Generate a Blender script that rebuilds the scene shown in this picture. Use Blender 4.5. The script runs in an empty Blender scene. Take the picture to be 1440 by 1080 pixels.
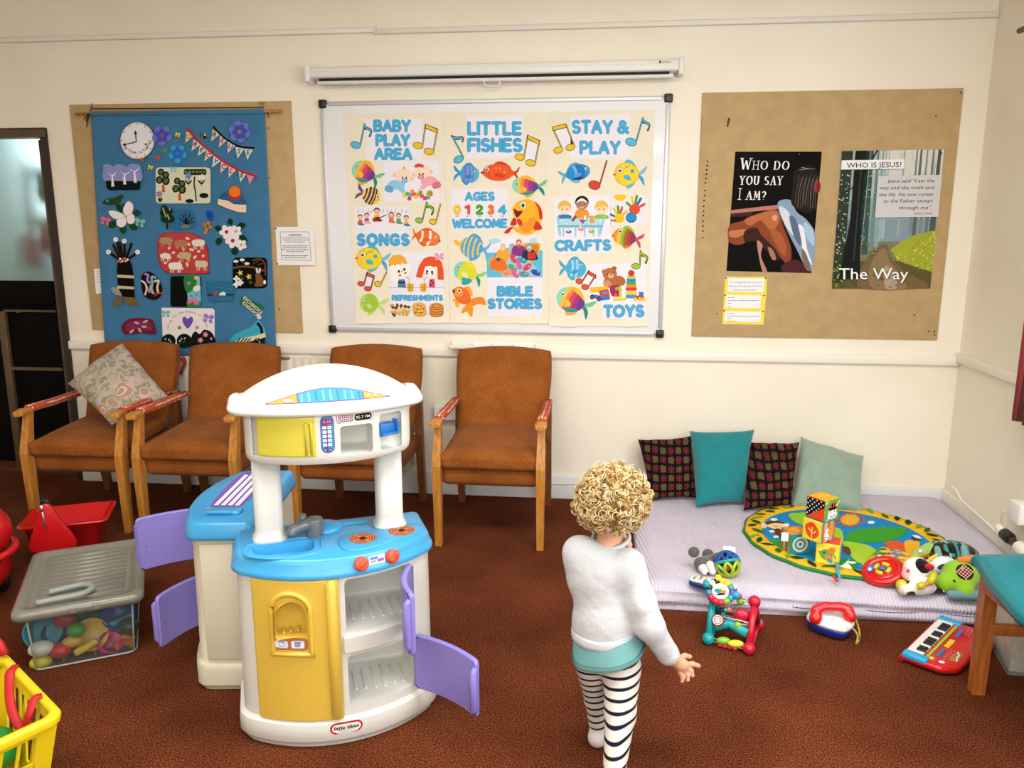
import bpy, bmesh, math, random
import numpy as np
from mathutils import Vector, Matrix, Euler
random.seed(7); np.random.seed(7)
PI = math.pi
SC = bpy.context.scene
COL = SC.collection

# ---------------------------------------------------------------- camera
CAM = np.array([1.4839, -4.2376, 1.4946]); YAW, PITCH, ROLL, FPX = 0.1119, 0.1963, 0.0004, 1109.985
def _basis():
    sy, cy, sp, cp = math.sin(YAW), math.cos(YAW), math.sin(PITCH), math.cos(PITCH)
    f = np.array([-sy*cp, cy*cp, -sp]); r = np.array([cy, sy, 0.0]); u = np.cross(r, f)
    return r*math.cos(ROLL)+u*math.sin(ROLL), -r*math.sin(ROLL)+u*math.cos(ROLL), f
RGT, UPV, FWD = _basis()
cd = bpy.data.cameras.new('camera'); cam = bpy.data.objects.new('camera', cd); COL.objects.link(cam)
cd.sensor_fit = 'HORIZONTAL'; cd.sensor_width = 36.0; cd.lens = FPX/1440*36.0; cd.clip_start = 0.02; cd.clip_end = 60
cam.matrix_world = Matrix(((RGT[0], UPV[0], -FWD[0], CAM[0]), (RGT[1], UPV[1], -FWD[1], CAM[1]), (RGT[2], UPV[2], -FWD[2], CAM[2]), (0, 0, 0, 1)))
SC.camera = cam
# ---------------------------------------------------------------- view, world and lights
SC.view_settings.view_transform = 'Standard'; SC.view_settings.look = 'None'
SC.view_settings.exposure = 0.1; SC.view_settings.gamma = 1.0; SC.view_settings.use_curve_mapping = False
SC.cycles.max_bounces = 8; SC.cycles.diffuse_bounces = 4; SC.cycles.use_denoising = True
SC.cycles.sample_clamp_indirect = 6.0
W = bpy.data.worlds.new('world'); SC.world = W; W.use_nodes = True
W.node_tree.nodes['Background'].inputs[0].default_value = (0.95, 0.97, 1.0, 1); W.node_tree.nodes['Background'].inputs[1].default_value = 0.55
def area(name, loc, aim, sx, sy, power, col, spread=PI):
    d = bpy.data.lights.new(name, 'AREA'); d.shape = 'RECTANGLE'; d.size = sx; d.size_y = sy; d.energy = power; d.color = col; d.spread = spread
    o = bpy.data.objects.new(name, d); COL.objects.link(o); o.location = loc
    o.rotation_euler = (Vector(aim)-Vector(loc)).to_track_quat('-Z', 'Y').to_euler(); return o
for lx, ly, pw in ((0.2, -2.7, 36), (2.1, -2.5, 42), (0.3, -5.0, 30), (2.3, -5.0, 30)):
    area('ceiling_light', (lx, ly, 2.72), (lx, ly, 0), 1.5, 0.6, pw, (1.0, 0.965, 0.90))
area('window_and_fill_light', (3.24, -2.9, 1.6), (1.2, -1.8, 0.5), 1.7, 1.2, 36, (0.86, 0.93, 1.0))
area('window_and_fill_light', (1.6, -6.15, 1.7), (1.2, 0, 1.2), 3.2, 1.3, 56, (0.93, 0.97, 1.0))  # added fill lamp behind the camera, lifts the back wall; no known window
area('corridor_light', (-2.0, 1.15, 1.9), (-2.0, 0.2, 1.5), 1.0, 1.0, 12, (0.86, 0.95, 1.0))

# ---------------------------------------------------------------- helpers
def ray(px, py):
    return FWD + (px-720)/FPX*RGT - (py-540)/FPX*UPV
def at_y(px, py, y):
    d = ray(px, py); return CAM + d*(y-CAM[1])/d[1]
def at_z(px, py, z):
    d = ray(px, py); return CAM + d*(z-CAM[2])/d[2]
def at_x(px, py, x):
    d = ray(px, py); return CAM + d*(x-CAM[0])/d[0]
def lin(c):
    if isinstance(c, str):
        c = c.lstrip('#'); c = [int(c[i:i+2], 16)/255 for i in (0, 2, 4)]
    return tuple((x/12.92 if x <= .04045 else ((x+.055)/1.055)**2.4) for x in c[:3])
def new_mat(name):
    m = bpy.data.materials.new(name); m.use_nodes = True
    return m, m.node_tree, m.node_tree.nodes['Principled BSDF']
def mat(name, col, rough=.5, metal=0, spec=.5, var=0, vscale=20, bump=0, bscale=200, trans=0, alpha=1, sheen=0, coat=0, sss=0, bdist=.002):
    m, nt, b = new_mat(name); c = lin(col); I = b.inputs
    I['Base Color'].default_value = (*c, 1); I['Roughness'].default_value = rough; I['Metallic'].default_value = metal
    I['Specular IOR Level'].default_value = spec; I['Transmission Weight'].default_value = trans; I['Alpha'].default_value = alpha
    I['Sheen Weight'].default_value = sheen; I['Coat Weight'].default_value = coat
    if sss: I['Subsurface Weight'].default_value = sss; I['Subsurface Radius'].default_value = (.01, .004, .002)
    if var or bump:
        tc = nt.nodes.new('ShaderNodeTexCoord')
    if var:
        n = nt.nodes.new('ShaderNodeTexNoise'); n.inputs['Scale'].default_value = vscale; n.inputs['Detail'].default_value = 4
        nt.links.new(tc.outputs['Object'], n.inputs['Vector'])
        r = nt.nodes.new('ShaderNodeValToRGB'); e = r.color_ramp.elements
        e[0].position = .3; e[1].position = .7
        e[0].color = (*[x*(1-var) for x in c], 1); e[1].color = (*[min(1, x*(1+var)) for x in c], 1)
        nt.links.new(n.outputs['Fac'], r.inputs[0]); nt.links.new(r.outputs[0], I['Base Color'])
    if bump:
        n = nt.nodes.new('ShaderNodeTexNoise'); n.inputs['Scale'].default_value = bscale; n.inputs['Detail'].default_value = 3
        nt.links.new(tc.outputs['Object'], n.inputs['Vector'])
        bp = nt.nodes.new('ShaderNodeBump'); bp.inputs['Strength'].default_value = bump; bp.inputs['Distance'].default_value = bdist
        nt.links.new(n.outputs['Fac'], bp.inputs['Height']); nt.links.new(bp.outputs[0], I['Normal'])
    return m
def ramp(nt, fac, stops, interp='LINEAR'):
    r = nt.nodes.new('ShaderNodeValToRGB'); r.color_ramp.interpolation = interp; e = r.color_ramp.elements
    while len(e) < len(stops): e.new(.5)
    for k, (p, c) in enumerate(stops): e[k].position = p; e[k].color = (*lin(c), 1)
    nt.links.new(fac, r.inputs[0]); return r.outputs[0]
def node(nt, kind, ins=None, **kw):
    n = nt.nodes.new('ShaderNode'+kind)
    for k, v in kw.items(): setattr(n, k, v)
    for k, v in (ins or {}).items():
        if hasattr(v, 'is_linked') or type(v).__name__.startswith('NodeSocket'): nt.links.new(v, n.inputs[k])
        else: n.inputs[k].default_value = v
    return n
# printed colour: flat inks read per face from the mesh
def ink_mat(name, rough=.6, spec=.15, bump=0, bscale=300, sheen=0):
    m = mat(name, '#ffffff', rough, spec=spec, bump=bump, bscale=bscale, sheen=sheen); nt = m.node_tree
    a = nt.nodes.new('ShaderNodeAttribute'); a.attribute_name = 'Col'
    nt.links.new(a.outputs['Color'], nt.nodes['Principled BSDF'].inputs['Base Color']); return m
INK = ink_mat('printed_paper'); FELT = ink_mat('felt_applique', .95, .1, .5, 500); PLASTIC = ink_mat('coloured_plastic', .28, .5); PLUSH = ink_mat('plush_fabric', .95, .1, .6, 350, .3)

class B:
    """collects shapes, then links them as one mesh object"""
    def __init__(s): s.v = []; s.f = []; s.m = []; s.c = []; s.sm = []
    def add(s, V, F, mi=0, smooth=False, col=None, T=None):
        o = len(s.v)
        if T is not None: V = [T @ Vector(p) for p in V]
        s.v += [tuple(p) for p in V]
        for f in F: s.f.append([i+o for i in f]); s.m.append(mi); s.sm.append(smooth); s.c.append(col)
        return s
    def bm(s, bm, mi=0, smooth=False, col=None, T=None):
        bm.verts.index_update()
        s.add([v.co.copy() for v in bm.verts], [[v.index for v in f.verts] for f in bm.faces], mi, smooth, col, T); bm.free(); return s
    def box(s, c, d, r=0, seg=2, T=None, mi=0, col=None, smooth=None):
        bm = bmesh.new(); bmesh.ops.create_cube(bm, size=1)
        for v in bm.verts: v.co = Vector((v.co.x*d[0], v.co.y*d[1], v.co.z*d[2]))
        if r: bmesh.ops.bevel(bm, geom=bm.edges[:], offset=min(r, min(d)*.49), segments=seg, profile=.5, affect='EDGES')
        for v in bm.verts: v.co += Vector(c)
        return s.bm(bm, mi, bool(r) if smooth is None else smooth, col, T)
    def ring_surface(s, rings, closed=True, caps=True, mi=0, smooth=True, col=None, T=None):
        n = len(rings[0]); V = [p for r in rings for p in r]; F = []
        for k in range(len(rings)-1):
            for i in range(n if closed else n-1):
                j = (i+1) % n; F.append([k*n+i, k*n+j, (k+1)*n+j, (k+1)*n+i])
        if caps and closed: F.append(list(range(n))[::-1]); F.append([(len(rings)-1)*n+i for i in range(n)])
        return s.add(V, F, mi, smooth, col, T)
    def tube(s, pts, r, n=10, mi=0, col=None, closed=False, caps=True, T=None, squash=1.0):
        pts = [Vector(p) for p in pts]; N = len(pts); R = r if hasattr(r, '__len__') else [r]*N
        up = None; rings = []
        for i in range(N):
            if closed: t = pts[(i+1) % N]-pts[i-1]
            else: t = pts[min(i+1, N-1)]-pts[max(i-1, 0)]
            t.normalize()
            if up is None: up = Vector((0, 0, 1)) if abs(t.z) < .9 else Vector((1, 0, 0))
            a = t.cross(up); 
            if a.length < 1e-6: a = t.orthogonal()
            a.normalize(); b = a.cross(t).normalized(); up = b
            rings.append([pts[i]+a*math.cos(q)*R[i]+b*math.sin(q)*R[i]*squash for q in (2*PI*k/n for k in range(n))])
        if closed: rings.append(rings[0])
        return s.ring_surface(rings, True, caps and not closed, mi, True, col, T)
    def cyl(s, a, b, r0, r1=None, n=20, mi=0, col=None, bev=0, T=None, smooth=True):
        a, b = Vector(a), Vector(b); r1 = r0 if r1 is None else r1; d = (b-a).normalized(); x = d.orthogonal().normalized(); y = d.cross(x)
        L = (b-a).length; prof = [(0, r0), (L, r1)] if not bev else [(0, r0-bev), (bev*.3, r0-bev*.3), (bev, r0), (L-bev, r1), (L-bev*.3, r1-bev*.3), (L, r1-bev)]
        rings = [[a+d*h+x*math.cos(q)*r+y*math.sin(q)*r for q in (2*PI*k/n for k in range(n))] for h, r in prof]
        return s.ring_surface(rings, True, True, mi, smooth, col, T)
    def lathe(s, prof, n=28, mi=0, col=None, T=None, axis=None):
        rings = [[Vector((r*math.cos(q), r*math.sin(q), z)) for q in (2*PI*k/n for k in range(n))] for r, z in prof]
        return s.ring_surface(rings, True, True, mi, True, col, T)
    def ell(s, c, r, n=20, m=12, mi=0, col=None, T=None, R=None):
        V = []; F = []
        for i in range(m+1):
            th = PI*i/m
            for k in range(n):
                p = Vector((r[0]*math.sin(th)*math.cos(2*PI*k/n), r[1]*math.sin(th)*math.sin(2*PI*k/n), r[2]*math.cos(th)))
                if R is not None: p = R @ p
                V.append(p+Vector(c))
        for i in range(m):
            for k in range(n): F.append([i*n+k, (i+1)*n+k, (i+1)*n+(k+1) % n, i*n+(k+1) % n])
        return s.add(V, F, mi, True, col, T)
    def prism(s, poly, z0, z1, mi=0, col=None, T=None, bev=0, smooth=False, seg=2):
        bm = bmesh.new(); vs = [bm.verts.new((p[0], p[1], z0)) for p in poly]; f = bm.faces.new(vs)
        e = bmesh.ops.extrude_face_region(bm, geom=[f])
        for v in e['geom']:
            if isinstance(v, bmesh.types.BMVert): v.co.z = z1
        bmesh.ops.recalc_face_normals(bm, faces=bm.faces)
        if bev:
            ed = [x for x in bm.edges if abs(x.verts[0].co.z-x.verts[1].co.z) < 1e-6]
            bmesh.ops.bevel(bm, geom=ed, offset=bev, segments=seg, profile=.5, affect='EDGES')
        return s.bm(bm, mi, smooth, col, T)
    def build(s, name, mats, parent=None, world=True, autosmooth=None):
        me = bpy.data.meshes.new(name); V = s.v
        if parent is not None and world:
            M = parent_mat(parent).inverted(); V = [M @ Vector(p) for p in V]
        me.from_pydata([tuple(p) for p in V], [], s.f)
        for m in (mats if isinstance(mats, (list, tuple)) else [mats]): me.materials.append(m)
        me.polygons.foreach_set('material_index', s.m); me.polygons.foreach_set('use_smooth', s.sm)
        if any(c is not None for c in s.c):
            at = me.color_attributes.new('Col', 'FLOAT_COLOR', 'CORNER'); arr = []
            for f, c in zip(s.f, s.c): arr += list((*(lin(c) if c else (1, 1, 1)), 1))*len(f)
            at.data.foreach_set('color', arr)
        me.validate(); me.update()
        o = bpy.data.objects.new(name, me); COL.objects.link(o)
        if parent is not None: o.parent = parent
        if autosmooth: smooth_by_angle(me, autosmooth)
        return o
def smooth_by_angle(me, deg):
    bm = bmesh.new(); bm.from_mesh(me)
    for e in bm.edges:
        e.smooth = not (len(e.link_faces) == 2 and e.calc_face_angle(0) > math.radians(deg))
    for f in bm.faces: f.smooth = True
    bm.to_mesh(me); bm.free()
def parent_mat(o):
    M = Matrix.LocRotScale(o.location, o.rotation_euler, o.scale)
    return parent_mat(o.parent) @ M if o.parent else M
def thing(name, label, cat, loc=(0, 0, 0), rz=0, group=None):
    o = bpy.data.objects.new(name, None); COL.objects.link(o); o.empty_display_size = .05
    o.location = loc; o.rotation_euler = (0, 0, rz); return tag(o, label, cat, group)
def tag(o, label=None, cat=None, group=None, kind=None):
    for k, v in (('label', label), ('category', cat), ('group', group), ('kind', kind)):
        if v: o[k] = v
    return o
def struct(o): o['kind'] = 'structure'; return o
def clone(root, loc=None, rz=None, label=None):
    r = root.copy(); COL.objects.link(r)
    if loc is not None: r.location = loc
    if rz is not None: r.rotation_euler = (0, 0, rz)
    if label: r['label'] = label
    for ch in list(root.children):
        c = ch.copy(); COL.objects.link(c); c.parent = r
        for g in list(ch.children):
            d = g.copy(); COL.objects.link(d); d.parent = c
    return r
def spline(pts, n=6, closed=True):
    P = [np.array(p, float) for p in pts]; N = len(P); out = []
    for i in range(N if closed else N-1):
        p0, p1, p2, p3 = (P[(i+k-1) % N] if closed else P[min(max(i+k-1, 0), N-1)] for k in range(4))
        for j in range(n):
            t = j/n; out.append(.5*((2*p1)+(-p0+p2)*t+(2*p0-5*p1+4*p2-p3)*t*t+(-p0+3*p1-3*p2+p3)*t**3))
    if not closed: out.append(P[-1])
    return [tuple(p) for p in out]
def rrect(x0, y0, x1, y1, r, n=5):
    r = min(r, abs(x1-x0)/2-1e-5, abs(y1-y0)/2-1e-5); out = []
    for cx, cy, a in ((x1-r, y1-r, 0), (x0+r, y1-r, 90), (x0+r, y0+r, 180), (x1-r, y0+r, 270)):
        out += [(cx+r*math.cos(math.radians(a+90*k/n)), cy+r*math.sin(math.radians(a+90*k/n))) for k in range(n+1)]
    return out
# ---- soft organic solids: smooth union of round cones and ellipsoids, meshed with surface nets
def sdf(prims, k=.02, res=.005, pad=.02, smooth_it=0):
    lo = np.full(3, 1e9); hi = -lo
    for p in prims:
        if p[0] == 'c':
            for q, r in ((p[1], p[3]), (p[2], p[4])): lo = np.minimum(lo, np.array(q)-r); hi = np.maximum(hi, np.array(q)+r)
        elif p[0] == 'e':
            r = max(p[2]); lo = np.minimum(lo, np.array(p[1])-r); hi = np.maximum(hi, np.array(p[1])+r)
    lo = lo-pad; hi = hi+pad; n = np.ceil((hi-lo)/res).astype(int)+1
    X, Y, Z = np.meshgrid(*[lo[i]+res*np.arange(n[i]) for i in range(3)], indexing='ij'); G = np.stack([X, Y, Z], -1).astype(np.float32)
    D = None
    for p in prims:
        op = p[-1] if p[-1] in ('-', '&') else '+'
        if p[0] == 'c':
            a, b, ra, rb = np.array(p[1], np.float32), np.array(p[2], np.float32), p[3], p[4]
            ba = b-a; L2 = float(ba@ba); h = np.clip(((G-a)@ba)/max(L2, 1e-12), 0, 1)
            d = np.linalg.norm(G-a-h[..., None]*ba, axis=-1)-(ra+(rb-ra)*h)
        elif p[0] == 'e':
            c, r = np.array(p[1], np.float32), np.array(p[2], np.float32); Q = G-c
            if len(p) > 3 and p[3] is not None and not isinstance(p[3], str):
                Q = Q @ np.array(p[3].to_3x3() if hasattr(p[3], 'to_3x3') else p[3], np.float32)
            k0 = np.linalg.norm(Q/r, axis=-1); k1 = np.linalg.norm(Q/(r*r), axis=-1); d = k0*(k0-1)/np.maximum(k1, 1e-9)
        elif p[0] == 'h':      # keep the half space (x-pt).n < 0
            d = (G-np.array(p[1], np.float32))@np.array(p[2], np.float32); D = np.maximum(D, d); continue
        kk = k
        if isinstance(p[-1], float) and p[0] == 'c' and len(p) > 5: kk = p[5]
        if D is None: D = d
        elif op == '-':
            h = np.clip(.5-.5*(D+d)/kk, 0, 1); D = D*(1-h)-d*h+kk*h*(1-h)
        else:
            h = np.clip(.5+.5*(d-D)/kk, 0, 1); D = d*(1-h)+D*h-kk*h*(1-h)
    S = D < 0; nx, ny, nz = [m-1 for m in S.shape]
    cs = [(i, j, l) for i in (0, 1) for j in (0, 1) for l in (0, 1)]
    cnt = np.zeros((nx, ny, nz)); pos = np.zeros((nx, ny, nz, 3))
    sl = lambda A, c: A[c[0]:c[0]+nx, c[1]:c[1]+ny, c[2]:c[2]+nz]
    for a in cs:
        for ax in range(3):
            if a[ax]: continue
            b = list(a); b[ax] = 1
            da, db = sl(D, a), sl(D, b); x = (da < 0) != (db < 0)
            t = np.where(x, da/np.where(np.abs(da-db) < 1e-12, 1, da-db), 0)
            cnt += x
            for q in range(3): pos[..., q] += x*(a[q]+(t if q == ax else 0))
    M = cnt > 0; idx = -np.ones(M.shape, int); idx[M] = np.arange(M.sum())
    V = lo+res*(np.argwhere(M)+pos[M]/cnt[M][:, None]); F = []
    for ax in range(3):
        o1, o2 = [q for q in range(3) if q != ax]
        A = [slice(1, -1)]*3; A[ax] = slice(0, -1); Bs = [slice(1, -1)]*3; Bs[ax] = slice(1, None)
        s0, s1 = S[tuple(A)], S[tuple(Bs)]; E = np.argwhere(s0 != s1); fl = s0[s0 != s1]
        base = E.copy(); 
        for q in (o1, o2): base[:, q] += 1
        def cell(d1, d2):
            c = base.copy(); c[:, o1] += d1; c[:, o2] += d2; return idx[c[:, 0], c[:, 1], c[:, 2]]
        Q = np.stack([cell(-1, -1), cell(0, -1), cell(0, 0), cell(-1, 0)], 1)
        if ax == 1: fl = ~fl
        Q[~fl] = Q[~fl][:, ::-1]; F += Q.tolist()
    if smooth_it:
        Fa = np.array(F)
        for _ in range(smooth_it):
            acc = np.zeros_like(V); w = np.zeros(len(V))
            for i in range(4):
                j = (i+1) % 4
                np.add.at(acc, Fa[:, i], V[Fa[:, j]]); np.add.at(w, Fa[:, i], 1); np.add.at(acc, Fa[:, j], V[Fa[:, i]]); np.add.at(w, Fa[:, j], 1)
            V = V*.5+.5*acc/np.maximum(w, 1)[:, None]
    return V, F
def blob(b, prims, k=.02, res=.005, mi=0, col=None, T=None, sm=1):
    V, F = sdf(prims, k, res, smooth_it=sm)
    if callable(col):
        o = len(b.v); V2 = [tuple(T @ Vector(p)) for p in V] if T is not None else [tuple(p) for p in V]
        b.v += V2
        for f in F:
            c = np.mean([V[i] for i in f], 0); b.f.append([i+o for i in f]); b.m.append(mi); b.sm.append(True); b.c.append(col(c))
        return b
    return b.add([tuple(p) for p in V], F, mi, True, col, T)
# ---------------------------------------------------------------- flat printed or stitched artwork, laid in thin layers on a real surface
def _arc(cx, cy, rx, ry, a0, a1, n=10):
    return [(cx+rx*math.cos(math.radians(a0+(a1-a0)*k/n)), cy+ry*math.sin(math.radians(a0+(a1-a0)*k/n))) for k in range(n+1)]
GLY = {
 'A': (.8, [[(0, 0), (.4, 1), (.8, 0)], [(.15, .34), (.65, .34)]]),
 'B': (.66, [[(0, 0), (0, 1), (.34, 1)]+_arc(.34, .76, .26, .24, 90, -90)+[(0, .52)], [(.34, .52)]+_arc(.38, .26, .28, .26, 90, -90)+[(0, 0)]]),
 'C': (.76, [_arc(.46, .5, .46, .5, 50, 310, 16)]),
 'D': (.74, [[(0, 0), (0, 1), (.28, 1)]+_arc(.28, .5, .46, .5, 90, -90, 14)+[(0, 0)]]),
 'E': (.58, [[(.58, 1), (0, 1), (0, 0), (.58, 0)], [(0, .52), (.5, .52)]]),
 'F': (.56, [[(.56, 1), (0, 1), (0, 0)], [(0, .5), (.48, .5)]]),
 'G': (.82, [_arc(.46, .5, .46, .5, 48, 300, 16)+[(.8, .12), (.8, .44), (.5, .44)]]),
 'H': (.72, [[(0, 0), (0, 1)], [(.72, 0), (.72, 1)], [(0, .52), (.72, .52)]]),
 'I': (.0, [[(0, 0), (0, 1)]]),
 'K': (.66, [[(0, 0), (0, 1)], [(.64, 1), (0, .42)], [(.2, .58), (.66, 0)]]),
 'L': (.54, [[(0, 1), (0, 0), (.54, 0)]]),
 'M': (.9, [[(0, 0), (.1, 1), (.45, .2), (.8, 1), (.9, 0)]]),
 'N': (.74, [[(0, 0), (0, 1), (.74, 0), (.74, 1)]]),
 'O': (.94, [_arc(.47, .5, .47, .5, 0, 360, 22)]),
 'P': (.62, [[(0, 0), (0, 1), (.32, 1)]+_arc(.32, .72, .3, .28, 90, -90)+[(0, .44)]]),
 'R': (.66, [[(0, 0), (0, 1), (.34, 1)]+_arc(.34, .73, .28, .27, 90, -90)+[(0, .46)], [(.3, .46), (.66, 0)]]),
 'S': (.64, [_arc(.32, .74, .28, .26, 40, 270, 10)+_arc(.32, .25, .32, .25, 90, -140, 10)]),
 'T': (.68, [[(0, 1), (.68, 1)], [(.34, 1), (.34, 0)]]),
 'U': (.7, [[(0, 1), (0, .35)]+_arc(.35, .35, .35, .35, 180, 360)+[(.7, 1)]]),
 'V': (.72, [[(0, 1), (.36, 0), (.72, 1)]]),
 'W': (1.1, [[(0, 1), (.27, 0), (.55, .8), (.83, 0), (1.1, 1)]]),
 'Y': (.74, [[(0, 1), (.37, .46), (.74, 1)], [(.37, .46), (.37, 0)]]),
 '&': (.8, [[(.78, 0), (.2, .66)]+_arc(.36, .78, .2, .2, 215, -40, 8)+[(.1, .4)]+_arc(.3, .24, .28, .24, 150, 290, 8)+[(.74, .42)]]),
 '?': (.5, [_arc(.25, .72, .25, .27, 160, -60, 10)+[(.25, .42), (.25, .28)], [(.25, .02), (.25, .03)]]),
 '0': (.6, [_arc(.3, .5, .3, .5, 0, 360, 18)]), '1': (.3, [[(0, .78), (.25, 1), (.25, 0)]]),
 '2': (.6, [_arc(.3, .72, .28, .28, 170, -30)+[(0, 0), (.6, 0)]]),
 '3': (.6, [_arc(.28, .74, .27, .26, 150, -90)+_arc(.28, .25, .3, .25, 90, -150)]),
 '4': (.66, [[(.5, 0), (.5, 1), (0, .3), (.66, .3)]]),
 '9': (.6, [_arc(.3, .7, .28, .3, -20, 340)+[(.56, .4), (.3, 0)]]), '5': (.56, [[(.52, 1), (.08, 1), (.04, .58)]+_arc(.27, .32, .29, .32, 120, -150)]),
 '7': (.56, [[(0, 1), (.56, 1), (.2, 0)]]), ':': (.0, [[(0, .25), (0, .27)], [(0, .7), (0, .72)]]), '.': (.0, [[(0, 0), (0, .02)]]),
 ' ': (.25, []),
}
_fc = {}
def text_tris(s, shear=0, off=0):
    key = (s, shear, off)
    if key not in _fc:
        c = bpy.data.curves.new('lettering', 'FONT'); c.body = s; c.size = 1; c.shear = shear; c.offset = off; c.resolution_u = 2
        o = bpy.data.objects.new('lettering', c); COL.objects.link(o); dg = bpy.context.evaluated_depsgraph_get()
        me = bpy.data.meshes.new_from_object(o.evaluated_get(dg)); V = [(v.co.x, v.co.y) for v in me.vertices]; F = [list(p.vertices) for p in me.polygons]
        COL.objects.unlink(o); bpy.data.objects.remove(o); bpy.data.curves.remove(c); bpy.data.meshes.remove(me); _fc[key] = (V, F)
    return _fc[key]
class Art:
    def __init__(s, fn): s.fn = fn; s.b = B(); s.L = 0
    def _add(s, V, F, c, layer):
        s.b.add([s.fn(p[0], p[1], layer) for p in V], F, 0, False, c)
    def poly(s, pts, c, layer=None):
        if layer is None: s.L += 1; layer = s.L
        q = []
        for p in pts:
            if not q or abs(p[0]-q[-1][0])+abs(p[1]-q[-1][1]) > 1e-4: q.append(p)
        if abs(q[0][0]-q[-1][0])+abs(q[0][1]-q[-1][1]) < 1e-4: q.pop()
        if len(q) > 2: s._add(q, [list(range(len(q)))], c, layer)
        return s
    def curve(s, pts, c, n=5): return s.poly(spline(pts, n), c)
    def ell(s, cx, cy, rx, ry, c, rot=0, n=20, layer=None):
        a = math.radians(rot); ca, sa = math.cos(a), math.sin(a)
        return s.poly([(cx+rx*math.cos(t)*ca-ry*math.sin(t)*sa, cy+rx*math.cos(t)*sa+ry*math.sin(t)*ca) for t in (2*PI*k/n for k in range(n))], c, layer)
    def rect(s, x0, y0, x1, y1, c, r=0): return s.poly(rrect(x0, y0, x1, y1, r) if r else [(x0, y0), (x1, y0), (x1, y1), (x0, y1)], c)
    def stroke(s, pts, w, c, layer=None, cap=True):
        if layer is None: s.L += 1; layer = s.L
        if not hasattr(s, 'e'): s.e = 0
        for (x0, y0), (x1, y1) in zip(pts[:-1], pts[1:]):
            d = math.hypot(x1-x0, y1-y0)
            if d < 1e-6: continue
            s.e = (s.e+1) % 24; layer = int(layer)+s.e*.035
            nx, ny = -(y1-y0)/d*w/2, (x1-x0)/d*w/2
            s._add([(x0+nx, y0+ny), (x1+nx, y1+ny), (x1-nx, y1-ny), (x0-nx, y0-ny)], [[0, 1, 2, 3]], c, layer)
        if cap:
            for x, y in pts: s.e = (s.e+1) % 24; s.ell(x, y, w/2, w/2, c, n=10, layer=int(layer)+s.e*.035)
        return s
    def caps(s, text, x0, y0, x1, h, w, c, outline=None, slope=0, track=.32):
        """rounded capitals: baseline starts at (x0,y0), fitted up to x1, height h (between stroke centres), stroke width w"""
        tot = sum(GLY[ch][0]+track for ch in text)-track; sx = (x1-x0)/tot
        if outline: s.L += 1; l0 = s.L
        s.L += 1; l1 = s.L; x = 0
        for ch in text:
            g = GLY[ch]
            for pl in g[1]:
                q = [(x0+(x+p[0])*sx, y0+slope*(x+p[0])*sx-p[1]*h) for p in pl]
                if outline: s.stroke(q, w*1.24, outline, l0)
                s.stroke(q, w, c, l1)
            x += g[0]+track
        return s
    def serif(s, text, x0, y0, x1, h, c, slope=0, lean=0, small=.78):
        """roman small capitals drawn with a broad pen; * before a letter makes it full height"""
        toks = []; big = False
        for ch in text:
            if ch == '*': big = True; continue
            toks.append((ch, 1 if big else small)); big = False
        tr = .34; tot = sum(GLY[ch][0]*k*.9+tr for ch, k in toks)-tr; sx = (x1-x0)/tot; s.L += 1; L = s.L; x = 0
        for ch, k in toks:
            rx, ry = .085*h*k, .024*h*k
            pen = [(rx*math.cos(t), ry*math.sin(t)) for t in (2*PI*i/10 for i in range(10))]
            T = lambda px, py: (x0+(x+px*k*.9)*sx+lean*py*h*k, y0+slope*(x+px*k*.9)*sx-py*h*k)
            for pl in GLY[ch][1]:
                q = [T(*p) for p in pl]
                for a, b_ in zip(q[:-1], q[1:]):
                    L = int(L)+((L*1000+37) % 900)/1000
                    th = math.atan2(b_[1]-a[1], b_[0]-a[0])+PI/2
                    thin = (b_[0]-a[0]) > 0 and (b_[1]-a[1]) < -abs(b_[0]-a[0])*.8 and len(pl) < 6
                    ps = [(p[0]*(.45 if thin else 1), p[1]) for p in pen]
                    ps = sorted(ps, key=lambda p: -(p[0]*math.cos(th)+p[1]*math.sin(th)))
                    e1 = ps[0]; e2 = ps[-1]
                    s._add([(a[0]+e1[0], a[1]+e1[1]), (b_[0]+e1[0], b_[1]+e1[1]), (b_[0]+e2[0], b_[1]+e2[1]), (a[0]+e2[0], a[1]+e2[1])], [[0, 1, 2, 3]], c, L)
                for (px_, py_) in q: L = int(L)+((L*1000+37) % 900)/1000; s._add([(px_+p[0]*.6, py_+p[1]*.9) for p in pen], [list(range(10))], c, L)
                for i in (0, -1):
                    if pl[i][1] in (0, 1) and ch not in 'OSCG?' and not (ch in 'E' and False):
                        cx, cy = q[i]; ww = .17*h*k; L = int(L)+((L*1000+37) % 900)/1000; s._add([(cx-ww, cy-ry*1.1), (cx+ww, cy-ry*1.1), (cx+ww, cy+ry*1.1), (cx-ww, cy+ry*1.1)], [[0, 1, 2, 3]], c, L)
            x += GLY[ch][0]*k*.9+tr
        return s
    def text(s, t, x0, y0, h, c, x1=None, slope=0, shear=0, off=0, right=False, lean=0):
        V, F = text_tris(t, shear, off)
        if not V: return s
        m0, m1 = min(p[0] for p in V), max(p[0] for p in V)
        sx = h if x1 is None else (x1-x0)/(m1-m0)
        s.L += 1
        s._add([(x0+(p[0]-m0)*sx+lean*p[1]*h, y0+slope*(p[0]-m0)*sx-p[1]*h) for p in V], F, c, s.L); return s
    def build(s, name, parent=None, m=None):
        return s.b.build(name, m or INK, parent)
LAY = .00003
def on_wall(y):            # picture positions measured in the photograph's frame, laid on the wall-parallel plane at y
    return lambda px, py, l: Vector(at_y(px, py, y))+Vector((0, -l*LAY, 0))
def on_frame(M):           # local drawing plane: x right, y DOWN, normal +Z of M
    return lambda x, y, l: M @ Vector((x, -y, l*LAY))
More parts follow.
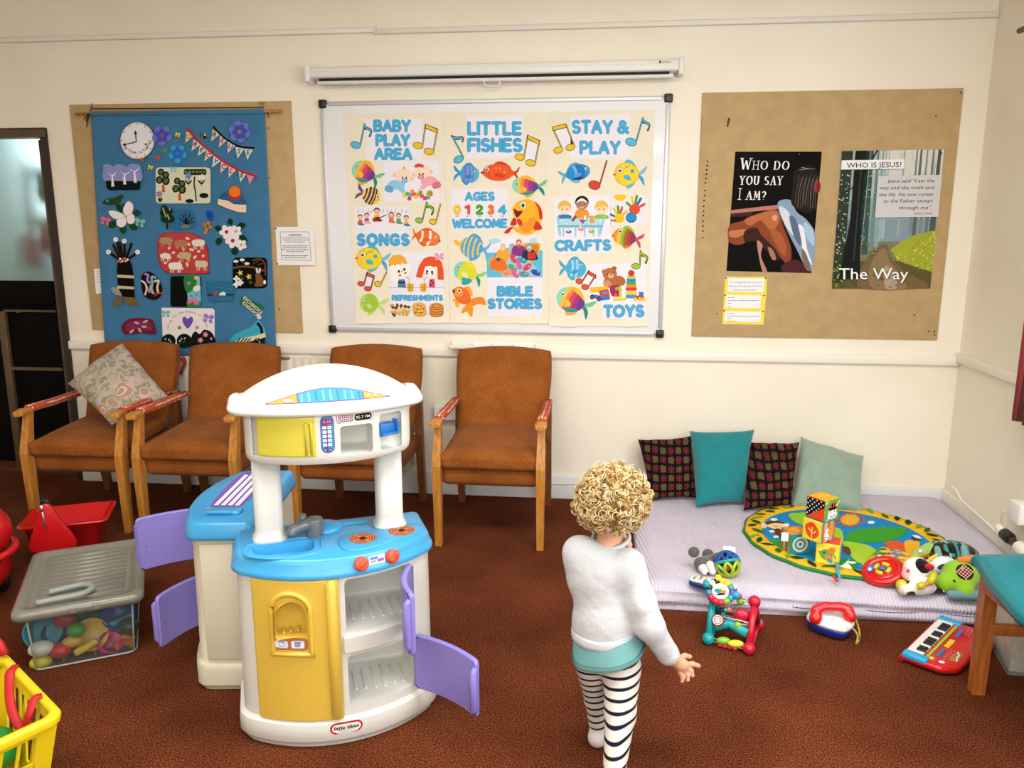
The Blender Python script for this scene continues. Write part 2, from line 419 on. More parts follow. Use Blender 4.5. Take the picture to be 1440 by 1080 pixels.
# ---------------------------------------------------------------- the room
def wall_paint():
    m, nt, b = new_mat('cream_wall_paint'); tc = node(nt, 'TexCoord')
    n = node(nt, 'TexNoise', {'Vector': tc.outputs['Object'], 'Scale': 2.2, 'Detail': 5})
    c = ramp(nt, n.outputs['Fac'], [(.3, '#f0e8d4'), (.7, '#f6efdf')]); nt.links.new(c, b.inputs['Base Color']); b.inputs['Roughness'].default_value = .55
    n2 = node(nt, 'TexNoise', {'Vector': tc.outputs['Object'], 'Scale': 60, 'Detail': 4})
    bp = node(nt, 'Bump', {'Height': n2.outputs['Fac'], 'Strength': .12, 'Distance': .004}); nt.links.new(bp.outputs[0], b.inputs['Normal']); return m
def carpet():
    m, nt, b = new_mat('red_brown_carpet'); tc = node(nt, 'TexCoord')
    n = node(nt, 'TexNoise', {'Vector': tc.outputs['Object'], 'Scale': 230, 'Detail': 4, 'Roughness': .8})
    c1 = ramp(nt, n.outputs['Fac'], [(.36, '#180704'), (.5, '#5c2613'), (.64, '#ad6a42')])
    n3 = node(nt, 'TexNoise', {'Vector': tc.outputs['Object'], 'Scale': 3, 'Detail': 4})
    c2 = ramp(nt, n3.outputs['Fac'], [(.3, '#b8b0a8'), (.7, '#ffffff')])
    mx = node(nt, 'MixRGB', {'Fac': .8, 'Color1': c1, 'Color2': c2}, blend_type='MULTIPLY'); nt.links.new(mx.outputs[0], b.inputs['Base Color'])
    b.inputs['Roughness'].default_value = 1; b.inputs['Specular IOR Level'].default_value = .1
    bp = node(nt, 'Bump', {'Height': n.outputs['Fac'], 'Strength': .5, 'Distance': .005}); nt.links.new(bp.outputs[0], b.inputs['Normal']); return m
WALLP = wall_paint(); CARPET = carpet()
WHITE = mat('white_gloss_paint', '#f4efe4', .35, bump=.05, bscale=40)
CEIL = mat('white_ceiling_paint', '#f3eee2', .8)
XR, XD, ZT = 3.32, -1.579, 2.75
struct(B().box((0, -2.5, -.05), (7, 8, .1)).build('floor', CARPET))
struct(B().box((0, -2.5, ZT+.05), (7, 8, .1)).build('ceiling', CEIL))
b = B(); b.box(((XD+XR)/2, .06, ZT/2), (XR-XD, .12, ZT)); b.box((-2.0-.375, .06, (2.03+ZT)/2), (2*(-XD-2.0)*0+1.592, .12, ZT-2.03)); struct(b.build('wall_back', WALLP))
b = B(); b.box((XR+.06, -2.5, .45), (.12, 8, .9)); b.box((XR+.06, -.43, 1.825), (.12, 3.1, 1.85)); b.box((XR+.06, -5.0, 1.825), (.12, 2.4, 1.85)); b.box((XR+.06, -2.9, 2.5), (.12, 1.84, .5)); struct(b.build('wall_right', WALLP))
struct(B().box((-3.0, -2.5, ZT/2), (.12, 8, ZT)).build('wall_left', WALLP))
struct(B().box((0, -6.3, ZT/2), (7, .12, ZT)).build('wall_front', WALLP)); b = B()
for x in (0, 1.07, 2.13, 3.2): b.box((x, -6.22, 1.7), (.06, .05, 1.36))
for z in (1.03, 2.37): b.box((1.6, -6.22, z), (3.26, .05, .06))
w = struct(b.build('added_window', WHITE))  # unseen window frame, made up to go with the added fill lamp
# window behind the curtain, beyond the frame
GLASS = mat('window_glass', '#ffffff', .02, trans=1)
b = B()
for y in (-3.8, -2.9, -2.0): b.box((XR+.06, y, 1.575), (.06, .06, 1.35))
for z in (.92, 2.23): b.box((XR+.06, -2.9, z), (.06, 1.8, .06))
w = struct(b.build('window_1', WHITE)); B().box((XR+.06, -2.9, 1.575), (.006, 1.8, 1.3)).build('pane', GLASS, w)
# dado rail, skirting boards, picture-rail trunking
b = B(); b.box(((XD+XR)/2, -.012, .822), (XR-XD, .024, .05), .006); struct(b.build('trim_1', WHITE))
b = B(); b.box((XR-.012, -2.8, .84), (.024, 5.6, .05), .006); struct(b.build('trim_2', WHITE))
SKIRT = mat('grey_white_skirting_paint', '#e4e4e6', .4)
b = B(); b.box(((XD+XR)/2, -.011, .066), (XR-XD, .022, .132), .005); struct(b.build('baseboard_back', SKIRT))
b = B(); b.box((XR-.011, -2.8, .07), (.022, 5.6, .14), .005); struct(b.build('baseboard_right', WHITE))
TRUNK = mat('white_plastic_trunking', '#e9e6dd', .4)
xb = at_y(530, 44, 0)[0]
struct(B().box(((xb-3)/2, -.013, 2.487), (xb+3-.008, .026, .026), .004).build('trim_3', TRUNK))
b = B().box(((xb+XR)/2, -.013, 2.479), (XR-xb-.004, .026, .026), .004); b.box((xb-.004, -.014, 2.484), (.01, .03, .034), mi=0); struct(b.build('trim_4', TRUNK))
# doorway at the left: dark frame, part-glazed door, corridor beyond
DARKW = mat('dark_brown_door_paint', '#2a1d12', .4, var=.25, vscale=6); BROWNW = mat('brown_door_frame', '#5a4630', .45, var=.2, vscale=9); NEARBLACK = mat('black_door_panel', '#070505', .7, spec=.1)
b = B(); b.box((XD-.02, .05, 1.0), (.04, .12, 2.0)); b.box((XD-.75, .045, 2.008), (1.5, .13, .045)); struct(b.build('door_2', DARKW))
b = B(); b.box((XD-.75, -.0205, 2.0), (1.5, .005, .042)); struct(b.build('trim_5', BROWNW))
yd = .13
def dpt(px, py): return at_y(px, py, yd)
gx1 = dpt(66, 300)[0]-.0; gz0 = dpt(70, 395)[2]; gz1 = dpt(30, 194)[2]; xs = dpt(4, 400)[0]
door = struct(B().box((XD-.40, yd, 1.0), (.02, .03, .02)).build('door_1', BROWNW))
b = B(); b.box((gx1+.035, yd, .99), (.05, .045, 1.98), .004); b.box((xs-.02, yd, .5), (.045, .05, .995), .004); b.box((xs-.55, yd, .99), (.05, .045, 1.98), .004)
b.box(((gx1+xs)/2-.25, yd, gz1+.03), (abs(gx1-xs)+.56, .045, .06), .004); b.build('door_frame', BROWNW, door)
b = B(); b.box(((gx1+xs)/2-.25, yd, gz0-.07), (abs(gx1-xs)+.5, .04, .14), .004); b.box(((gx1+xs)/2-.25, yd+.01, .45), (abs(gx1-xs)+.5, .02, .78)); b.box(((gx1+xs)/2-.25, yd+.012, .9), (abs(gx1-xs)+.6, .02, .3)); b.build('door_panel', NEARBLACK, door)
zl = dpt(60, 437)[2]; zm = dpt(60, 518)[2]
b = B()
b.box(((gx1+xs)/2, yd-.016, zl), (abs(gx1-xs), .012, .012)); b.box(((gx1+xs)/2, yd-.016, zm), (abs(gx1-xs), .012, .02)); b.build('panel_moulding', BROWNW, door)
FROST = mat('frosted_glass', '#d8f0f0', .42, trans=1, spec=.3)
B().box(((gx1+xs)/2-.25, yd, (gz0+gz1)/2), (abs(gx1-xs)+.52, .008, gz1-gz0)).build('frosted_pane', FROST, door)
CORR = mat('corridor_wall_paint', '#cfe6e8', .8)
b = B(); b.box((-2.2, 1.5, 1.2), (2.4, .06, 2.6)); struct(b.build('wall_corridor', CORR))
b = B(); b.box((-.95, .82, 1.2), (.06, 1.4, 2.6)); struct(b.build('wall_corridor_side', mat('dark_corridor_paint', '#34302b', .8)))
b = B(); b.box((-2.2, .8, 2.5), (2.6, 1.5, .06)); struct(b.build('ceiling_corridor', CEIL))
b = B(); b.box((-3.35, .82, 1.2), (.06, 1.4, 2.6)); struct(b.build('wall_corridor_left', CORR))
t = thing('blurred_shapes', 'blurred pinkish and green shapes seen through the frosted door glass', 'blurred shapes', (-2.0, .5, 0)); B().cyl((-2.0, .5, 0), (-2.0, .42, 1.85), .02).build('pole', DARKW, t); B().cyl((-2.0, .5, 0), (-2.0, .5, .03), .16).build('base', DARKW, t)
for x, z, c in ((-1.8, 1.46, '#d8604f'), (-1.95, 1.36, '#c8584a'), (-1.79, 1.74, '#1f6f66')): b = B(); blob(b, [('c', (x, .29, z+.05), (x, .29, z-.05), .06, .07), ('c', (x, .3, z+.04), (-2, .43, z+.1), .04, .03)], .05, .02); b.build('coat', mat('blurred_shape_colour', c, .9), t)  # stand and coats are made up, only to give the glass its colour smudges

# ---------------------------------------------------------------- boards and hangings on the back wall
TAN = mat('tan_hessian', '#bda175', .95, spec=.1, var=.07, vscale=14, bump=.25, bscale=420)
def wall_panel(px, y0, y1, bev=.002):
    """a flat board whose four corners were measured on the wall"""
    P = [at_y(*p, y1) for p in px]; x0 = (P[0][0]+P[3][0])/2; x1 = (P[1][0]+P[2][0])/2; z1 = (P[0][2]+P[1][2])/2; z0 = (P[2][2]+P[3][2])/2
    return B().box(((x0+x1)/2, (y0+y1)/2, (z0+z1)/2), (x1-x0, abs(y1-y0), z1-z0), bev), (x0, x1, z0, z1)
bb, _ = wall_panel([(97, 146), (409, 143), (425, 467), (130, 465)], -.001, -.012); o = bb.build('notice_board', TAN)
tag(o, 'tan hessian notice board behind the blue fabric hanging', 'notice board')
bb, _ = wall_panel([(990, 131), (1358, 123), (1316, 478), (971, 473)], -.001, -.012); o = bb.build('notice_board', TAN)
tag(o, 'large tan notice board with two posters near the room corner', 'notice board')
PIN = mat('black_pin_plastic', '#15110e', .3); BRASS = mat('brass_pin', '#8a7038', .35, .8)
pin0 = None
def pins(pts, label, group, m=PIN, r=.0045, y=-.012, name='drawing_pin'):
    me = None; out = []
    for px, py in pts:
        p = at_y(px, py, y)
        if me is None:
            b = B(); b.lathe([(r*.9, -.0005), (r, .001), (r*.75, .0035), (r*.2, .0045)], 10, T=Matrix.Rotation(PI/2, 4, 'X')); o = b.build(name, m); me = o.data
        else: o = bpy.data.objects.new(name, me); COL.objects.link(o)
        o.location = p; tag(o, label, 'pin', group); out.append(o)
    return out
pins([(995, 227), (994.5, 233), (993.7, 239), (993.2, 245), (992.8, 251), (992, 257), (991.5, 268), (991, 275), (990, 282), (989.6, 290), (989.2, 297), (989, 303), (988.8, 311), (988.6, 318), (988.2, 325), (988, 334)],
     'black drawing pin in the vertical row down the left side of the large tan board', 'pins in a row on the large board')
pins([(1351, 130)], 'black pin in the top right corner of the large tan board', None)
pins([(1306, 466), (1314, 466), (1314, 471)], 'black pin in the cluster at the bottom right corner of the large tan board', 'pins at the bottom right corner', r=.004)
pins([(1008, 441)], 'brass pin low on the left of the large tan board, left of the yellow cards', None, BRASS)
pins([(1286, 443)], 'brass pin low on the right of the large tan board', None, BRASS)
pins([(1316, 163)], 'brass pin high on the right of the large tan board', None, BRASS)
pins([(378, 180), (380, 250)], 'brass pin in the strip of tan board right of the blue hanging', 'brass pins beside the hanging', BRASS)
pins([(393, 435)], 'black pin below the printed notice beside the blue hanging', None)
p = at_y(1025, 172, -.012); b = B(); b.tube([(p[0], p[1]-.002, p[2]+.02), (p[0]-.003, p[1]-.006, p[2]), (p[0]-.007, p[1]-.002, p[2]-.022)], [.004, .005, .003], 8); o = b.build('picture_hook', mat('dull_brass', '#5e5230', .4, .6)); tag(o, 'small brass hook at the upper left of the large tan board', 'hook')
# whiteboard
WB = mat('whiteboard_enamel', '#f0f1f4', .12, spec=.6); ALU = mat('aluminium_frame', '#cfd0d3', .4, .35); BLACKP = mat('black_plastic', '#17181a', .4)
bb, (x0, x1, z0, z1) = wall_panel([(452, 146), (941, 138), (927, 470), (469, 462)], 0, -.016)
wbt = thing('whiteboard', 'wide white magnetic whiteboard with aluminium frame and black corners, carrying three posters', 'whiteboard', ((x0+x1)/2, 0, z0)); bb.build('panel', WB, wbt)
for nm, c, d in (('frame_rail', ((x0+x1)/2, -.011, z1), (x1-x0-.06, .022, .022)), ('frame_rail', ((x0+x1)/2, -.011, z0), (x1-x0-.06, .022, .022)), ('frame_rail', (x0, -.011, (z0+z1)/2), (.022, .022, z1-z0-.06)), ('frame_rail', (x1, -.011, (z0+z1)/2), (.022, .022, z1-z0-.06))):
    B().box(c, d, .004).build(nm, ALU, wbt)
for x in (x0, x1):
    for z in (z0, z1): B().box((x, -.013, z), (.042, .027, .042), .006).build('corner_cap', BLACKP, wbt)
# pen tray under the whiteboard, on the dado rail
TRAYM = mat('white_tray_plastic', '#efece4', .4)
t = thing('pen_tray', 'long white plastic pen tray on the rail above the empty armchair', 'tray', tuple(at_y(692, 488, -.05))); p = at_y(692, 486, -.05); q0 = at_y(634, 486, -.05)[0]; q1 = at_y(751, 487, -.05)[0]
b = B(); b.box(((q0+q1)/2, -.045, p[2]-.012), (q1-q0, .07, .008), .002); b.box(((q0+q1)/2, -.078, p[2]-.006), (q1-q0, .006, .02), .002); b.box(((q0+q1)/2, -.013, p[2]), (q1-q0, .006, .032), .002); b.build('tray_body', TRAYM, t)
for k in range(5): B().box((q0+(q1-q0)*k/4, -.045, p[2]-.003), (.006, .066, .022), .002).build('divider', TRAYM, t)
# projection screen
SCR = mat('screen_housing_white', '#e9e8e2', .35); SCRD = mat('screen_fabric_black', '#0d0d0d', .7)
za = at_y(690, 89, -.09)[2]; z_b = at_y(690, 104.5, -.09)[2]; xa, xb2 = at_y(430, 100, -.09)[0], at_y(960, 88, -.09)[0]
scr = thing('projection_screen', 'white wall mounted roller projection screen above the whiteboard', 'projection screen', ((xa+xb2)/2, 0, z_b))
b = B(); b.box(((xa+xb2)/2, -.055, (za+z_b)/2), (xb2-xa-.03, .085, za-z_b), .008); b.box(((xa+xb2)/2, -.099, z_b+(za-z_b)*.62), (xb2-xa-.04, .003, .004)); b.build('housing', SCR, scr)
for x in (xa+.006, xb2-.006): B().box((x, -.052, (za+z_b)/2-.004), (.026, .1, za-z_b+.03), .006).build('end_cap', SCR, scr)
b = B(); b.box(((xa+xb2)/2, -.05, z_b-.005), (xb2-xa-.12, .04, .014)); b.build('rolled_fabric', SCRD, scr)
zbar = at_y(690, 111.5, -.055)[2]; B().cyl((xa+.05, -.055, zbar), (xb2-.04, -.055, zbar), .0125, n=16, bev=.004).build('bottom_bar', SCR, scr)
h0, h1 = at_y(681, 117, -.055), at_y(703, 117, -.055)
B().tube([(h0[0], -.055, zbar), (h0[0], -.058, zbar-.022), (h0[0]+.01, -.058, zbar-.034), (h1[0]-.01, -.058, zbar-.034), (h1[0], -.058, zbar-.022), (h1[0], -.055, zbar)], .0045, 8).build('pull_handle', SCR, scr)
a = Art(on_wall(-.1006)); a.rect(927, 85.2, 929.5, 89, '#3a3a3a'); a.text('sahara', 931, 88.6, 4.4, '#666666', 943, slope=-.02); a.build('maker_mark', scr)
# radiator below the rail, behind the armchairs
RAD = mat('radiator_enamel', '#ebe5d6', .35)
rx0, rx1 = -.95, .46; t = thing('radiator', 'cream panel radiator on the wall behind the armchairs', 'radiator', ((rx0+rx1)/2, 0, .15))
b = B(); V = []; F = []; n = 120
for i in range(n+1):
    x = rx0+(rx1-rx0)*i/n; y = -.05-.008*(.5+.5*math.cos(2*PI*i/4)); V += [(x, y, .17), (x, y, .775)]
for i in range(n): F.append([2*i, 2*i+2, 2*i+3, 2*i+1])
b.add(V, F, 0, True); b.box(((rx0+rx1)/2, -.03, .472), (rx1-rx0, .036, .6), .004); b.build('panel', RAD, t)
for x in (-.7, .2): B().box((x, -.0085, .5), (.04, .013, .3)).build('bracket', RAD, t)
# thermostat pipe stub by the banner
pz = at_y(403, 503, -.05); o = B().tube([(pz[0]-.06, -.062, pz[2]), (pz[0]+.02, -.062, pz[2])], .008, 10); o.build('valve_stem', mat('brass_valve', '#a5783c', .35, .6), t)
# sockets
def socket(loc, rz, w, label):
    t = thing('wall_socket', label, 'socket', loc, rz); s = mat('white_socket_plastic', '#f1efe9', .35)
    B().box((0, -.02, 0), (w, .04, .086), .006).build('back_box', s, t, world=False); B().box((0, -.043, 0), (w+.002, .008, .088), .003).build('face_plate', s, t, world=False)
    for k in (-1, 1):
        for dx in (-.012, .012): B().box((k*w*.25+dx, -.0472, -.008), (.005, .0012, .009)).build('pin_slot', BLACKP, t, world=False)
        B().box((k*w*.25, -.049, .024), (.012, .005, .018), .002).build('rocker_switch', s, t, world=False)
    return t
p = at_y(629, 580, -.04); socket((p[0], 0, p[2]), 0, .146, 'white double socket on the wall behind the empty armchair')
p0 = at_x(1428, 720, XR-.05); sk = thing('cable_outlet_box', 'white square outlet box low on the right wall with a thin cable', 'socket', (XR, p0[1], p0[2]))
SKM = mat('white_outlet_plastic', '#efede8', .35); B().box((XR-.025, p0[1], p0[2]), (.05, .09, .09), .006).build('back_box', SKM, sk); B().box((XR-.053, p0[1], p0[2]), (.008, .092, .092), .004).build('face_plate', SKM, sk)
CABLE = mat('white_cable', '#ebe8e0', .45)
c0 = at_x(1413, 718, XR-.06)
c = [c0, at_x(1408, 728, XR-.05), at_x(1410, 740, XR-.03), at_x(1417, 752, XR-.03)]
b = B().tube(spline([tuple(v) for v in c], 6, False), .004, 8); b.build('lead', CABLE, sk)
cb = [at_x(x, y, XR-.03) for x, y in ((1338, 684), (1345, 690), (1352, 703), (1366, 716), (1385, 733), (1405, 752), (1425, 770), (1445, 790))]
o = B().tube(spline([tuple(v) for v in cb], 5, False), .006, 8).build('skirting_cable', CABLE); tag(o, 'white cable clipped along the right hand skirting board to the corner', 'cable')
p1, p2, p3, p4 = [Vector(at_x(x, y, XR-.05)) for x, y in ((1404, 741), (1412, 750), (1432, 768), (1456, 790))]
t = thing('radiator_valve', 'white pipe with black valve on the right wall behind the stool', 'valve', tuple(p2))
B().cyl(p1, p2, .019, n=16, bev=.004).build('white_collar', WHITE, t); B().cyl(p2, p2.lerp(p3, .45), .026, n=16, bev=.004).build('black_cap', BLACKP, t); B().cyl(p2.lerp(p3, .4), p3, .016, n=16, bev=.003).build('brass_body', mat('tarnished_brass', '#4d4030', .35, .7), t); B().cyl(p3, p4, .027, n=18, bev=.005).build('white_head', WHITE, t)
b = B().tube(spline([(x, -.026, z) for x, z in ((1.0, .088), (1.3, .09), (1.36, .094), (1.5, .09), (1.75, .092))], 5, False), .0035, 8); o = b.build('skirting_cable', CABLE); tag(o, 'thin white cable along the back skirting board right of the empty armchair', 'cable')
# curtain edge at the right of the frame
b = B(); V = []; F = []; cy = at_x(1424, 560, XR-.1)
zb = at_x(1425, 588, XR-.1)[2]; zt = 2.3; n = 60
for j, (z, fl) in enumerate(((zb, 1.0), (zb+.3, .95), (zb+.8, .85), (zt, .7))):
    for i in range(n+1):
        u = i/n; V.append((XR-.1+.028*math.sin(u*2*PI*7)*fl, cy[1]-.012-(.55*u)*fl+.02*(1-fl), z))
for j in range(3):
    for i in range(n): F.append([j*(n+1)+i, j*(n+1)+i+1, (j+1)*(n+1)+i+1, (j+1)*(n+1)+i])
b.add(V, F, 0, True)
m, nt, bs = new_mat('red_striped_curtain'); tc = node(nt, 'TexCoord'); wv = node(nt, 'TexWave', {'Vector': tc.outputs['Object'], 'Scale': 9, 'Distortion': .4}, bands_direction='Y')
nt.links.new(ramp(nt, wv.outputs['Fac'], [(0, '#8e2f38'), (.55, '#a8434a'), (.75, '#4e3a2c'), (.9, '#7c4b3a')]), bs.inputs['Base Color']); bs.inputs['Roughness'].default_value = .9
o = b.build('curtain', m); sm_ = o.modifiers.new('thick', 'SOLIDIFY'); sm_.thickness = .004; tag(o, 'red striped curtain hanging at the right edge of the room', 'curtain')
B().cyl((XR-.1, -.45, 2.31), (XR-.1, -4.1, 2.31), .012).build('curtain_pole', BROWNW); tag(bpy.data.objects['curtain_pole'], 'curtain pole above the right hand window', 'pole')
# ---------------------------------------------------------------- blue fabric hanging with felt pictures
CL = mat('blue_cotton_cloth', '#3f769e', .95, spec=.1, sheen=.2, var=.06, vscale=9, bump=.15, bscale=600)
ban = thing('fabric_hanging', 'long blue fabric hanging sewn with felt pictures, hung on a cane over the tan board', 'wall hanging', tuple(at_y(255, 156, -.03)))
TL, TR, BR, BL = [np.array(at_y(*p, -.028)) for p in ((127.5, 157), (372, 154), (389, 500), (149, 500))]
b = B(); V = []; F = []; nx, nz = 90, 40
for j in range(nz+1):
    for i in range(nx+1):
        u, v = i/nx, j/nz; p = (TL*(1-u)+TR*u)*(1-v)+(BL*(1-u)+BR*u)*v
        f = .35*v+.25; w = math.sin(u*34+1.5*math.sin(v*3))*.0022+math.sin(u*13+.6+v)*.0022+math.sin(u*61)*.0008
        V.append((p[0], p[1]-.002-w*f*1.6-.003*(v < .02), p[2]))
for j in range(nz):
    for i in range(nx): F.append([j*(nx+1)+i, (j+1)*(nx+1)+i, (j+1)*(nx+1)+i+1, j*(nx+1)+i+1])
b.add(V, F, 0, True); o = b.build('cloth', CL, ban); md = o.modifiers.new('thick', 'SOLIDIFY'); md.thickness = .0012
b = B(); d0, d1 = at_y(128, 160.5, -.034), at_y(372, 157.5, -.034)
b.tube([tuple(d0), tuple(d1)], .011, 12); b.build('casing', CL, ban)
CANE = mat('bamboo_cane', '#b07a3c', .5); b = B(); b.tube([tuple(at_y(107, 160.5, -.034)), tuple(at_y(396, 156.5, -.034))], .0075, 10)
for px in (107, 115, 384): p = at_y(px, 160.2-(px-107)*.0138, -.034); b.tube([(p[0]-.004, p[1], p[2]), (p[0]+.004, p[1], p[2])], .0088, 10)
b.build('cane', CANE, ban)
CORD = mat('black_cord', '#14110f', .8); b = B()
b.tube([tuple(at_y(x, y, -.03)) for x, y in ((127, 156), (129.5, 149), (131, 153), (250, 152), (369, 151), (371, 150))], .0028, 6); b.build('hanging_cord', CORD, ban)
for pts in (((125, 160), (121, 171)), ((124, 160), (118, 168)), ((125.5, 160), (121.5, 179)), ((376, 158), (378.5, 165))):
    B().tube([tuple(at_y(x, y, -.045)) for x, y in pts], .0026, 6).build('tie', CORD, ban)
for px, py in ((130.5, 147), (368, 145), (372, 145)):
    p = at_y(px, py, -.014); o = B().tube([(p[0]-.004, -.0125, p[2]+.006), (p[0], -.02, p[2]+.004), (p[0]+.003, -.03, p[2]-.004), (p[0], -.034, p[2]-.008), (p[0]-.003, -.03, p[2]-.006)], .0022, 6).build('picture_hook', mat('brass_hook', '#8a6a2c', .35, .8))
    tag(o, {130.5: 'brass hook holding the left end of the hanging cord', 368: 'left of the two brass hooks holding the right end of the cord', 372: 'right of the two brass hooks holding the right end of the cord'}[px], 'hook')
FW = on_wall(-.0385)
class Felt(Art):
    def __init__(s): super().__init__(FW)
    def done(s, name): return s.build(name, ban, FELT)
    def petals(s, cx, cy, r, n, c, pr=.55, ph=0, sq=1):
        for k in range(n):
            a = ph+2*PI*k/n; s.ell(cx+math.cos(a)*r*.55, cy+math.sin(a)*r*.55*sq, r*pr, r*pr*.75, c, math.degrees(a), 14)
        return s
    def leaf(s, x0, y0, x1, y1, w, c):
        mx, my = (x0+x1)/2, (y0+y1)/2; d = math.hypot(x1-x0, y1-y0); nx, ny = -(y1-y0)/d*w/2, (x1-x0)/d*w/2
        return s.curve([(x0, y0), (mx+nx, my+ny), (x1, y1), (mx-nx, my-ny)], c)
    def butterfly(s, cx, cy, r, c, rot=0):
        a0 = math.radians(rot)
        for sx in (-1, 1):
            for dy, k in ((-.45, 1), (.5, .75)):
                x, y = sx*.6*r, dy*r; s.ell(cx+x*math.cos(a0)-y*math.sin(a0), cy+x*math.sin(a0)+y*math.cos(a0), r*.62*k, r*.5*k, c, rot+sx*dy*60, 14)
        return s
    def arc_text(s, t, cx, cy, r, a0, a1, h, c, inside=True):
        for k, ch in enumerate(t):
            if ch == ' ': continue
            a = math.radians(a0+(a1-a0)*k/max(1, len(t)-1)); V, F = text_tris(ch, 0, .01); mx = (min(p[0] for p in V)+max(p[0] for p in V))/2
            up = (-math.cos(a), -math.sin(a)) if inside else (math.cos(a), math.sin(a)); rt = (-up[1], up[0]); bx, by = cx+math.cos(a)*r, cy+math.sin(a)*r
            s.L += 1; s._add([(bx+((p[0]-mx)*rt[0]+p[1]*up[0])*h, by+((p[0]-mx)*rt[1]+p[1]*up[1])*h) for p in V], F, c, s.L)
        return s
def c2(x, y): return (120+.176*x, 140+.176*y)
def c3(x, y): return (250+.1758*x, 140+.1758*y)
def c4(x, y): return (120+.176*x, 320+.176*y)
def c5(x, y): return (250+.1759*x, 320+.1759*y)
NAVY, DG, CREAM = '#101014', '#10331c', '#d8d8bc'
# clock
A = Felt(); cx, cy = c2(415, 328); A.ell(cx, cy, 24.6, 26.8, '#3b3426', 0, 40); A.ell(cx, cy, 23.8, 26, '#e9e8ee', 0, 40)
for k in range(60):
    a = 2*PI*k/60; r0 = .86 if k % 5 == 0 else .94; A.stroke([(cx+23.4*r0*math.cos(a), cy+25.6*r0*math.sin(a)), (cx+23.4*math.cos(a), cy+25.6*math.sin(a))], .9 if k % 5 == 0 else .45, NAVY, cap=False)
A.stroke([c2(408, 338), c2(402, 258)], 1.3, NAVY); A.poly([c2(402, 246), c2(388, 276), c2(416, 276)], NAVY)
A.stroke([c2(408, 338), c2(308, 362)], 1.3, NAVY); A.poly([c2(296, 364), c2(320, 345), c2(326, 371)], NAVY)
A.arc_text('The Clock is Ticking!', cx-1, cy-2, 20.5, 150, 6, 5.2, '#3a2f18'); A.ell(*c2(485, 358), 1.6, 1.6, '#b23a28'); A.ell(*c2(458, 478), 2.6, 2.2, '#d5482f'); A.done('clock_patch')
# flowers and little butterflies at the top
def bloom(f, x, y, r, c1, cc2, mid, n=5):
    A = Felt(); px, py = f(x, y); A.petals(px, py, r, n, c1, .62, .3); A.petals(px, py, r*.72, n, cc2, .6, .9); A.ell(px, py, r*.2, r*.2, mid); A.done('flower_patch')
bloom(c2, 612, 288, 12.5, '#7a74cc', '#3f57b8', '#c84830'); bloom(c2, 738, 432, 11.5, '#39a2dc', '#2a6ec4', '#6a6ac0'); bloom(c3, 495, 258, 13.5, '#7578d0', '#3d58b4', '#d06a2a', 6)
for f, x, y, c in ((c2, 738, 282, '#e8d84a'), (c2, 520, 543, '#e6cf3e'), (c2, 632, 410, '#6a9a28'), (c2, 578, 466, '#d8502e')):
    A = Felt(); A.butterfly(*f(x, y), 3.2, c, 15); A.done('butterfly_patch')
A = Felt(); bx, by = c3(205, 290); A.ell(bx, by, 5, 3.6, '#1c1a14', 20); A.ell(bx+2, by-1.5, 2.6, 1.6, '#b9b28c', 40); A.stroke([(bx-2.5, by-2), (bx-1.5, by+3)], 1, '#c9a53a'); A.done('bee_patch')
# bunting
def bunting(pts, rib, flags, wrib):
    A = Felt()
    for (f, x, y, ang, c, ch, cc) in flags:
        px, py = f(x, y); a = math.radians(ang); t = lambda u, v: (px+u*math.cos(a)-v*math.sin(a), py+u*math.sin(a)+v*math.cos(a))
        A.poly([t(-6.4, -7), t(6.4, -7), t(0, 8.5)], c)
        if ch:
            V, F = text_tris(ch, 0, .015); mx = (min(p[0] for p in V)+max(p[0] for p in V))/2; A.L += 1
            A._add([t((p[0]-mx)*9.5, -p[1]*9.5+1.2) for p in V], F, cc, A.L)
    A.stroke(spline([c3(*p) for p in pts], 5, False), wrib, rib); A.done('bunting_patch')
bunting([(80, 228), (120, 285), (180, 348), (280, 432), (380, 505), (480, 560), (560, 592), (635, 615)], '#c8202e', [(c3, 82, 305, 28, '#dccfa8', 'O', '#c05a50'), (c3, 135, 370, 32, '#e0c8d0', 'R', NAVY), (c3, 186, 412, 34, '#c9dcc8', 'E', NAVY), (c3, 238, 452, 34, '#dcc9b4', 'C', '#7a1c22'), (c3, 298, 502, 30, '#cfe0d8', 'Y', NAVY), (c3, 362, 545, 26, '#e0b9bc', 'C', NAVY), (c3, 425, 580, 22, '#dcc4b4', 'L', '#8a2a2a'), (c3, 512, 615, 14, '#c4dcc4', 'E', NAVY), (c3, 580, 634, 8, '#d98aa0', '', NAVY)], 3.0)
bunting([(285, 215), (330, 268), (380, 312), (440, 350), (510, 378), (608, 386)], '#14141c', [(c3, 290, 292, 30, '#d8ceb0', 'R', '#4a1a1a'), (c3, 352, 338, 28, '#e0c4c4', 'E', '#a01c28'), (c3, 418, 384, 22, '#e2cad0', 'U', NAVY), (c3, 488, 425, 12, '#cfe0d4', 'S', NAVY), (c3, 562, 436, 6, '#c6dccc', 'E', '#8a4a2a')], 2.4)
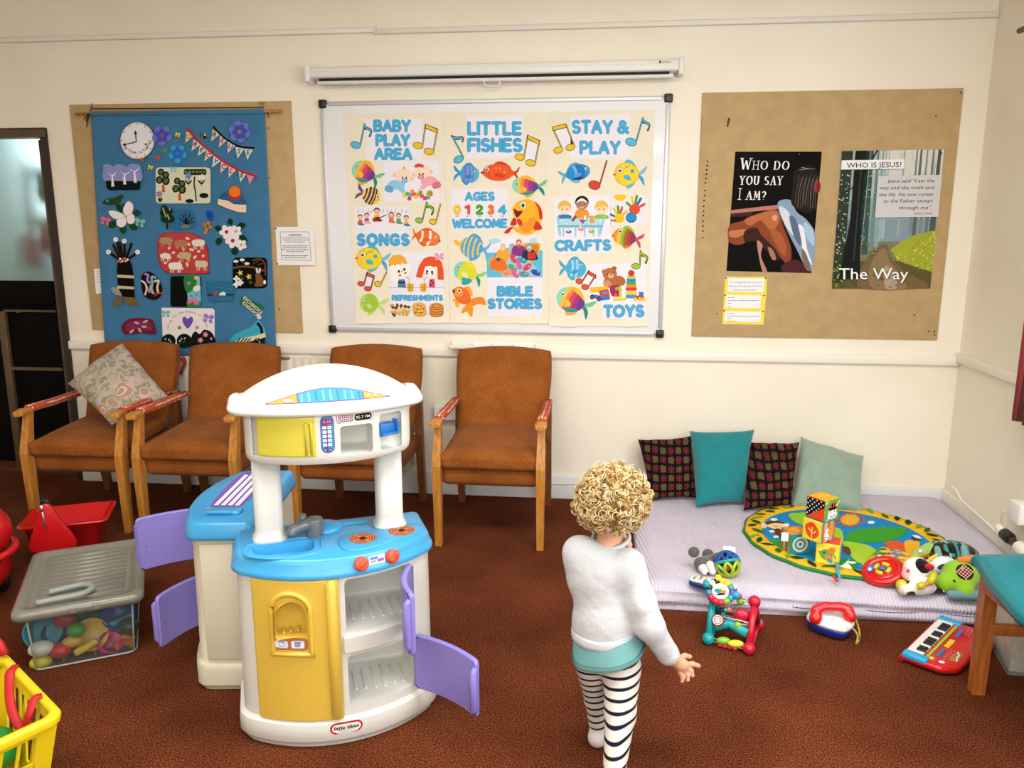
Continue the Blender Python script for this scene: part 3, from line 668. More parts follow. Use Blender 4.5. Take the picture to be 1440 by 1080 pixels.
# wind turbines
A = Felt(); A.curve([c2(*p) for p in ((145, 540), (150, 520), (190, 518), (225, 535), (250, 518), (300, 522), (330, 535), (365, 515), (425, 522), (440, 545), (438, 655), (165, 660))], '#8f93c8', 4)
A.poly([c2(163, 648), c2(440, 652), c2(438, 705), c2(425, 722), c2(190, 725), c2(170, 705)], '#0f1a18')
for x, y, x1, y1, s in ((215, 610, 220, 695, 1), (312, 600, 315, 678, -1), (392, 578, 400, 664, 1)):
    A.poly([c2(x-5, y), c2(x+5, y), c2(x1+12, y1), c2(x1-12, y1)], '#e8eaf2')
    for a in ((-150, -40, 60) if s > 0 else (-140, -25, 110)):
        q = math.radians(a); A.poly([c2(x, y-5), c2(x+58*math.cos(q), y+58*math.sin(q)), c2(x+5, y+6)], '#eef0f6')
A.done('wind_turbine_patch')
# cream tree scene
A = Felt(); A.poly([c2(*p) for p in rrect(568, 545, 1000, 830, 24)], CREAM); x1_, y1_ = c3(250, 828)
A.poly(rrect(*c2(562, 542), *c3(253, 830), 5), CREAM)
for tx, ty, t1 in ((622, 690, 738), (752, 760, 806)):
    A.poly([c2(tx-10, ty-10), c2(tx+8, ty-10), c2(tx+16, t1), c2(tx-8, t1)], '#d0483a')
    for dx, dy, r in ((-18, -110, 5), (20, -85, 5.5), (-30, -48, 5.5), (22, -40, 6)): A.ell(*c2(tx+dx, ty+dy), r*.9, r, '#12281a', 10); A.ell(*c2(tx+dx, ty+dy), r*.5, r*.65, '#5a6a42', 20)
A.poly(rrect(*c3(48, 556), *c3(230, 604), 3), '#16301c')
for k in range(6): A.ell(*c3(65+k*29, 578), 2.2, 1.8, '#6f7a44')
for x, y, c in ((85, 608, '#6f8cc4'), (190, 625, '#e8e8d8')):
    A.petals(*c3(x, y), 5, 5, c, .5); A.leaf(*c3(x, 680), *c3(x-28, 640), 2.4, DG); A.leaf(*c3(x, 680), *c3(x+28, 640), 2.4, DG); A.stroke([c3(x, y+15), c3(x, 690)], .9, DG)
A.stroke(spline([c3(*p) for p in ((135, 620), (132, 680), (142, 740), (148, 808))], 4, False), 1.8, '#15201a')
A.ell(*c3(210, 768), 6.5, 3.6, '#12201a'); A.ell(*c3(95, 812), 6, 2.8, '#12201a'); A.butterfly(*c2(705, 560), 4, '#8cc4c8'); A.petals(*c2(592, 755), 4.5, 5, '#a07a98', .5); A.leaf(*c2(598, 820), *c2(585, 780), 3, DG); A.leaf(*c2(598, 820), *c2(615, 780), 3, DG); A.done('tree_scene_patch')
# sun over hills
A = Felt(); A.curve([c3(*p) for p in ((330, 790), (380, 740), (480, 735), (540, 835), (440, 840))], '#2a5f86', 4); sx, sy = c3(455, 748)
A.poly([(sx+(12.5 if k % 2 else 7)*math.cos(2*PI*k/22), sy+(12.5 if k % 2 else 7)*math.sin(2*PI*k/22)) for k in range(22)], '#b8301e'); A.ell(sx, sy-2, 8.2, 7.6, '#f07a22')
A.poly([c3(*p) for p in ((322, 795), (400, 808), (450, 838), (548, 842), (546, 903), (480, 900), (400, 872), (320, 838))], '#ecd0b8'); A.done('sunset_patch')
# white butterfly on leaves, green bird
A = Felt(); A.curve([c2(*p) for p in ((140, 825), (165, 792), (230, 785), (295, 758), (298, 775), (270, 825), (210, 840), (150, 835))], '#2b4420', 5); A.ell(*c2(175, 808), 2, 2, '#4aa09a'); A.leaf(*c2(248, 830), *c2(298, 900), 8, '#17401f'); A.done('bird_patch')
A = Felt()
for q in (((375, 905), (445, 905), 9), ((350, 990), (412, 1040), 10), ((300, 1000), (302, 1075), 10), ((240, 970), (192, 1025), 11), ((320, 860), (300, 830), 5)): A.leaf(*c2(*q[0]), *c2(*q[1]), q[2], '#144a26')
for pts in (((318, 925), (300, 880), (330, 818), (360, 815), (385, 850), (375, 905), (345, 930)), ((318, 930), (260, 895), (200, 885), (185, 905), (225, 950), (300, 960)), ((310, 945), (255, 955), (250, 1000), (285, 1022), (320, 1005), (330, 960)), ((330, 935), (375, 910), (398, 950), (385, 990), (345, 992), (328, 960))):
    A.curve([c2(*p) for p in pts], '#b99a94', 5); m_ = np.mean(pts, 0); A.curve([c2(*(np.array(p)*.93+m_*.07)) for p in pts], '#ece8ea', 5)
A.stroke([c2(305, 905), c2(335, 965)], 1.6, '#c8b4a0'); A.done('white_butterfly_patch')
for f, x, y, c in ((c2, 160, 972, '#dc6a84'), (c2, 435, 985, '#7cc0b4')):
    A = Felt(); A.butterfly(*f(x, y), 6.2, c, 12); A.done('butterfly_patch')
# orchard and bare tree, cross
A = Felt(); A.stroke([c2(655, 960), c2(655, 1028)], 2.6, '#1d1b14')
for dx, dy, r in ((630, 870, 5), (672, 888, 4.6), (625, 905, 5.2), (660, 920, 6), (635, 950, 6), (685, 955, 5.5)): A.ell(*c2(dx, dy), r, r, '#15341d')
for k in range(13): A.ell(*c2(620+(k*37) % 70, 868+(k*53) % 95), .9, .9, '#d8c890')
A.done('orchard_patch')
A = Felt(); A.curve([c2(700, 900), c2(790, 878), c2(860, 900), c2(885, 990), c2(840, 1032), c2(690, 1028)], '#2f6a98', 5)
for a in (-150, -120, -95, -60, -30, -5): A.stroke([c2(805, 1000), c2(805+62*math.cos(math.radians(a)), 985+78*math.sin(math.radians(a)))], 1.4, '#171410')
A.stroke([c2(800, 1028), c2(806, 950)], 2.6, '#171410'); A.ell(*c2(800, 1015), 6, 3, '#7c7a5a'); A.done('bare_tree_patch')
A = Felt(); A.curve([c3(*p) for p in ((225, 900), (270, 895), (285, 940), (262, 975), (245, 960))], '#1a4aa8', 4); A.poly([c3(*p) for p in ((235, 968), (262, 975), (255, 1004), (274, 1012), (268, 1036), (248, 1030), (228, 1080), (205, 1072), (222, 1020), (200, 1010), (205, 986), (228, 995))], '#b9813e'); A.ell(*c3(238, 1012), 2, 2, '#7a5020'); A.done('cross_patch')
# white blossom spray
A = Felt()
for q in (((880+0, 0), 0), ): pass
for x0, y0, x1, y1, w in ((345, 80, 312, 138, 9), (480, 70, 555, 108, 10), (440, 160, 470, 218, 10), (350, 15, 296, -4, 8), (425, -20, 412, -75, 8), (475, -5, 540, -25, 9)): A.leaf(*c5(x0, y0), *c5(x1, y1), w, '#14381f')
for x, y, r, m_ in ((390, 35, 9.5, '#b8202c'), (465, 30, 8, '#caa84a'), (440, 105, 10, '#c02430'), (508, 138, 7.5, '#c8b878')):
    A.petals(*c5(x, y), r, 5, '#e9e6e8', .55, .5); A.ell(*c5(x, y), r*.28, r*.28, m_)
A.done('blossom_patch')
# red sheep patch
A = Felt(); P_ = [c4(*p) for p in ((590, 75), (640, 42), (760, 40), (860, 42))]+[c5(*p) for p in ((130, 50), (200, 90), (240, 180), (250, 330), (240, 368), (20, 372))]+[c4(*p) for p in ((690, 370), (610, 330), (578, 220), (578, 130))]
A.curve(P_, '#8a2424', 4); m_ = np.mean(P_, 0); A.curve([tuple(np.array(p)*.97+m_*.03) for p in P_], '#bc4240', 4)
for k in range(24):
    a = k*2.4; r = 30*math.sqrt((k+.5)/24); A.ell(257+r*math.cos(a)*1.02, 357+r*.75*math.sin(a), 2.2+(k % 3)*.6, 1.8, '#dcd0bc', k*40, 10)
for f, x, y, c, s in ((c4, 645, 108, '#a88e68', 1), (c4, 765, 130, '#b07858', 1), (c5, 165, 125, '#e0dccc', 1), (c4, 640, 230, '#e4dccc', .8), (c4, 795, 225, '#c0a880', 1), (c4, 720, 310, '#e8e4d8', 1.05), (c5, 190, 295, '#cfc0a4', 1)):
    px, py = f(x, y); A.curve([(px-8*s, py-4*s), (px, py-5.5*s), (px+8*s, py-4*s), (px+9*s, py+1*s), (px+5*s, py+4*s), (px-5*s, py+4*s), (px-9*s, py+1*s)], c, 4)
    for dx in (-6, -3, 4, 6.5): A.stroke([(px+dx*s, py+3*s), (px+dx*s, py+8*s)], 1.4*s, c)
A.done('sheep_patch')
# black flower vase with lace bands
A = Felt()
for x0, y0, x1, y1 in ((262, 250, 190, 198), (270, 235, 225, 140), (285, 235, 248, 98), (300, 235, 275, 120), (315, 235, 312, 110), (330, 240, 368, 130), (345, 250, 415, 200)): A.stroke([c4(x0, y0), c4(x1, y1)], 3.6, '#5a3c28'); A.stroke([c4(x0, y0), c4(x1, y1)], 2.9, '#120c0c')
A.poly([c4(*p) for p in ((262, 262), (355, 262), (375, 310), (385, 380), (395, 560), (300, 552), (262, 480), (252, 330))], '#130a0d')
for y in (386, 474): A.poly([c4(255, y-10), c4(388, y-2), c4(390, y+20), c4(257, y+13)], '#c8c4a4')
for k, (x, y) in enumerate(((265, 268), (278, 250), (298, 268), (315, 246), (338, 256), (325, 268), (282, 275))): A.ell(*c4(x, y), 1.6, 1.6, ('#d86a6a', '#e8e4d8', '#e4c86a')[k % 3])
for x, y in ((243, 96), (312, 108), (185, 195), (418, 196)): A.ell(*c4(x, y), 3.4, 3.4, '#f0f0f2'); A.ell(*c4(x, y), 1.4, 1.4, '#c8c8d0')
A.done('vase_patch')
A = Felt()
for x0, y0, x1, y1, w, c in ((295, 540, 205, 480, 10, '#9a9488'), (295, 545, 390, 495, 8, '#6d5a30'), (295, 548, 220, 628, 12, '#6b6248'), (300, 548, 425, 620, 13, '#756234')): A.leaf(*c4(x0, y0), *c4(x1, y1), w, c)
A.done('dragonfly_patch')
# dark oval, town at night, ship, rabbit, water, valley and so on
A = Felt(); A.curve([c4(*p) for p in ((445, 400), (480, 355), (530, 360), (590, 420), (615, 500), (590, 560), (535, 578), (470, 545), (448, 470))], '#240a14', 5)
for pts, c, w in ((((478, 372), (502, 380), (495, 420), (515, 440)), '#a890d0', 3), (((560, 400), (530, 395), (535, 450), (525, 500), (545, 525)), '#78b4c8', 3.2), (((450, 425), (480, 450), (490, 490), (478, 535)), '#d8d4d4', 2.4), (((555, 430), (585, 425), (575, 480), (582, 520)), '#e0c8a8', 3), (((495, 470), (510, 520), (520, 460), (545, 520)), '#d89a8a', 1.2), (((560, 545), (575, 520), (600, 525), (632, 518)), '#d04a2a', 1.6)):
    A.stroke(spline([c4(*p) for p in pts], 4, False), w, c)
A.done('hares_patch')
A = Felt(); x0, y0 = c4(680, 388); x1, y1 = c5(188, 632); A.poly(rrect(x0, y0, x1, y1, 4), '#0b0d0c'); xm = c4(805, 0)[0]; A.poly([(xm, y0+.4), (x1-2, y0+.4), (x1, y1-4), (x1-3, y1), (xm+3, y1)], '#64bcd8')
A.curve([c4(*p) for p in ((790, 395), (860, 390), (890, 430), (870, 480), (830, 520), (795, 490))], '#2a7a30', 5); A.ell(*c5(150, 403), 3.2, 2.8, '#f0b834'); A.ell(*c5(152, 485), 5.4, 4, '#ecdfc8', -20); A.ell(*c4(828, 445), 2.8, 2.6, '#9a78c0')
A.poly([(xm, y1-6), (x1, y1-8), (x1, y1-3), (x1-3, y1), (xm+2, y1)], '#2f8a3c')
for x, y in ((95, 588), (130, 580), (150, 598)): A.petals(*c5(x, y), 3.6, 5, '#e06a9c', .55)
for x, y in ((110, 548), (150, 535)): A.ell(*c5(x, y), 1.8, 1.6, '#a8703a')
A.done('day_and_night_patch')
A = Felt(); A.poly([c5(*p) for p in ((235, 425), (440, 425), (455, 500), (440, 590), (260, 590), (230, 500))], '#2a6d92')
for k in range(60):
    x, y = 240+(k*73) % 200, 432+(k*41) % 150; A.stroke([c5(x, y), c5(x+14, y+5*math.sin(k))], .35, '#5f9ab4' if k % 2 else '#1c4f70', cap=False)
A.stroke([c5(242, 540), c5(445, 536)], 1.8, '#1c2226'); A.curve([c5(280, 540), c5(292, 516), c5(312, 520), c5(318, 540)], '#c83a30', 4); A.poly([c5(328, 542), c5(342, 520), c5(380, 516), c5(386, 542)], '#e8e4e0'); A.poly([c5(362, 518), c5(364, 504), c5(370, 516)], '#e8e4e0'); A.done('harbour_patch')
A = Felt(); A.poly(rrect(*c5(440, 240), *c5(715, 485), 6), '#0c0b0c'); A.stroke(spline([c5(*p) for p in ((445, 322), (520, 312), (600, 318), (690, 345))], 4, False), 3.2, '#6b4426')
A.stroke(spline([c5(*p) for p in ((600, 262), (660, 252), (695, 290), (700, 380))], 4, False), 2, '#6b4426'); A.stroke([c5(605, 290), c5(650, 262)], 1.2, '#6b4426'); A.stroke([c5(640, 300), c5(680, 285)], 1.2, '#6b4426')
for x, y in ((465, 270), (515, 258), (553, 288)): A.ell(*c5(x, y), 3.6, 2, '#e4e2e0'); A.leaf(*c5(x, y+10), *c5(x+10, y+35), 1.6, '#2f5a2a')
for x, y in ((500, 362), (568, 392)):
    A.poly([(c5(x, y)[0]+(5 if k % 2 else 2)*math.cos(k*PI/5), c5(x, y)[1]+(5 if k % 2 else 2)*math.sin(k*PI/5)) for k in range(10)], '#e8c33a'); A.stroke([c5(x+8, y+15), c5(x+15, y+55)], 1, '#2f6a30'); A.ell(*c5(x+15, y+48), 2.6, 1.6, '#2f6a30')
for x, y in ((470, 410), (500, 440), (468, 455)): A.petals(*c5(x, y), 4.2, 4, '#e2e0e0', .6)
A.curve([c5(*p) for p in ((625, 380), (660, 375), (685, 420), (680, 465), (615, 468), (625, 430))], '#7a5230', 5); A.ell(*c5(640, 382), 3.6, 3.2, '#7a5230'); A.ell(*c5(634, 345), 1.6, 4, '#d8d0cc', -8); A.ell(*c5(655, 345), 1.6, 4, '#d8d0cc', 10); A.ell(*c5(695, 437), 1.9, 3, '#eceaea'); A.done('rabbit_patch')
A = Felt(); A.curve([c4(*p) for p in ((290, 780), (350, 730), (430, 722), (530, 735), (555, 790), (560, 850), (440, 845), (330, 855), (295, 830))], '#6a2038', 5); A.curve([c4(*p) for p in ((330, 775), (420, 740), (520, 760), (530, 820), (430, 810), (340, 830))], '#7d3058', 5)
for x, y, r in ((410, 762, 20), (480, 750, -25), (470, 792, 5), (370, 830, -40), (435, 820, 55)): A.ell(*c4(x, y), 4, 1.5, '#d8a890', r)
A.done('river_fish_patch')
A = Felt(); x0, y0 = c4(605, 640); x1, y1 = c5(295, 955); A.poly([(x0+.5, y0), (x1-3, y0+1), (x1, y0+4), (x1, y1), (x0+3, y1)], '#e6e2e2')
for x, y, r in ((665, 905, 9.5), (790, 905, 10)): A.ell(*c4(x, y), r*1.06, r, '#101c16'); A.poly([(c4(x, y)[0]-r, c4(x, y)[1]), (c4(x, y)[0]+r, c4(x, y)[1]), (c4(x, y)[0]+r, y1), (c4(x, y)[0]-r, y1)], '#101c16')
A.curve([c5(110, 870), c5(140, 830), c5(175, 850), c5(215, 815), c5(280, 850), c5(295, 955), c5(100, 955)], '#101c16', 5)
for x, y, c in ((640, 890, '#dcdcd4'), (668, 895, '#dcdcd4'), (683, 910, '#dcdcd4'), (755, 905, '#dcdcd4'), (770, 888, '#e0dcd4'), (795, 885, '#e0dcd4')): A.ell(*c4(x, y), 1.1, 1.1, c); A.stroke([c4(x, y+14), c4(x-8, y+36)], .8, '#3f7a40')
for x, y, r in ((182, 900, 3.8), (222, 855, 3.8), (268, 888, 2)): A.petals(*c5(x, y), r, 5, '#d87c9c', .5); A.ell(*c5(x, y), r*.25, r*.25, '#e8c86a')
hx, hy = c5(80, 755); A.curve([(hx, hy-4.5), (hx+4.4, hy-7.6), (hx+7.6, hy-4), (hx+5.5, hy+3), (hx, hy+9), (hx-5.5, hy+3), (hx-7.6, hy-4), (hx-4.4, hy-7.6)], '#6f4fae', 5)
A.butterfly(*c5(245, 728), 6.4, '#9a7ac8', 10); A.butterfly(*c4(645, 690), 5, '#7ab4b8', 0); A.ell(*c5(15, 800), 2.6, 2.6, '#8a7a6a'); A.ell(*c5(155, 800), 2.6, 2.4, '#b09080')
A.arc_text('caring for the beauty of nature', hx, hy+14, 27.5, -172, -16, 4.4, '#c8743c', False); A.done('heart_and_hills_patch')
A = Felt(); A.poly([c5(*p) for p in ((520, 545), (690, 632), (660, 705), (495, 605))], '#2a6a44')
for k in range(5):
    for j in range(2):
        x, y = 530+k*30-j*5, 558+k*26+j*42; A.poly([c5(x, y-10), c5(x+26, y+6), c5(x+18, y+30), c5(x-8, y+14)], '#d8d4c4'); A.ell(*c5(x+9, y+10), 1.6, 1.4, ('#6a4a30', '#1c1814', '#a88a60')[(k+j) % 3])
A.poly([c5(638, 690), c5(660, 690), c5(655, 735), c5(632, 728)], '#dcdcdc'); A.done('allotment_patch')
A = Felt(); A.curve([c5(*p) for p in ((412, 935), (450, 860), (580, 795), (640, 740), (685, 790), (700, 850), (600, 900))], '#3fa6c4', 5); A.poly([c5(*p) for p in ((412, 940), (500, 885), (600, 870), (700, 840), (703, 880), (560, 915))], '#e0d8ac'); A.poly([c5(*p) for p in ((470, 945), (560, 915), (620, 905), (700, 875), (695, 960), (480, 955))], '#16221a')
for x in (490, 520, 545, 570, 620, 640): A.stroke([c5(x-18, 918), c5(x+10, 885)], 1.6, '#15181a')
A.stroke(spline([c5(*p) for p in ((640, 768), (665, 800), (672, 838))], 4, False), 4, '#12140f'); A.stroke([c5(650, 905), c5(672, 960)], .8, '#e0e0d8'); A.done('coast_patch')
# red ribbon end below the hanging, between the chairs
o = B().tube(spline([tuple(at_y(x, y, -.078)) for x, y in ((256, 503), (260, 509), (257, 517), (254, 526))], 4, False), [.012, .014, .013, .008]+[.008]*9, 8).build('red_tassel', mat('red_ribbon', '#b3161c', .6), ban)
# printed notices beside the hanging
def sheet(px, y, name, m=None):
    P = [Vector(at_y(*p, y)) for p in px]; b = B(); b.add([tuple(p) for p in P]+[tuple(p+Vector((0, .0006, 0))) for p in P], [[0, 1, 2, 3], [7, 6, 5, 4], [0, 4, 5, 1], [1, 5, 6, 2], [2, 6, 7, 3], [3, 7, 4, 0]]); return b
PAPER = mat('white_paper', '#f0eef0', .7)
def paper_thing(name, label, cat, px, y, m=PAPER):
    t = thing(name, label, cat, tuple(np.mean([at_y(*p, y) for p in px], 0))); sheet(px, y, name).build('sheet', m, t); return t
t = paper_thing('printed_notice', 'white printed notice with a bordered paragraph, pinned right of the blue hanging', 'notice', [(387, 319), (441, 319), (444, 373), (390, 373)], -.015)
A = Art(on_wall(-.0156))
for a, b_ in (((394, 326), (434.5, 326)), ((434.5, 326), (437.5, 366)), ((437.5, 366), (396, 365.5)), ((396, 365.5), (394, 326))): A.stroke([a, b_], .5, '#4a4a4a')
A.stroke([(406, 330.2), (424, 330.2)], 1.1, '#3a3a3a', cap=False); A.stroke([(405, 332), (425, 332)], .3, '#333333', cap=False)
for k in range(11):          # too small to read in the photograph: rows of broken dark ticks
    if k in (3, 8): continue
    w = (18, 19, 14, 0, 18, 17, 19, 12, 0, 18.5, 15)[k]; x = 415.5-w
    while x < 415.5+w:
        d = 1.6+random.random()*3; A.stroke([(x, 334.6+k*2.75), (min(x+d, 415.5+w), 334.6+k*2.75)], .95, '#7a7a7c', cap=False); x += d+.8
A.build('print', t)
t = paper_thing('white_card', 'small white card half hidden behind the left edge of the blue hanging', 'card', [(132, 378), (152, 377), (154, 412), (135, 413)], -.014); A = Art(on_wall(-.0146))
for k in range(5): A.stroke([(135, 381+k*4), (146, 381+k*4)], .6, '#c8a89a', cap=False)
A.build('print', t)
# ---------------------------------------------------------------- three cream posters on the whiteboard
POST = mat('cream_poster_paper', '#ece5d0', .75, var=.02, vscale=5)
YP = -.0185; PWALL = on_wall(YP)
BLU, BLD, PANEL = '#4aaede', '#2f7fae', '#eceaf4'
def poster(px, label):
    t = thing('poster', label, 'poster', tuple(np.mean([at_y(*p, YP) for p in px], 0)), group='cream posters on the whiteboard')
    P = [np.array(at_y(*p, YP)) for p in px]; b = B(); V = []; F = []; nx, nz = 24, 30
    for j in range(nz+1):
        for i in range(nx+1):
            u, v = i/nx, j/nz; p = (P[0]*(1-u)+P[1]*u)*(1-v)+(P[3]*(1-u)+P[2]*u)*v
            e = max(0, v-.955)/.045; V.append((p[0], p[1]+.0006-.008*e*e*(.6+.4*math.sin(u*9)), p[2]+.0015*math.sin(u*22)*(j in (0, nz))))
    for j in range(nz):
        for i in range(nx): F.append([j*(nx+1)+i, (j+1)*(nx+1)+i, (j+1)*(nx+1)+i+1, j*(nx+1)+i+1])
    b.add(V, F, 0, True); b.build('sheet', POST, t); return t
def q1(x, y): return (475+.14815*x, 150+.14815*y)
def q1b(x, y): return (475+.14815*x, 300+.14815*y)
def q2(x, y): return (620+.14815*x, 150+.14815*y)
def q2b(x, y): return (620+.14815*x, 300+.14815*y)
def q3(x, y): return (765+.14815*x, 150+.14815*y)
def q3b(x, y): return (765+.14815*x, 300+.14815*y)
S_ = .14815
def pane(t, q, box, name='picture_panel', c=PANEL):
    A = Art(PWALL); A.poly([q(*p) for p in box], c); return A
def title(t, q, box, rows):
    A = pane(t, q, box)
    for txt, x0, y0, x1, h, w in rows:
        p0 = q(x0, y0); p1 = q(x1, y0); A.caps(txt, p0[0], p0[1], p1[0], h*S_, w*S_, BLU, BLD)
    A.build('title_panel', t)
def note1(t, q, head, top, c, flag=0, r=(48, 30), rot=15):
    A = Art(PWALL); A.L = 12; K = '#1c1c1c'; hx, hy = q(*head); rx, ry = r[0]*S_, r[1]*S_; tx, ty = q(*top)
    ex = hx+rx*.9
    A.ell(hx, hy, rx+.6, ry+.6, K, rot); A.stroke([(ex, hy), (tx, ty)], 2.3, K)
    if flag: A.curve([(tx-.8, ty-.6), (tx+3, ty+3.4), (tx+flag*8+.8, ty+6.5), (tx+flag*10.6, ty+11), (tx+flag*8, ty+18), (tx+flag*5.8, ty+17.6), (tx+flag*7.6, ty+11.5), (tx+flag*4.6, ty+8.6), (tx-.6, ty+7)], K, 4); A.curve([(tx+.4, ty+1.4), (tx+3, ty+4.6), (tx+flag*8, ty+7.4), (tx+flag*9.6, ty+11), (tx+flag*7.4, ty+16.2), (tx+flag*8.2, ty+11), (tx+flag*4.6, ty+7.6), (tx+.3, ty+5.6)], c, 4)
    A.ell(hx, hy, rx-.2, ry-.2, c, rot); A.stroke([(ex, hy), (tx, ty)], .9, c); A.build('music_note', t)
def note2(t, q, h1, t1, h2, t2, c, beam=34, r=(46, 29), rot=12):
    A = Art(PWALL); A.L = 12; K = '#1c1c1c'; rx, ry = r[0]*S_, r[1]*S_; P = [q(*p) for p in (h1, t1, h2, t2)]; bm = beam*S_
    A.poly([P[1], P[3], (P[2][0]+rx*.9, P[2][1]), (P[0][0]+rx*.9, P[0][1])], PANEL)
    for h, tp in ((P[0], P[1]), (P[2], P[3])):
        A.ell(h[0], h[1], rx+.6, ry+.6, K, rot); A.stroke([(h[0]+rx*.9, h[1]), tp], 2.2, K); A.ell(h[0], h[1], rx-.2, ry-.2, c, rot); A.stroke([(h[0]+rx*.9, h[1]), tp], .8, c)
    A.poly([(P[1][0]-.7, P[1][1]-.8), (P[3][0]+.9, P[3][1]-.8), (P[3][0]+.6, P[3][1]+bm+.6), (P[1][0]-.9, P[1][1]+bm+.6)], K); A.poly([(P[1][0]+.2, P[1][1]+.2), (P[3][0]-.1, P[3][1]+.2), (P[3][0]-.4, P[3][1]+bm-.4), (P[1][0]-.1, P[1][1]+bm-.4)], c); A.build('music_note', t)
def fish(t, q, cx, cy, L, H, face, rot, bands, tail, top=None, bot=None, side=None, eye=(.62, -.15, .13), spots=(), out=None, lips=None, k=.5, tl=.62, slant=0, ew='#f4f4ee', patch=()):
    """a fish cut-out, nose towards +x in its own frame; bands are vertical colour bands (x0, x1, colour)"""
    A = Art(PWALL); A.L = 30; ox, oy = q(cx, cy); a = math.radians(rot); ca, sa = math.cos(a), math.sin(a); hl, hh = L*S_/2, H*S_/2
    def T(x, y): X = x*hl*face; Y = y*hh; return (ox+X*ca-Y*sa, oy+X*sa+Y*ca)
    prof = lambda x: max(0, 1-abs(x)**2.1)**k*(1 if x > 0 else (1-.25*x*x))
    if isinstance(tail, str): tail = [tail, tail]
    A.curve([T(-.86, -.08), T(-1.1, -.32), T(-1-tl, -.85), T(-1-tl*.8, -.3), T(-1.12, 0)], tail[0], 4); A.curve([T(-.86, .08), T(-1.12, 0), T(-1-tl*.7, .35), T(-1-tl*.8, .95), T(-1.1, .35)], tail[1], 4)
    if top: A.curve([T(.35, -.8), T(.05, -1.3), T(-.45, -1.15), T(-.8, -.5), T(-.2, -.6)], top, 4)
    if bot: A.curve([T(.1, .8), T(-.15, 1.3), T(-.6, 1.0), T(-.75, .5), T(-.2, .6)], bot, 4)
    xs = [-1+2*i/26 for i in range(27)]
    if out: A.poly([T(x*1.03, -prof(x)*1.04-.01) for x in xs]+[T(x*1.03, prof(x)*1.04+.01) for x in xs[::-1]], out)
    for x0, x1, c in bands:
        pts = []; n = 9
        for j in range(n+1):
            y = -1+2*j/n; pts.append((x0+.13*(1-y*y)+slant*y, y))
        up = []
        for j in range(n+1):
            y = 1-2*j/n; up.append((x1+.13*(1-y*y)+slant*y, y))
        seg = lambda a, b_: [(a[0]+(b_[0]-a[0])*j/14, a[1]) for j in range(1, 14)]
        P = [(max(-1, min(1, x)), y) for x, y in pts+seg(pts[-1], up[0])+up+seg(up[-1], pts[0])]; A.poly([T(x, y*prof(x)) for x, y in P], c)
    for x, y, r, c in spots: A.ell(*T(x, y*prof(x)), r*hl, r*hl, c, n=14)
    for pts, c in patch: A.curve([T(*p) for p in pts], c, 4)
    if side: A.curve([T(.25, .15), T(-.15, .1), T(-.4, .5), T(-.05, .55), T(.2, .4)], side, 4)
    if lips: A.ell(*T(1.0, .12), .1*hl, .08*hl, lips, rot); A.ell(*T(1.0, .12), .05*hl, .035*hl, '#3a1010', rot)
    ex, ey, er = eye; A.ell(*T(ex, ey), er*hl*1.12, er*hl*1.2, '#6a5a4a'); A.ell(*T(ex, ey), er*hl, er*hl*1.08, ew); A.ell(*T(ex+.02, ey+.02), er*hl*.6, er*hl*.66, '#17130f'); A.ell(*T(ex+.05, ey-.05), er*hl*.2, er*hl*.2, '#ffffff')
    A.build('fish', t)
RB = [(-1.1, -.62, '#6a3f98'), (-.66, -.3, '#a83a80'), (-.34, .02, '#d8486a'), (-.02, .26, '#ee8a4a'), (.22, .5, '#f2c038'), (.46, 1.1, '#8fd8bc')]
RBP = (([(-.2, 1.02), (-.75, .62), (-.45, .55), (.1, .78), (.4, .86)], '#1f9a98'), ([(.4, -.9), (-.1, -1.12), (-.6, -.8), (-.9, -.35), (-.4, -.62)], '#f0b82c'), ([(.3, .15), (-.1, .25), (-.1, .6), (.2, .62)], '#f6c23c'))
def rainbow(t, q, cx, cy, L, H, face, rot): fish(t, q, cx, cy, L, H, face, rot, RB, ['#6fc48c', '#17907c'], None, '#f0a83a', None, (.62, -.15, .12), patch=RBP, ew='#e8f4ec')
YS = [(.05, -.62, .09, '#3fb0b8'), (-.45, -.35, .16, '#35a8b8'), (.25, -.45, .05, '#6a9a58'), (-.15, -.72, .06, '#48a8b0')]
def spotty(t, q, cx, cy, L, H, face, rot): fish(t, q, cx, cy, L, H, face, rot, [(-1.1, .5, '#f4d52c'), (.44, 1.1, '#f6c928')], ['#74c0e4', '#4aa6d8'], '#5fb6dc', '#5fb6dc', '#48b4d6', (.55, -.3, .19), YS, '#c89a28', '#d8662c')
# ---- poster 1
t = poster([(482, 161), (622.5, 158), (633, 454), (501.5, 455)], 'leftmost of the three cream posters, headed BABY PLAY AREA, with songs and refreshments pictures')
title(t, q1, [(262, 112), (800, 108), (808, 500), (275, 512)], [('BABY', 352, 227, 680, 90, 26), ('PLAY', 372, 362, 672, 88, 26), ('AREA', 360, 492, 694, 86, 26)])
note1(t, q1, (170, 364), (255, 165), '#56bfe4', 1); note2(t, q1, (762, 370), (835, 170), (866, 425), (945, 215), '#ecc428')
rainbow(t, q1, 245, 615, 230, 200, -1, 28)
fish(t, q1, 315, 845, 170, 170, 1, 20, [(-1.1, -.78, '#f4d24a'), (-.8, -.6, '#4a2f6a'), (-.62, -.42, '#f4d24a'), (-.46, -.18, '#4f3474'), (-.2, -.02, '#f4d24a'), (-.05, .24, '#4a2f6a'), (.2, .34, '#f4d24a'), (.3, .48, '#2f2030'), (.46, 1.1, '#f6c834')], ['#6a4a8c', '#7a4a84'], eye=(.72, -.2, .17), lips='#f0b828', tl=.75)
A = pane(t, q1, [(420, 520), (955, 508), (968, 905), (440, 905)])
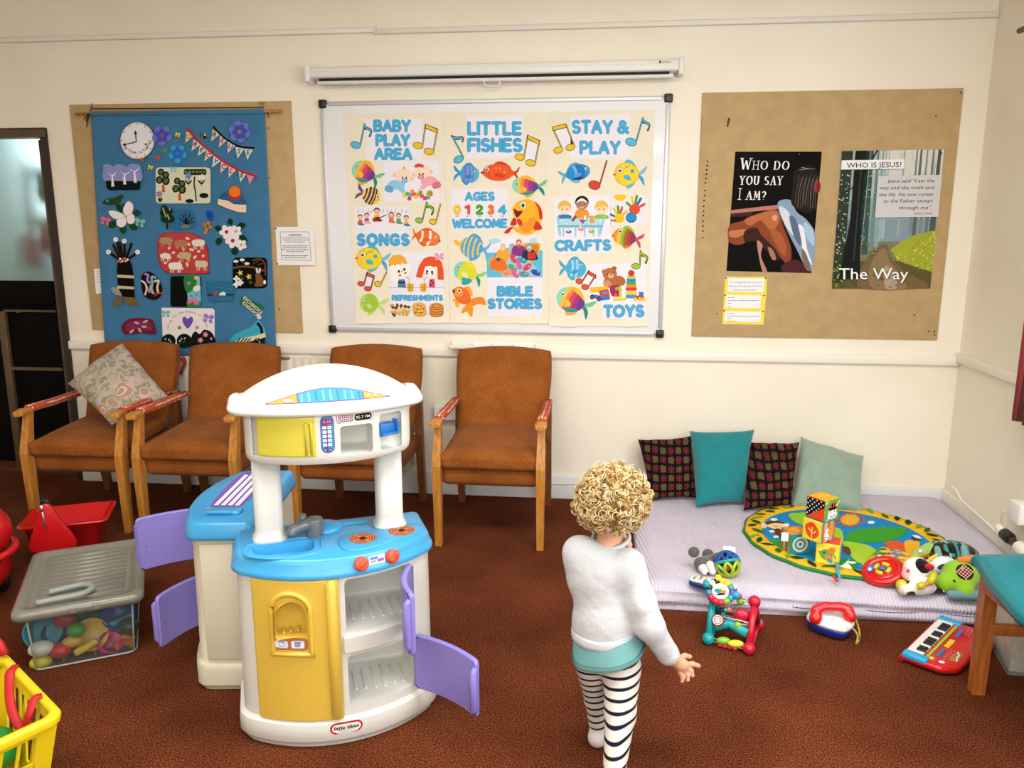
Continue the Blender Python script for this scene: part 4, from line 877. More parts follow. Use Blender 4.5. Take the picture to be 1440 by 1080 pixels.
for bx, by, sgn, c, c2_, bow in ((575, 745, 1, '#8ecbe8', '#5fa8d0', 0), (850, 710, -1, '#f0a8b4', '#d87888', 1)):
    X = lambda u, v: q1(bx+sgn*u, by+v)
    A.curve([X(-110, 10), X(-60, -45), X(40, -45), X(60, 0), X(40, 35), X(-60, 40)], c, 4)
    A.curve([X(-110, 0), X(-130, 50), X(-60, 70), X(-50, 20)], c2_, 4); A.curve([X(30, 10), X(70, 60), X(40, 75), X(0, 40)], c, 4)
    A.ell(*X(50, -92), 12, 9.4, '#f4d0b0'); A.ell(*X(-35, -95), 2.6, 2.6, '#f0c0a0'); A.ell(*X(126, -60), 2.6, 2.6, '#f0c0a0'); A.ell(*X(50, -92), 11.4, 9, '#f8dcc2')
    for u in (40, 75): A.ell(*X(u, -70), 1, 1.6, '#2a2018')
    A.ell(*X(60, -42), 4.2, 3.4, c2_); A.ell(*X(60, -42), 2.4, 2, c)
    if bow: A.ell(*X(60, -150), 4.5, 2.6, '#d8506a', 20); A.ell(*X(95, -150), 4.5, 2.6, '#d8506a', -20); A.ell(*X(78, -150), 2, 2, '#b83850')
    else: A.curve([X(40, -150), X(50, -185), X(66, -165), X(56, -150)], '#e8b060', 4)
    A.ell(*X(72, 72), 3, 2, '#f4d0b0')
for k, (x, y, c) in enumerate(((632, 845, '#f0d428'), (662, 828, '#5cb84a'), (690, 838, '#5aa8e0'), (708, 805, '#f08a2c'), (725, 832, '#e8503a'), (742, 858, '#f2d020'), (680, 872, '#e04a3a'), (760, 835, '#f0a02c'), (785, 815, '#4ab04a'), (798, 848, '#e84a50'), (828, 868, '#d8403a'), (860, 862, '#4aa0dc'))): A.rect(*q1(x-18, y-18), *q1(x+18, y+18), c, 1)
A.ell(*q1(872, 826), 5, 5, '#f0b830'); A.ell(*q1(866, 826), 2.6, 4.6, '#6ab84a', 15); A.ell(*q1(885, 822), 2, 4, '#e06a3a', -15); A.build('picture_panel', t)
A = Art(PWALL); A.poly([q1(162, 952), q1(680, 948), q1b(688, 318), q1b(178, 325)], PANEL)
def kid(A, x, y, s, hair, top, leg, skin='#f2c8a4', long=False, face=1):
    if long: A.ell(x, y-3.6*s, 3.3*s, 3.9*s, hair)
    A.ell(x, y-4.4*s, 3.0*s, 2.9*s, hair); A.ell(x, y-3.4*s, 2.6*s, 2.4*s, skin); A.ell(x-.9*s, y-3.5*s, .3*s, .4*s, '#201818'); A.ell(x+.9*s, y-3.5*s, .3*s, .4*s, '#201818'); A.stroke([(x-.8*s, y-2.3*s), (x+.8*s, y-2.3*s)], .35*s, '#c05050')
    A.poly([(x-2.2*s, y-1*s), (x+2.2*s, y-1*s), (x+2.8*s, y+3*s), (x-2.8*s, y+3*s)], top); A.curve([(x-2.6*s, y+2.6*s), (x+2*s, y+2.4*s), (x+5*s*face, y+4.6*s), (x+2*s, y+5.4*s), (x-2*s, y+4.6*s)], leg, 4)
for x, y, h, c, l in ((212, 70, '#7a3a24', '#e0563a', '#3f7a98'), (275, 55, '#7a3424', '#9a5a9a', '#e8b0a0'), (508, 48, '#8a3420', '#e86a4a', '#d8705a'), (578, 58, '#8a3a28', '#4aa878', '#5a9a98'), (650, 78, '#5a2a20', '#e8b850', '#4a8898')): kid(A, *q1b(x, y), 1.25, h, c, l, long=(x == 508))
kid(A, *q1b(372, 22), 1.55, '#7a2c1c', '#f0b83a', '#8a2a22'); A.ell(*q1b(375, 55), 4.5, 3.4, '#8a2c1c'); A.ell(*q1b(352, 60), 3.4, 3, '#a03a20'); A.stroke([q1b(380, 50), q1b(460, 15)], 1.3, '#5a2418'); A.ell(*q1b(375, 55), 1, 1, '#2a1410')
for k, x in enumerate((195, 240, 290, 320, 430, 470, 505, 545, 610, 650)): A.stroke([q1(x, 1000), q1(x+6, 975-(k % 3)*4)], .6, ('#7aa8c8', '#b8b088', '#c89a9a')[k % 3]); A.ell(*q1(x-2, 1000), 1, .8, ('#7aa8c8', '#b8b088', '#c89a9a')[k % 3])
p0 = q1b(195, 296); p1 = q1b(668, 296); A.caps('SONGS', p0[0], p0[1], p1[0], 90*S_, 27*S_, BLU, BLD, track=.44); A.build('picture_panel', t)
note1(t, q1b, (772, 68), (845, -105), '#8ac63a', 1, (34, 24)); note1(t, q1b, (902, 80), (975, -85), '#ecc428', 0, (32, 24))
fish(t, q1b, 855, 230, 230, 140, 1, 12, [(-1.1, -.66, '#ec6a24'), (-.66, -.5, '#f2f0ea'), (-.5, -.04, '#f07428'), (-.04, .16, '#f4f2ec'), (.16, 1.1, '#f07a2c')], '#ec6a24', '#ec6a24', '#ec6a24', '#e8601c', (.66, -.25, .11), out='#2a1a14', lips='#c04a1c', tl=.34)
spotty(t, q1b, 300, 430, 240, 200, -1, 8)
note2(t, q1b, (222, 668), (280, 560), (285, 715), (345, 595), '#e2503a', 26, (32, 21)); note1(t, q1b, (380, 670), (462, 560), '#ecc428', 0, (32, 25), 20)
fish(t, q1b, 300, 850, 180, 180, -1, 10, [(-1.1, .45, '#a2cc3e'), (.4, 1.1, '#b8d86a')], '#c2e084', None, '#bcdc74', '#c8e08a', (.6, .05, .14), tl=.95)
A = Art(PWALL); A.poly([q1b(482, 372), q1b(995, 364), q1b(1010, 975), q1b(500, 980)], PANEL)
A.curve([q1b(*p) for p in ((490, 520), (520, 640), (600, 650), (660, 590), (690, 510), (640, 470), (560, 460))], '#f6f2ee', 4); A.ell(*q1b(685, 500), 2.4, 3, '#f6f2ee'); A.poly([q1b(*p) for p in ((484, 440), (520, 400), (590, 390), (640, 420), (660, 480), (620, 478), (610, 468), (600, 490), (560, 480), (545, 500), (525, 485), (485, 510))], '#eab040')
A.curve([q1b(*p) for p in ((810, 520), (830, 600), (900, 615), (950, 570), (948, 480), (850, 470))], '#f6f2ee', 4); A.poly([q1b(*p) for p in ((740, 605), (770, 500), (815, 430), (870, 408), (940, 415), (985, 460), (1004, 540), (1006, 632), (948, 630), (945, 520), (930, 500), (915, 515), (880, 498), (855, 500), (830, 505), (800, 615))], '#e4562c')
for x, y in ((580, 552), (632, 532), (848, 552), (895, 558)): A.ell(*q1b(x, y), 2.6, 2.9, '#ffffff'); A.ell(*q1b(x, y), 1.7, 2.1, '#17130f')
for x, y, r in ((590, 588, 1.6), (642, 565, 1.6), (610, 548, 1), (845, 572, 1.6), (900, 575, 1.6)): A.ell(*q1b(x, y), r, r, '#e04a3c')
A.petals(*q1b(960, 410), 5.5, 4, '#e8a0c0', .6) if hasattr(A, 'petals') else [A.ell(*q1b(x, y), 3.4, 2.4, '#e8a0c0', r) for x, y, r in ((940, 395, 40), (985, 425, 30), (948, 425, -30), (985, 395, -40))]
A.poly([q1b(*p) for p in ((575, 628), (635, 625), (650, 705), (570, 700))], '#5878a0'); A.poly([q1b(*p) for p in ((575, 650), (640, 648), (641, 662), (574, 664))], '#1c2838'); A.poly([q1b(*p) for p in ((873, 625), (918, 622), (924, 704), (862, 700))], '#d8486a')
for x, y in ((885, 640), (905, 660), (882, 680)): A.ell(*q1b(x, y), .9, 1.4, '#2a1418')
for x in (690, 812): A.poly([q1b(x-35, 655), q1b(x+35, 655), q1b(x+26, 742), q1b(x-26, 742)], '#f2ead8'); A.poly([q1b(x-32, 668), q1b(x+32, 668), q1b(x+26, 742), q1b(x-26, 742)], '#e8a828')
A.stroke([q1b(640, 600), q1b(675, 620), q1b(682, 740)], .6, '#6a5240'); A.stroke([q1b(860, 600), q1b(820, 622), q1b(820, 740)], .6, '#6a5240'); A.stroke([q1b(490, 706), q1b(1000, 704)], .35, '#7a6a5a', cap=False)
p0 = q1b(520, 822); p1 = q1b(992, 822); A.caps('REFRESHMENTS', p0[0], p0[1], p1[0], 40*S_, 13*S_, BLU, BLD)
for k in range(22): x = 515+(k*47) % 175; y = 872+(k*29) % 92; A.ell(*q1b(x, y), 3.4, 2, ('#d8a850', '#6a3a1c', '#e8d098')[k % 3], k*50, 12)
for k, y in enumerate((945, 915, 880)): A.ell(*q1b(780-k*4, y), 9.6, 5, '#c88a34'); A.ell(*q1b(780-k*4, y-6), 9.2, 4.4, '#e6b45a')
for x, y in ((760, 870), (790, 880), (815, 905), (755, 915), (790, 945), (740, 940)): A.ell(*q1b(x, y), 1.1, .9, '#4a2414')
for y in (950, 930, 910, 885): A.ell(*q1b(938, y), 10, 5, '#a85a1c'); A.ell(*q1b(938, y-6), 9.4, 4.4, '#dc9a44')
for r in (6.6, 4, 1.6): A.ell(*q1b(938, 879), r, r*.48, '#b8681e' if r != 4 else '#e8b060')
A.build('picture_panel', t)
# ---- poster 2
t = poster([(623.5, 158), (769, 157), (771, 455), (633.5, 454)], 'middle of the three cream posters, headed LITTLE FISHES, with ages welcome and bible stories')
title(t, q2, [(235, 85), (778, 78), (782, 485), (245, 490)], [('LITTLE', 266, 258, 752, 104, 28), ('FISHES', 266, 418, 760, 106, 28)])
A = Art(PWALL); K = '#1c1c1c'; A.ell(*q2(168, 500), 7.6, 5.2, K, -25); A.stroke([q2(208, 470), q2(112, 290)], 2.2, K); A.curve([q2(*p) for p in ((98, 270), (150, 285), (200, 280), (218, 305), (205, 345), (192, 310), (150, 318), (110, 302))], K, 4); A.curve([q2(*p) for p in ((112, 282), (150, 294), (196, 289), (208, 306), (203, 325), (192, 302), (150, 308), (116, 298))], '#56bfe4', 4); A.ell(*q2(168, 500), 6.7, 4.4, '#56bfe4', -25); A.stroke([q2(208, 470), q2(112, 290)], .8, '#56bfe4'); A.build('music_note', t)
note2(t, q2, (748, 478), (826, 272), (852, 534), (935, 325), '#ecc428', 34)
fish(t, q2, 270, 640, 190, 165, 1, 6, [(-1.1, -.62, '#3fa0dc'), (-.62, -.42, '#8a6cc0'), (-.42, -.2, '#48b0e4'), (-.2, .0, '#8a6cc0'), (0, .2, '#48b0e4'), (.2, .36, '#8a6cc0'), (.36, 1.1, '#4ab4e8')], '#2f94d4', '#2f94d4', '#2f94d4', '#2484c8', (.55, -.3, .13))
fish(t, q2, 545, 625, 300, 160, -1, 3, [(-1.1, 1.1, '#ea5a2c'), (.45, .5, '#b83a1c')], '#d4401c', '#cc4420', None, '#cc4420', (.72, -.3, .12), [(-.4, -.1, .06, '#f0a84a'), (-.1, -.5, .06, '#f0a84a'), (-.15, .4, .06, '#f0a84a'), (.15, -.5, .06, '#f0a84a'), (.05, .2, .06, '#f0a84a'), (-.4, .4, .05, '#b83a1c')], lips='#c8401c', tl=.34)
rainbow(t, q2, 800, 750, 250, 175, -1, 4)
A = Art(PWALL); A.poly([q2(95, 782), q2(628, 775), q2b(630, 155), q2b(102, 165)], PANEL); p0 = q2(238, 885); p1 = q2(500, 885); A.caps('AGES', p0[0], p0[1], p1[0], 66*S_, 20*S_, BLU, BLD)
for ch, x, w, c, d in (('0', 130, 46, '#f0cc28', '#c89a1c'), ('1', 236, 34, '#e0503c', '#a83020'), ('2', 342, 48, '#48a838', '#2f7a24'), ('3', 455, 40, '#ee7a34', '#b85420'), ('4', 552, 60, '#3cb4dc', '#2484a8')):
    p0 = q2(x, 1012); A.caps(ch, p0[0], p0[1], p0[0]+w*S_, 70*S_, 22*S_, c, d); A.ell(p0[0]+w*S_*.5, p0[1]+4, 2.6, .5, '#4a443c'); A.ell(p0[0]+w*.35*S_, p0[1]-8, .5, .6, '#201810'); A.ell(p0[0]+w*.65*S_, p0[1]-8, .5, .6, '#201810')
p0 = q2b(118, 132); p1 = q2b(618, 132); A.caps('WELCOME', p0[0], p0[1], p1[0], 68*S_, 21*S_, BLU, BLD, slope=-.006); A.build('picture_panel', t)
A = Art(PWALL); A.L = 45
for pts, c in ((((600, 185), (640, 140), (690, 125), (665, 160), (640, 190)), '#cc3028'), (((660, 110), (690, 40), (715, 60), (715, 110)), '#cc3028')): A.curve([q2b(*p) for p in pts], c, 4)
A.curve([(x, y) for x, y in [q2(*p) for p in ((680, 970), (720, 910), (790, 880), (870, 890), (930, 950), (955, 1040))]+[q2b(*p) for p in ((955, 60), (930, 140), (860, 195), (780, 200), (700, 165), (690, 125), (740, 135), (770, 100), (720, 45), (690, 15))]], '#f4b428', 5)
A.curve([q2(*p) for p in ((890, 900), (950, 960), (965, 1060), (935, 1060), (925, 980))], '#d8342a', 4); A.curve([q2b(*p) for p in ((860, 70), (920, 80), (962, 145), (900, 160), (870, 130))], '#d43428', 4); A.curve([q2b(*p) for p in ((740, 130), (800, 180), (870, 150), (900, 60), (860, 40), (800, 90))], '#f0942a', 4)
A.curve([q2(*p) for p in ((690, 968), (730, 990), (775, 990), (752, 1030), (715, 1050))], '#7a1c18', 4); A.ell(*q2(782, 935), 3.6, 4.6, '#f6f6f0'); A.ell(*q2(780, 938), 2.4, 3.2, '#2f7aa8'); A.ell(*q2(779, 939), 1.3, 1.9, '#12100e')
A.curve([q2b(*p) for p in ((720, 55), (760, 60), (775, 105), (740, 115))], '#d8342a', 4); A.build('fish', t)
fish(t, q2b, 290, 320, 250, 200, -1, 12, [(-1.1, -.7, '#58a4dc'), (-.7, -.58, '#f2d23c'), (-.58, -.34, '#58a4dc'), (-.34, -.22, '#f2d23c'), (-.22, .02, '#58a4dc'), (.02, .14, '#f2d23c'), (.14, .36, '#58a4dc'), (.36, .48, '#f2d23c'), (.48, .66, '#58a4dc'), (.66, 1.1, '#f4c22c')], '#6ab0e0', '#58a4dc', '#58a4dc', None, (.62, -.28, .07), k=.85, tl=.4, patch=(([(.9, -.2), (1.45, -.3), (1.05, .15)], '#f4b824'),))
fish(t, q2b, 235, 555, 230, 190, -1, 22, [(-1.1, .45, '#d8dc3e'), (.4, 1.1, '#86d2bc')], ['#8cd068', '#1f9a84'], None, '#2aa4a0', '#e8ec8a', (.66, -.22, .12), patch=(([(-.2, 1.0), (-.75, .6), (-.4, .45), (.1, .7)], '#2aa8c0'), ([(.3, -.9), (-.2, -1.1), (-.8, -.5), (-.3, -.6)], '#f0dc34')))
A = Art(PWALL)
for pts, c in ((((270, 830), (330, 800), (400, 800), (430, 870), (360, 860), (300, 880)), '#ee8a34'), (((270, 850), (210, 900), (195, 950), (250, 935), (290, 995), (305, 900)), '#f0982c'), (((220, 710), (270, 695), (300, 750), (290, 790)), '#f4a83c'), (((140, 820), (135, 870), (165, 895), (180, 840)), '#f0b03c'), (((110, 840), (120, 810), (150, 820)), '#f0b03c')): A.curve([q2b(*p) for p in pts], c, 4)
A.curve([q2b(*p) for p in ((112, 740), (140, 705), (200, 700), (260, 740), (285, 830), (235, 865), (170, 845), (130, 790))], '#ec6f2a', 5); A.curve([q2b(*p) for p in ((115, 740), (150, 708), (200, 720), (205, 780), (150, 790))], '#f4963c', 5); A.ell(*q2b(175, 735), 2.8, 3, '#f6f2e8'); A.ell(*q2b(175, 735), 1.5, 1.7, '#1a1410'); A.ell(*q2b(122, 738), 1.8, 2.4, '#7a2a1c'); A.build('fish', t)
A = Art(PWALL); A.poly([q2b(*p) for p in ((435, 230), (962, 225), (965, 985), (440, 985))], PANEL); A.poly([q2b(*p) for p in ((435, 375), (965, 350), (963, 608), (438, 608))], '#5cc0e4')
for x, y, w in ((510, 262, 58), (880, 255, 36)): A.ell(*q2b(x, y), w*S_, 24*S_, '#b4dcec'); A.ell(*q2b(x-20, y+12), w*.7*S_, 18*S_, '#b4dcec')
A.curve([q2b(*p) for p in ((455, 460), (560, 350), (650, 335), (640, 440), (600, 560), (540, 560), (475, 510))], '#e4a02c', 5); A.curve([q2b(*p) for p in ((770, 300), (870, 280), (940, 290), (930, 390), (880, 460), (820, 440))], '#e8a832', 5); A.curve([q2b(*p) for p in ((790, 315), (920, 300), (910, 380), (850, 410))], '#c8842a', 5)
A.poly([q2b(*p) for p in ((650, 290), (685, 285), (760, 400), (830, 440), (960, 580), (940, 605), (575, 605), (620, 480))], '#a8cfe0')
for k in range(9): A.stroke([q2b(665+k*3, 290), q2b(585+k*44, 602)], .3, '#6a9ab4', cap=False)
def apostle(x, y, robe, hair, cover=None, s=1.0):
    A.curve([q2b(x-62*s, y+110*s), q2b(x-55*s, y+35*s), q2b(x, y+15*s), q2b(x+55*s, y+40*s), q2b(x+75*s, y+115*s)], robe, 4); A.ell(*q2b(x, y-4), 4.3*s, 5.2*s, cover or hair); A.ell(*q2b(x, y+6*s), 3.4*s, 4*s, '#f0c49a'); A.ell(*q2b(x, y+24*s), 3*s, 2.4*s, hair)
apostle(545, 410, '#e8742c', '#5a4a50', '#7a6a88', 1.1); apostle(590, 320, '#eca83a', '#d8d4c8', '#e0c090', .9); apostle(740, 285, '#8a3a8a', '#c85a2c'); apostle(840, 325, '#1f3050', '#caa070', '#5aa4d0'); A.poly([q2b(*p) for p in ((825, 370), (900, 370), (900, 430), (825, 440))], '#c83a2c')
for x, y, c, r in ((690, 430, '#d8486a', 60), (745, 485, '#d860a8', 80), (680, 515, '#5aa878', 35), (820, 510, '#d84a5a', -40), (770, 445, '#5a98a8', 20), (640, 565, '#f08a5a', -20), (705, 575, '#e0609a', 50), (790, 578, '#5a98a8', 10), (900, 562, '#3a4cb0', 25)): A.ell(*q2b(x, y), 7.2, 3.9, c, r); A.ell(*q2b(x+18, y-6), .8, .8, '#ffffff')
for txt, x0, y0, x1, h, w in (('BIBLE', 545, 776, 862, 74, 24), ('STORIES', 455, 896, 948, 76, 24)): p0 = q2b(x0, y0); p1 = q2b(x1, y0); A.caps(txt, p0[0], p0[1], p1[0], h*S_, w*S_, BLU, BLD)
A.build('picture_panel', t)
# ---- poster 3
t = poster([(770, 157), (921, 155), (911, 459), (771.5, 459)], 'rightmost of the three cream posters, headed STAY & PLAY, with crafts and toys pictures')
title(t, q3, [(248, 88), (818, 72), (805, 490), (255, 492)], [('STAY', 275, 245, 640, 104, 26), ('&', 706, 245, 796, 104, 26), ('PLAY', 352, 440, 712, 104, 26)])
A = Art(PWALL); K = '#1c1c1c'; c = '#ecc428'
A.poly([q3(*p) for p in ((75, 200), (205, 165), (290, 370), (175, 395))], PANEL)
for h, tp in (((135, 412), (82, 200)), ((252, 385), (207, 170))): A.ell(*q3(*h), 6.9, 4.8, K, -15); A.stroke([q3(h[0]+38, h[1]-10), q3(*tp)], 2.2, K); A.ell(*q3(*h), 6.1, 4, c, -15); A.stroke([q3(h[0]+38, h[1]-10), q3(*tp)], .8, c)
A.poly([q3(*p) for p in ((72, 192), (205, 158), (218, 200), (85, 232))], K); A.poly([q3(*p) for p in ((79, 196), (202, 165), (211, 195), (90, 223))], c); A.build('music_note', t)
note1(t, q3, (826, 336), (938, 108), '#56bfe4', 1, (52, 36)); note1(t, q3, (478, 745), (596, 515), '#dc4038', 0, (54, 40))
fish(t, q3, 320, 625, 240, 150, 1, -14, [(-1.1, -.3, '#2a8cd0'), (-.34, -.1, '#7ab8e4'), (-.14, .5, '#2478c0'), (.44, 1.1, '#3a98d8')], '#5aaee4', '#4a9edc', '#7ab8e8', '#5a9ed8', (.72, -.2, .1), tl=.5, patch=(([(.1, .95), (-.5, .75), (-.2, .5), (.3, .7)], '#1a4f78'),))
spotty(t, q3, 785, 640, 230, 210, -1, 4)
A = Art(PWALL); A.poly([q3(90, 855), q3(628, 842), q3b(642, 370), q3b(100, 378)], PANEL)
for x, y, hair, skin, top in ((195, 975, '#e8b84a', '#f6d8b8', '#2f7ab0'), (360, 930, '#1f1612', '#b4826a', '#e8963a'), (545, 975, '#ecc04c', '#f6d8b8', '#8ac43c')):
    A.ell(*q3(x, y-25), 9.6, 8.8, hair); A.ell(*q3(x, y), 8.4, 7.4, skin)
    if x == 195 or x == 545: A.curve([q3(x-62, y-10), q3(x-40, y-70), q3(x+20, y-75), q3(x+62, y-15), q3(x+20, y-35), q3(x-25, y-25)], hair, 4)
    else: A.curve([q3(x-56, y-20), q3(x, y-62), q3(x+56, y-20), q3(x, y-36)], '#f0eef0', 4)
    for d in (-22, 22): A.ell(*q3(x+d, y-2), .8, 1.1, '#20140f')
    A.stroke([q3(x-18, y+24), q3(x, y+32), q3(x+18, y+24)], .7, '#ffffff'); A.curve([q3(x-55, y+55), q3(x, y+48), q3(x+55, y+55), q3b(x+60, 50), q3b(x-60, 50)], top, 4)
for sx in (120, 560): A.poly([q3b(*p) for p in ((sx, 30), (sx+22, 25), (sx+(42 if sx < 300 else -20), 200), (sx+(20 if sx < 300 else -42), 205))], '#8ec8e0')
A.poly([q3b(*p) for p in ((170, 50), (520, 50), (560, 120), (130, 120))], '#aedcec'); A.poly([q3b(*p) for p in ((130, 112), (560, 112), (560, 134), (130, 134))], '#78b4d4')
for x in (150, 185, 300, 385, 470, 520): A.poly([q3b(x-9, 130), q3b(x+9, 130), q3b(x+6, 222), q3b(x-6, 222)], '#98d0e4')
for x, y, c in ((235, 175, '#3a78b4'), (350, 152, '#d87a90'), (448, 172, '#7ac04a')): A.ell(*q3b(x, y), 4, 2.4, c); A.ell(*q3b(x-4, y-20), 2, 3, '#f2d0b0')
for pts, c in ((((255, 70), (290, 20), (315, 30), (280, 78)), '#a03050'), (((330, 60), (400, 55), (370, 102)), '#c8304a'), (((335, 58), (410, 56), (395, 76)), '#2f8ac0'), (((430, 30), (470, 20), (480, 90), (440, 95)), '#e0a04a'), (((380, 20), (400, 20), (400, 60), (380, 60)), '#f0f0f0')): A.poly([q3b(*p) for p in pts], c)
p0 = q3b(114, 348); p1 = q3b(624, 348); A.caps('CRAFTS', p0[0], p0[1], p1[0], 82*S_, 25*S_, BLU, BLD, slope=-.012); A.build('picture_panel', t)
A = Art(PWALL); A.poly([q3(628, 840), q3(1000, 836), q3b(990, 105), q3b(632, 112)], '#e8e6ec'); A.curve([q3(*p) for p in ((670, 840), (775, 838), (765, 880), (720, 895), (678, 875))], '#f0c824', 4)
def hand(f, cx, cy, cols, rot, s=1):
    a0 = math.radians(rot)
    for k, (da, ln) in enumerate(((-62, 92), (-25, 115), (-3, 122), (18, 112), (50, 100))):
        a = a0+math.radians(da)-PI/2; A.stroke([f(cx+25*s*math.cos(a), cy+25*s*math.sin(a)), f(cx+ln*s*math.cos(a), cy+ln*s*math.sin(a))], 3.4*s, cols[k])
    A.ell(*f(cx, cy), 7.4*s, 7*s, cols[5])
hand(q3, 860, 975, ['#3a9a48', '#f0c828', '#3f9a4a', '#2a6ab0', '#e24a34', '#e2502c'], 12, 1.05); hand(q3, 715, 1060, ['#2a6ab0', '#f0c020', '#3a9a48', '#d8483a', '#f0b020', '#f2c41c'], -4, .95)
A.ell(*q3b(828, 40), 7.8, 7.4, '#1c6ca8'); A.ell(*q3b(828, 36), 6.4, 5.8, '#2f8cd0'); A.stroke([q3b(640, 65), q3b(680, 72)], 2.4, '#d84a3a'); A.build('picture_panel', t)
fish(t, q3b, 765, 225, 225, 165, -1, 12, [(-1.1, -.6, '#8a3a6a'), (-.62, -.3, '#b8403a'), (-.34, -.02, '#a86a2c'), (-.06, .22, '#8cb83a'), (.18, .6, '#f0c030'), (.54, 1.1, '#ee8a34')], '#c8506a', '#8cbc4a', '#e87a34', None, (.42, -.58, .15), lips='#d8602c', tl=.6)
fish(t, q3b, 300, 525, 200, 175, 1, 4, [(-1.1, -.5, '#4ab0e0'), (-.5, -.3, '#a4d8f0'), (-.3, -.06, '#52b8e6'), (-.06, .14, '#a4d8f0'), (.14, 1.1, '#48b0e2')], '#46a8da', '#46a8da', '#46a8da', '#3aa0d4', (.45, -.35, .14))
note2(t, q3b, (335, 645), (425, 548), (390, 700), (490, 590), '#e2503a', 28, (32, 24)); note1(t, q3b, (872, 502), (918, 355), '#a4c83a', 1, (40, 25), 5)
rainbow(t, q3b, 255, 820, 280, 230, -1, 26)
A = Art(PWALL); A.poly([q3b(*p) for p in ((425, 478), (972, 470), (965, 1000), (552, 1000), (552, 862), (422, 860))], PANEL)
A.ell(*q3b(640, 650), 11, 9, '#b8683a'); A.ell(*q3b(715, 640), 9, 7, '#b8683a', 20); A.ell(*q3b(600, 665), 6, 4.4, '#d09468'); A.ell(*q3b(572, 555), 3.2, 3.4, '#a4582e'); A.ell(*q3b(665, 525), 3.6, 3.4, '#a4582e'); A.ell(*q3b(625, 575), 10, 8.6, '#bc6e3e'); A.ell(*q3b(635, 592), 4.2, 3.4, '#e0b48a'); A.ell(*q3b(637, 582), 1.4, 1, '#1c120c'); A.ell(*q3b(602, 578), .9, .9, '#140e0a'); A.ell(*q3b(655, 560), .9, .9, '#140e0a')
for k, (y, w, c) in enumerate(((790, 55, '#3a9ed0'), (755, 56, '#f0cc2c'), (718, 54, '#d83a44'), (688, 50, '#f0902c'), (660, 46, '#48a848'), (632, 43, '#3a84c8'), (605, 40, '#a8d06a'))): A.rect(*q3b(828-w, y-17), *q3b(828+w, y+17), c, 2.4)
A.ell(*q3b(828, 568), 4.6, 4.4, '#d83030'); A.curve([q3b(*p) for p in ((630, 700), (690, 680), (732, 700), (725, 780), (660, 790), (632, 760))], '#a82858', 4); A.ell(*q3b(695, 715), 3, 2.4, '#8ac040')
A.poly([q3b(*p) for p in ((435, 705), (600, 690), (612, 730), (530, 745), (440, 755))], '#f0bc2c'); A.poly([q3b(*p) for p in ((520, 735), (610, 718), (628, 800), (540, 825))], '#d8403c'); A.poly([q3b(*p) for p in ((550, 745), (600, 738), (604, 762), (555, 770))], '#4aa0d8'); A.poly([q3b(*p) for p in ((460, 768), (530, 780), (625, 790), (625, 818), (540, 830), (460, 800))], '#3a7ac0')
for x, y in ((455, 795), (520, 812)): A.ell(*q3b(x, y), 2.8, 3.4, '#2a2024'); A.ell(*q3b(x, y), 1.4, 1.8, '#d84030')
A.poly([q3b(*p) for p in ((655, 808), (780, 800), (788, 825), (660, 832))], '#f0d020'); A.poly([q3b(*p) for p in ((712, 690), (728, 688), (738, 800), (712, 802))], '#c0d42c'); A.ell(*q3b(680, 775), 2, 2.6, '#e85a4a'); A.rect(*q3b(862, 780), *q3b(950, 820), '#d83a34', 1); A.rect(*q3b(900, 745), *q3b(945, 785), '#3a78c0', 1)
for x in (868, 910, 945): A.ell(*q3b(x, 815), 2.4, 2.8, '#e8c83a')
p0 = q3b(578, 975); p1 = q3b(938, 975); A.caps('TOYS', p0[0], p0[1], p1[0], 92*S_, 27*S_, BLU, BLD, slope=-.01); A.build('picture_panel', t)
# ---------------------------------------------------------------- the two church posters and the yellow cards on the large board
YB = -.0132; BW = on_wall(YB-.0003)
def r1(x, y): return (1010+.25*x, 200+.25*y)
def r2(x, y): return (1160+.2036*x, 200+.2037*y)
t = paper_thing('poster', 'black poster asking WHO DO YOU SAY I AM? over a bowed figure', 'poster', [r1(96, 53), r1(583, 53), r1(523, 736), r1(46, 724)], YB, mat('black_poster_ink', '#0b0908', .7, spec=.1))
A = Art(BW)
A.poly([r1(*p) for p in ((72, 382), (335, 352), (345, 375), (72, 402))], '#b87a68'); A.poly([r1(*p) for p in ((72, 402), (200, 392), (180, 418), (70, 420))], '#3a1a18')
A.curve([r1(*p) for p in ((62, 470), (140, 440), (210, 405), (330, 380), (365, 470), (410, 600), (400, 690), (360, 660), (300, 590), (215, 530), (130, 575), (62, 560))], '#8a4224', 5)
A.curve([r1(*p) for p in ((150, 435), (240, 400), (325, 385), (345, 440), (300, 500), (240, 440), (180, 470))], '#b8683e', 5); A.curve([r1(*p) for p in ((66, 500), (150, 490), (160, 505), (110, 535), (66, 530))], '#c07a50', 5); A.curve([r1(*p) for p in ((290, 490), (350, 510), (385, 590), (370, 640), (320, 570))], '#a85a34', 5); A.ell(*r1(318, 425), 3.8, 4.6, '#d8a084')
A.curve([r1(*p) for p in ((150, 500), (215, 480), (240, 520), (320, 600), (350, 660), (300, 640), (220, 560), (150, 560))], '#3a1810', 5)
A.curve([r1(*p) for p in ((218, 555), (250, 580), (240, 640), (275, 728), (250, 728), (230, 650))], '#b88474', 4); A.curve([r1(*p) for p in ((280, 590), (310, 610), (325, 660), (300, 655))], '#a87464', 4); A.curve([r1(*p) for p in ((360, 690), (430, 660), (480, 690), (510, 730), (370, 728))], '#4a1a20', 4)
A.curve([r1(*p) for p in ((333, 345), (405, 325), (440, 390), (500, 440), (545, 520), (535, 690), (500, 720), (450, 620), (380, 480))], '#8aa0bc', 5)
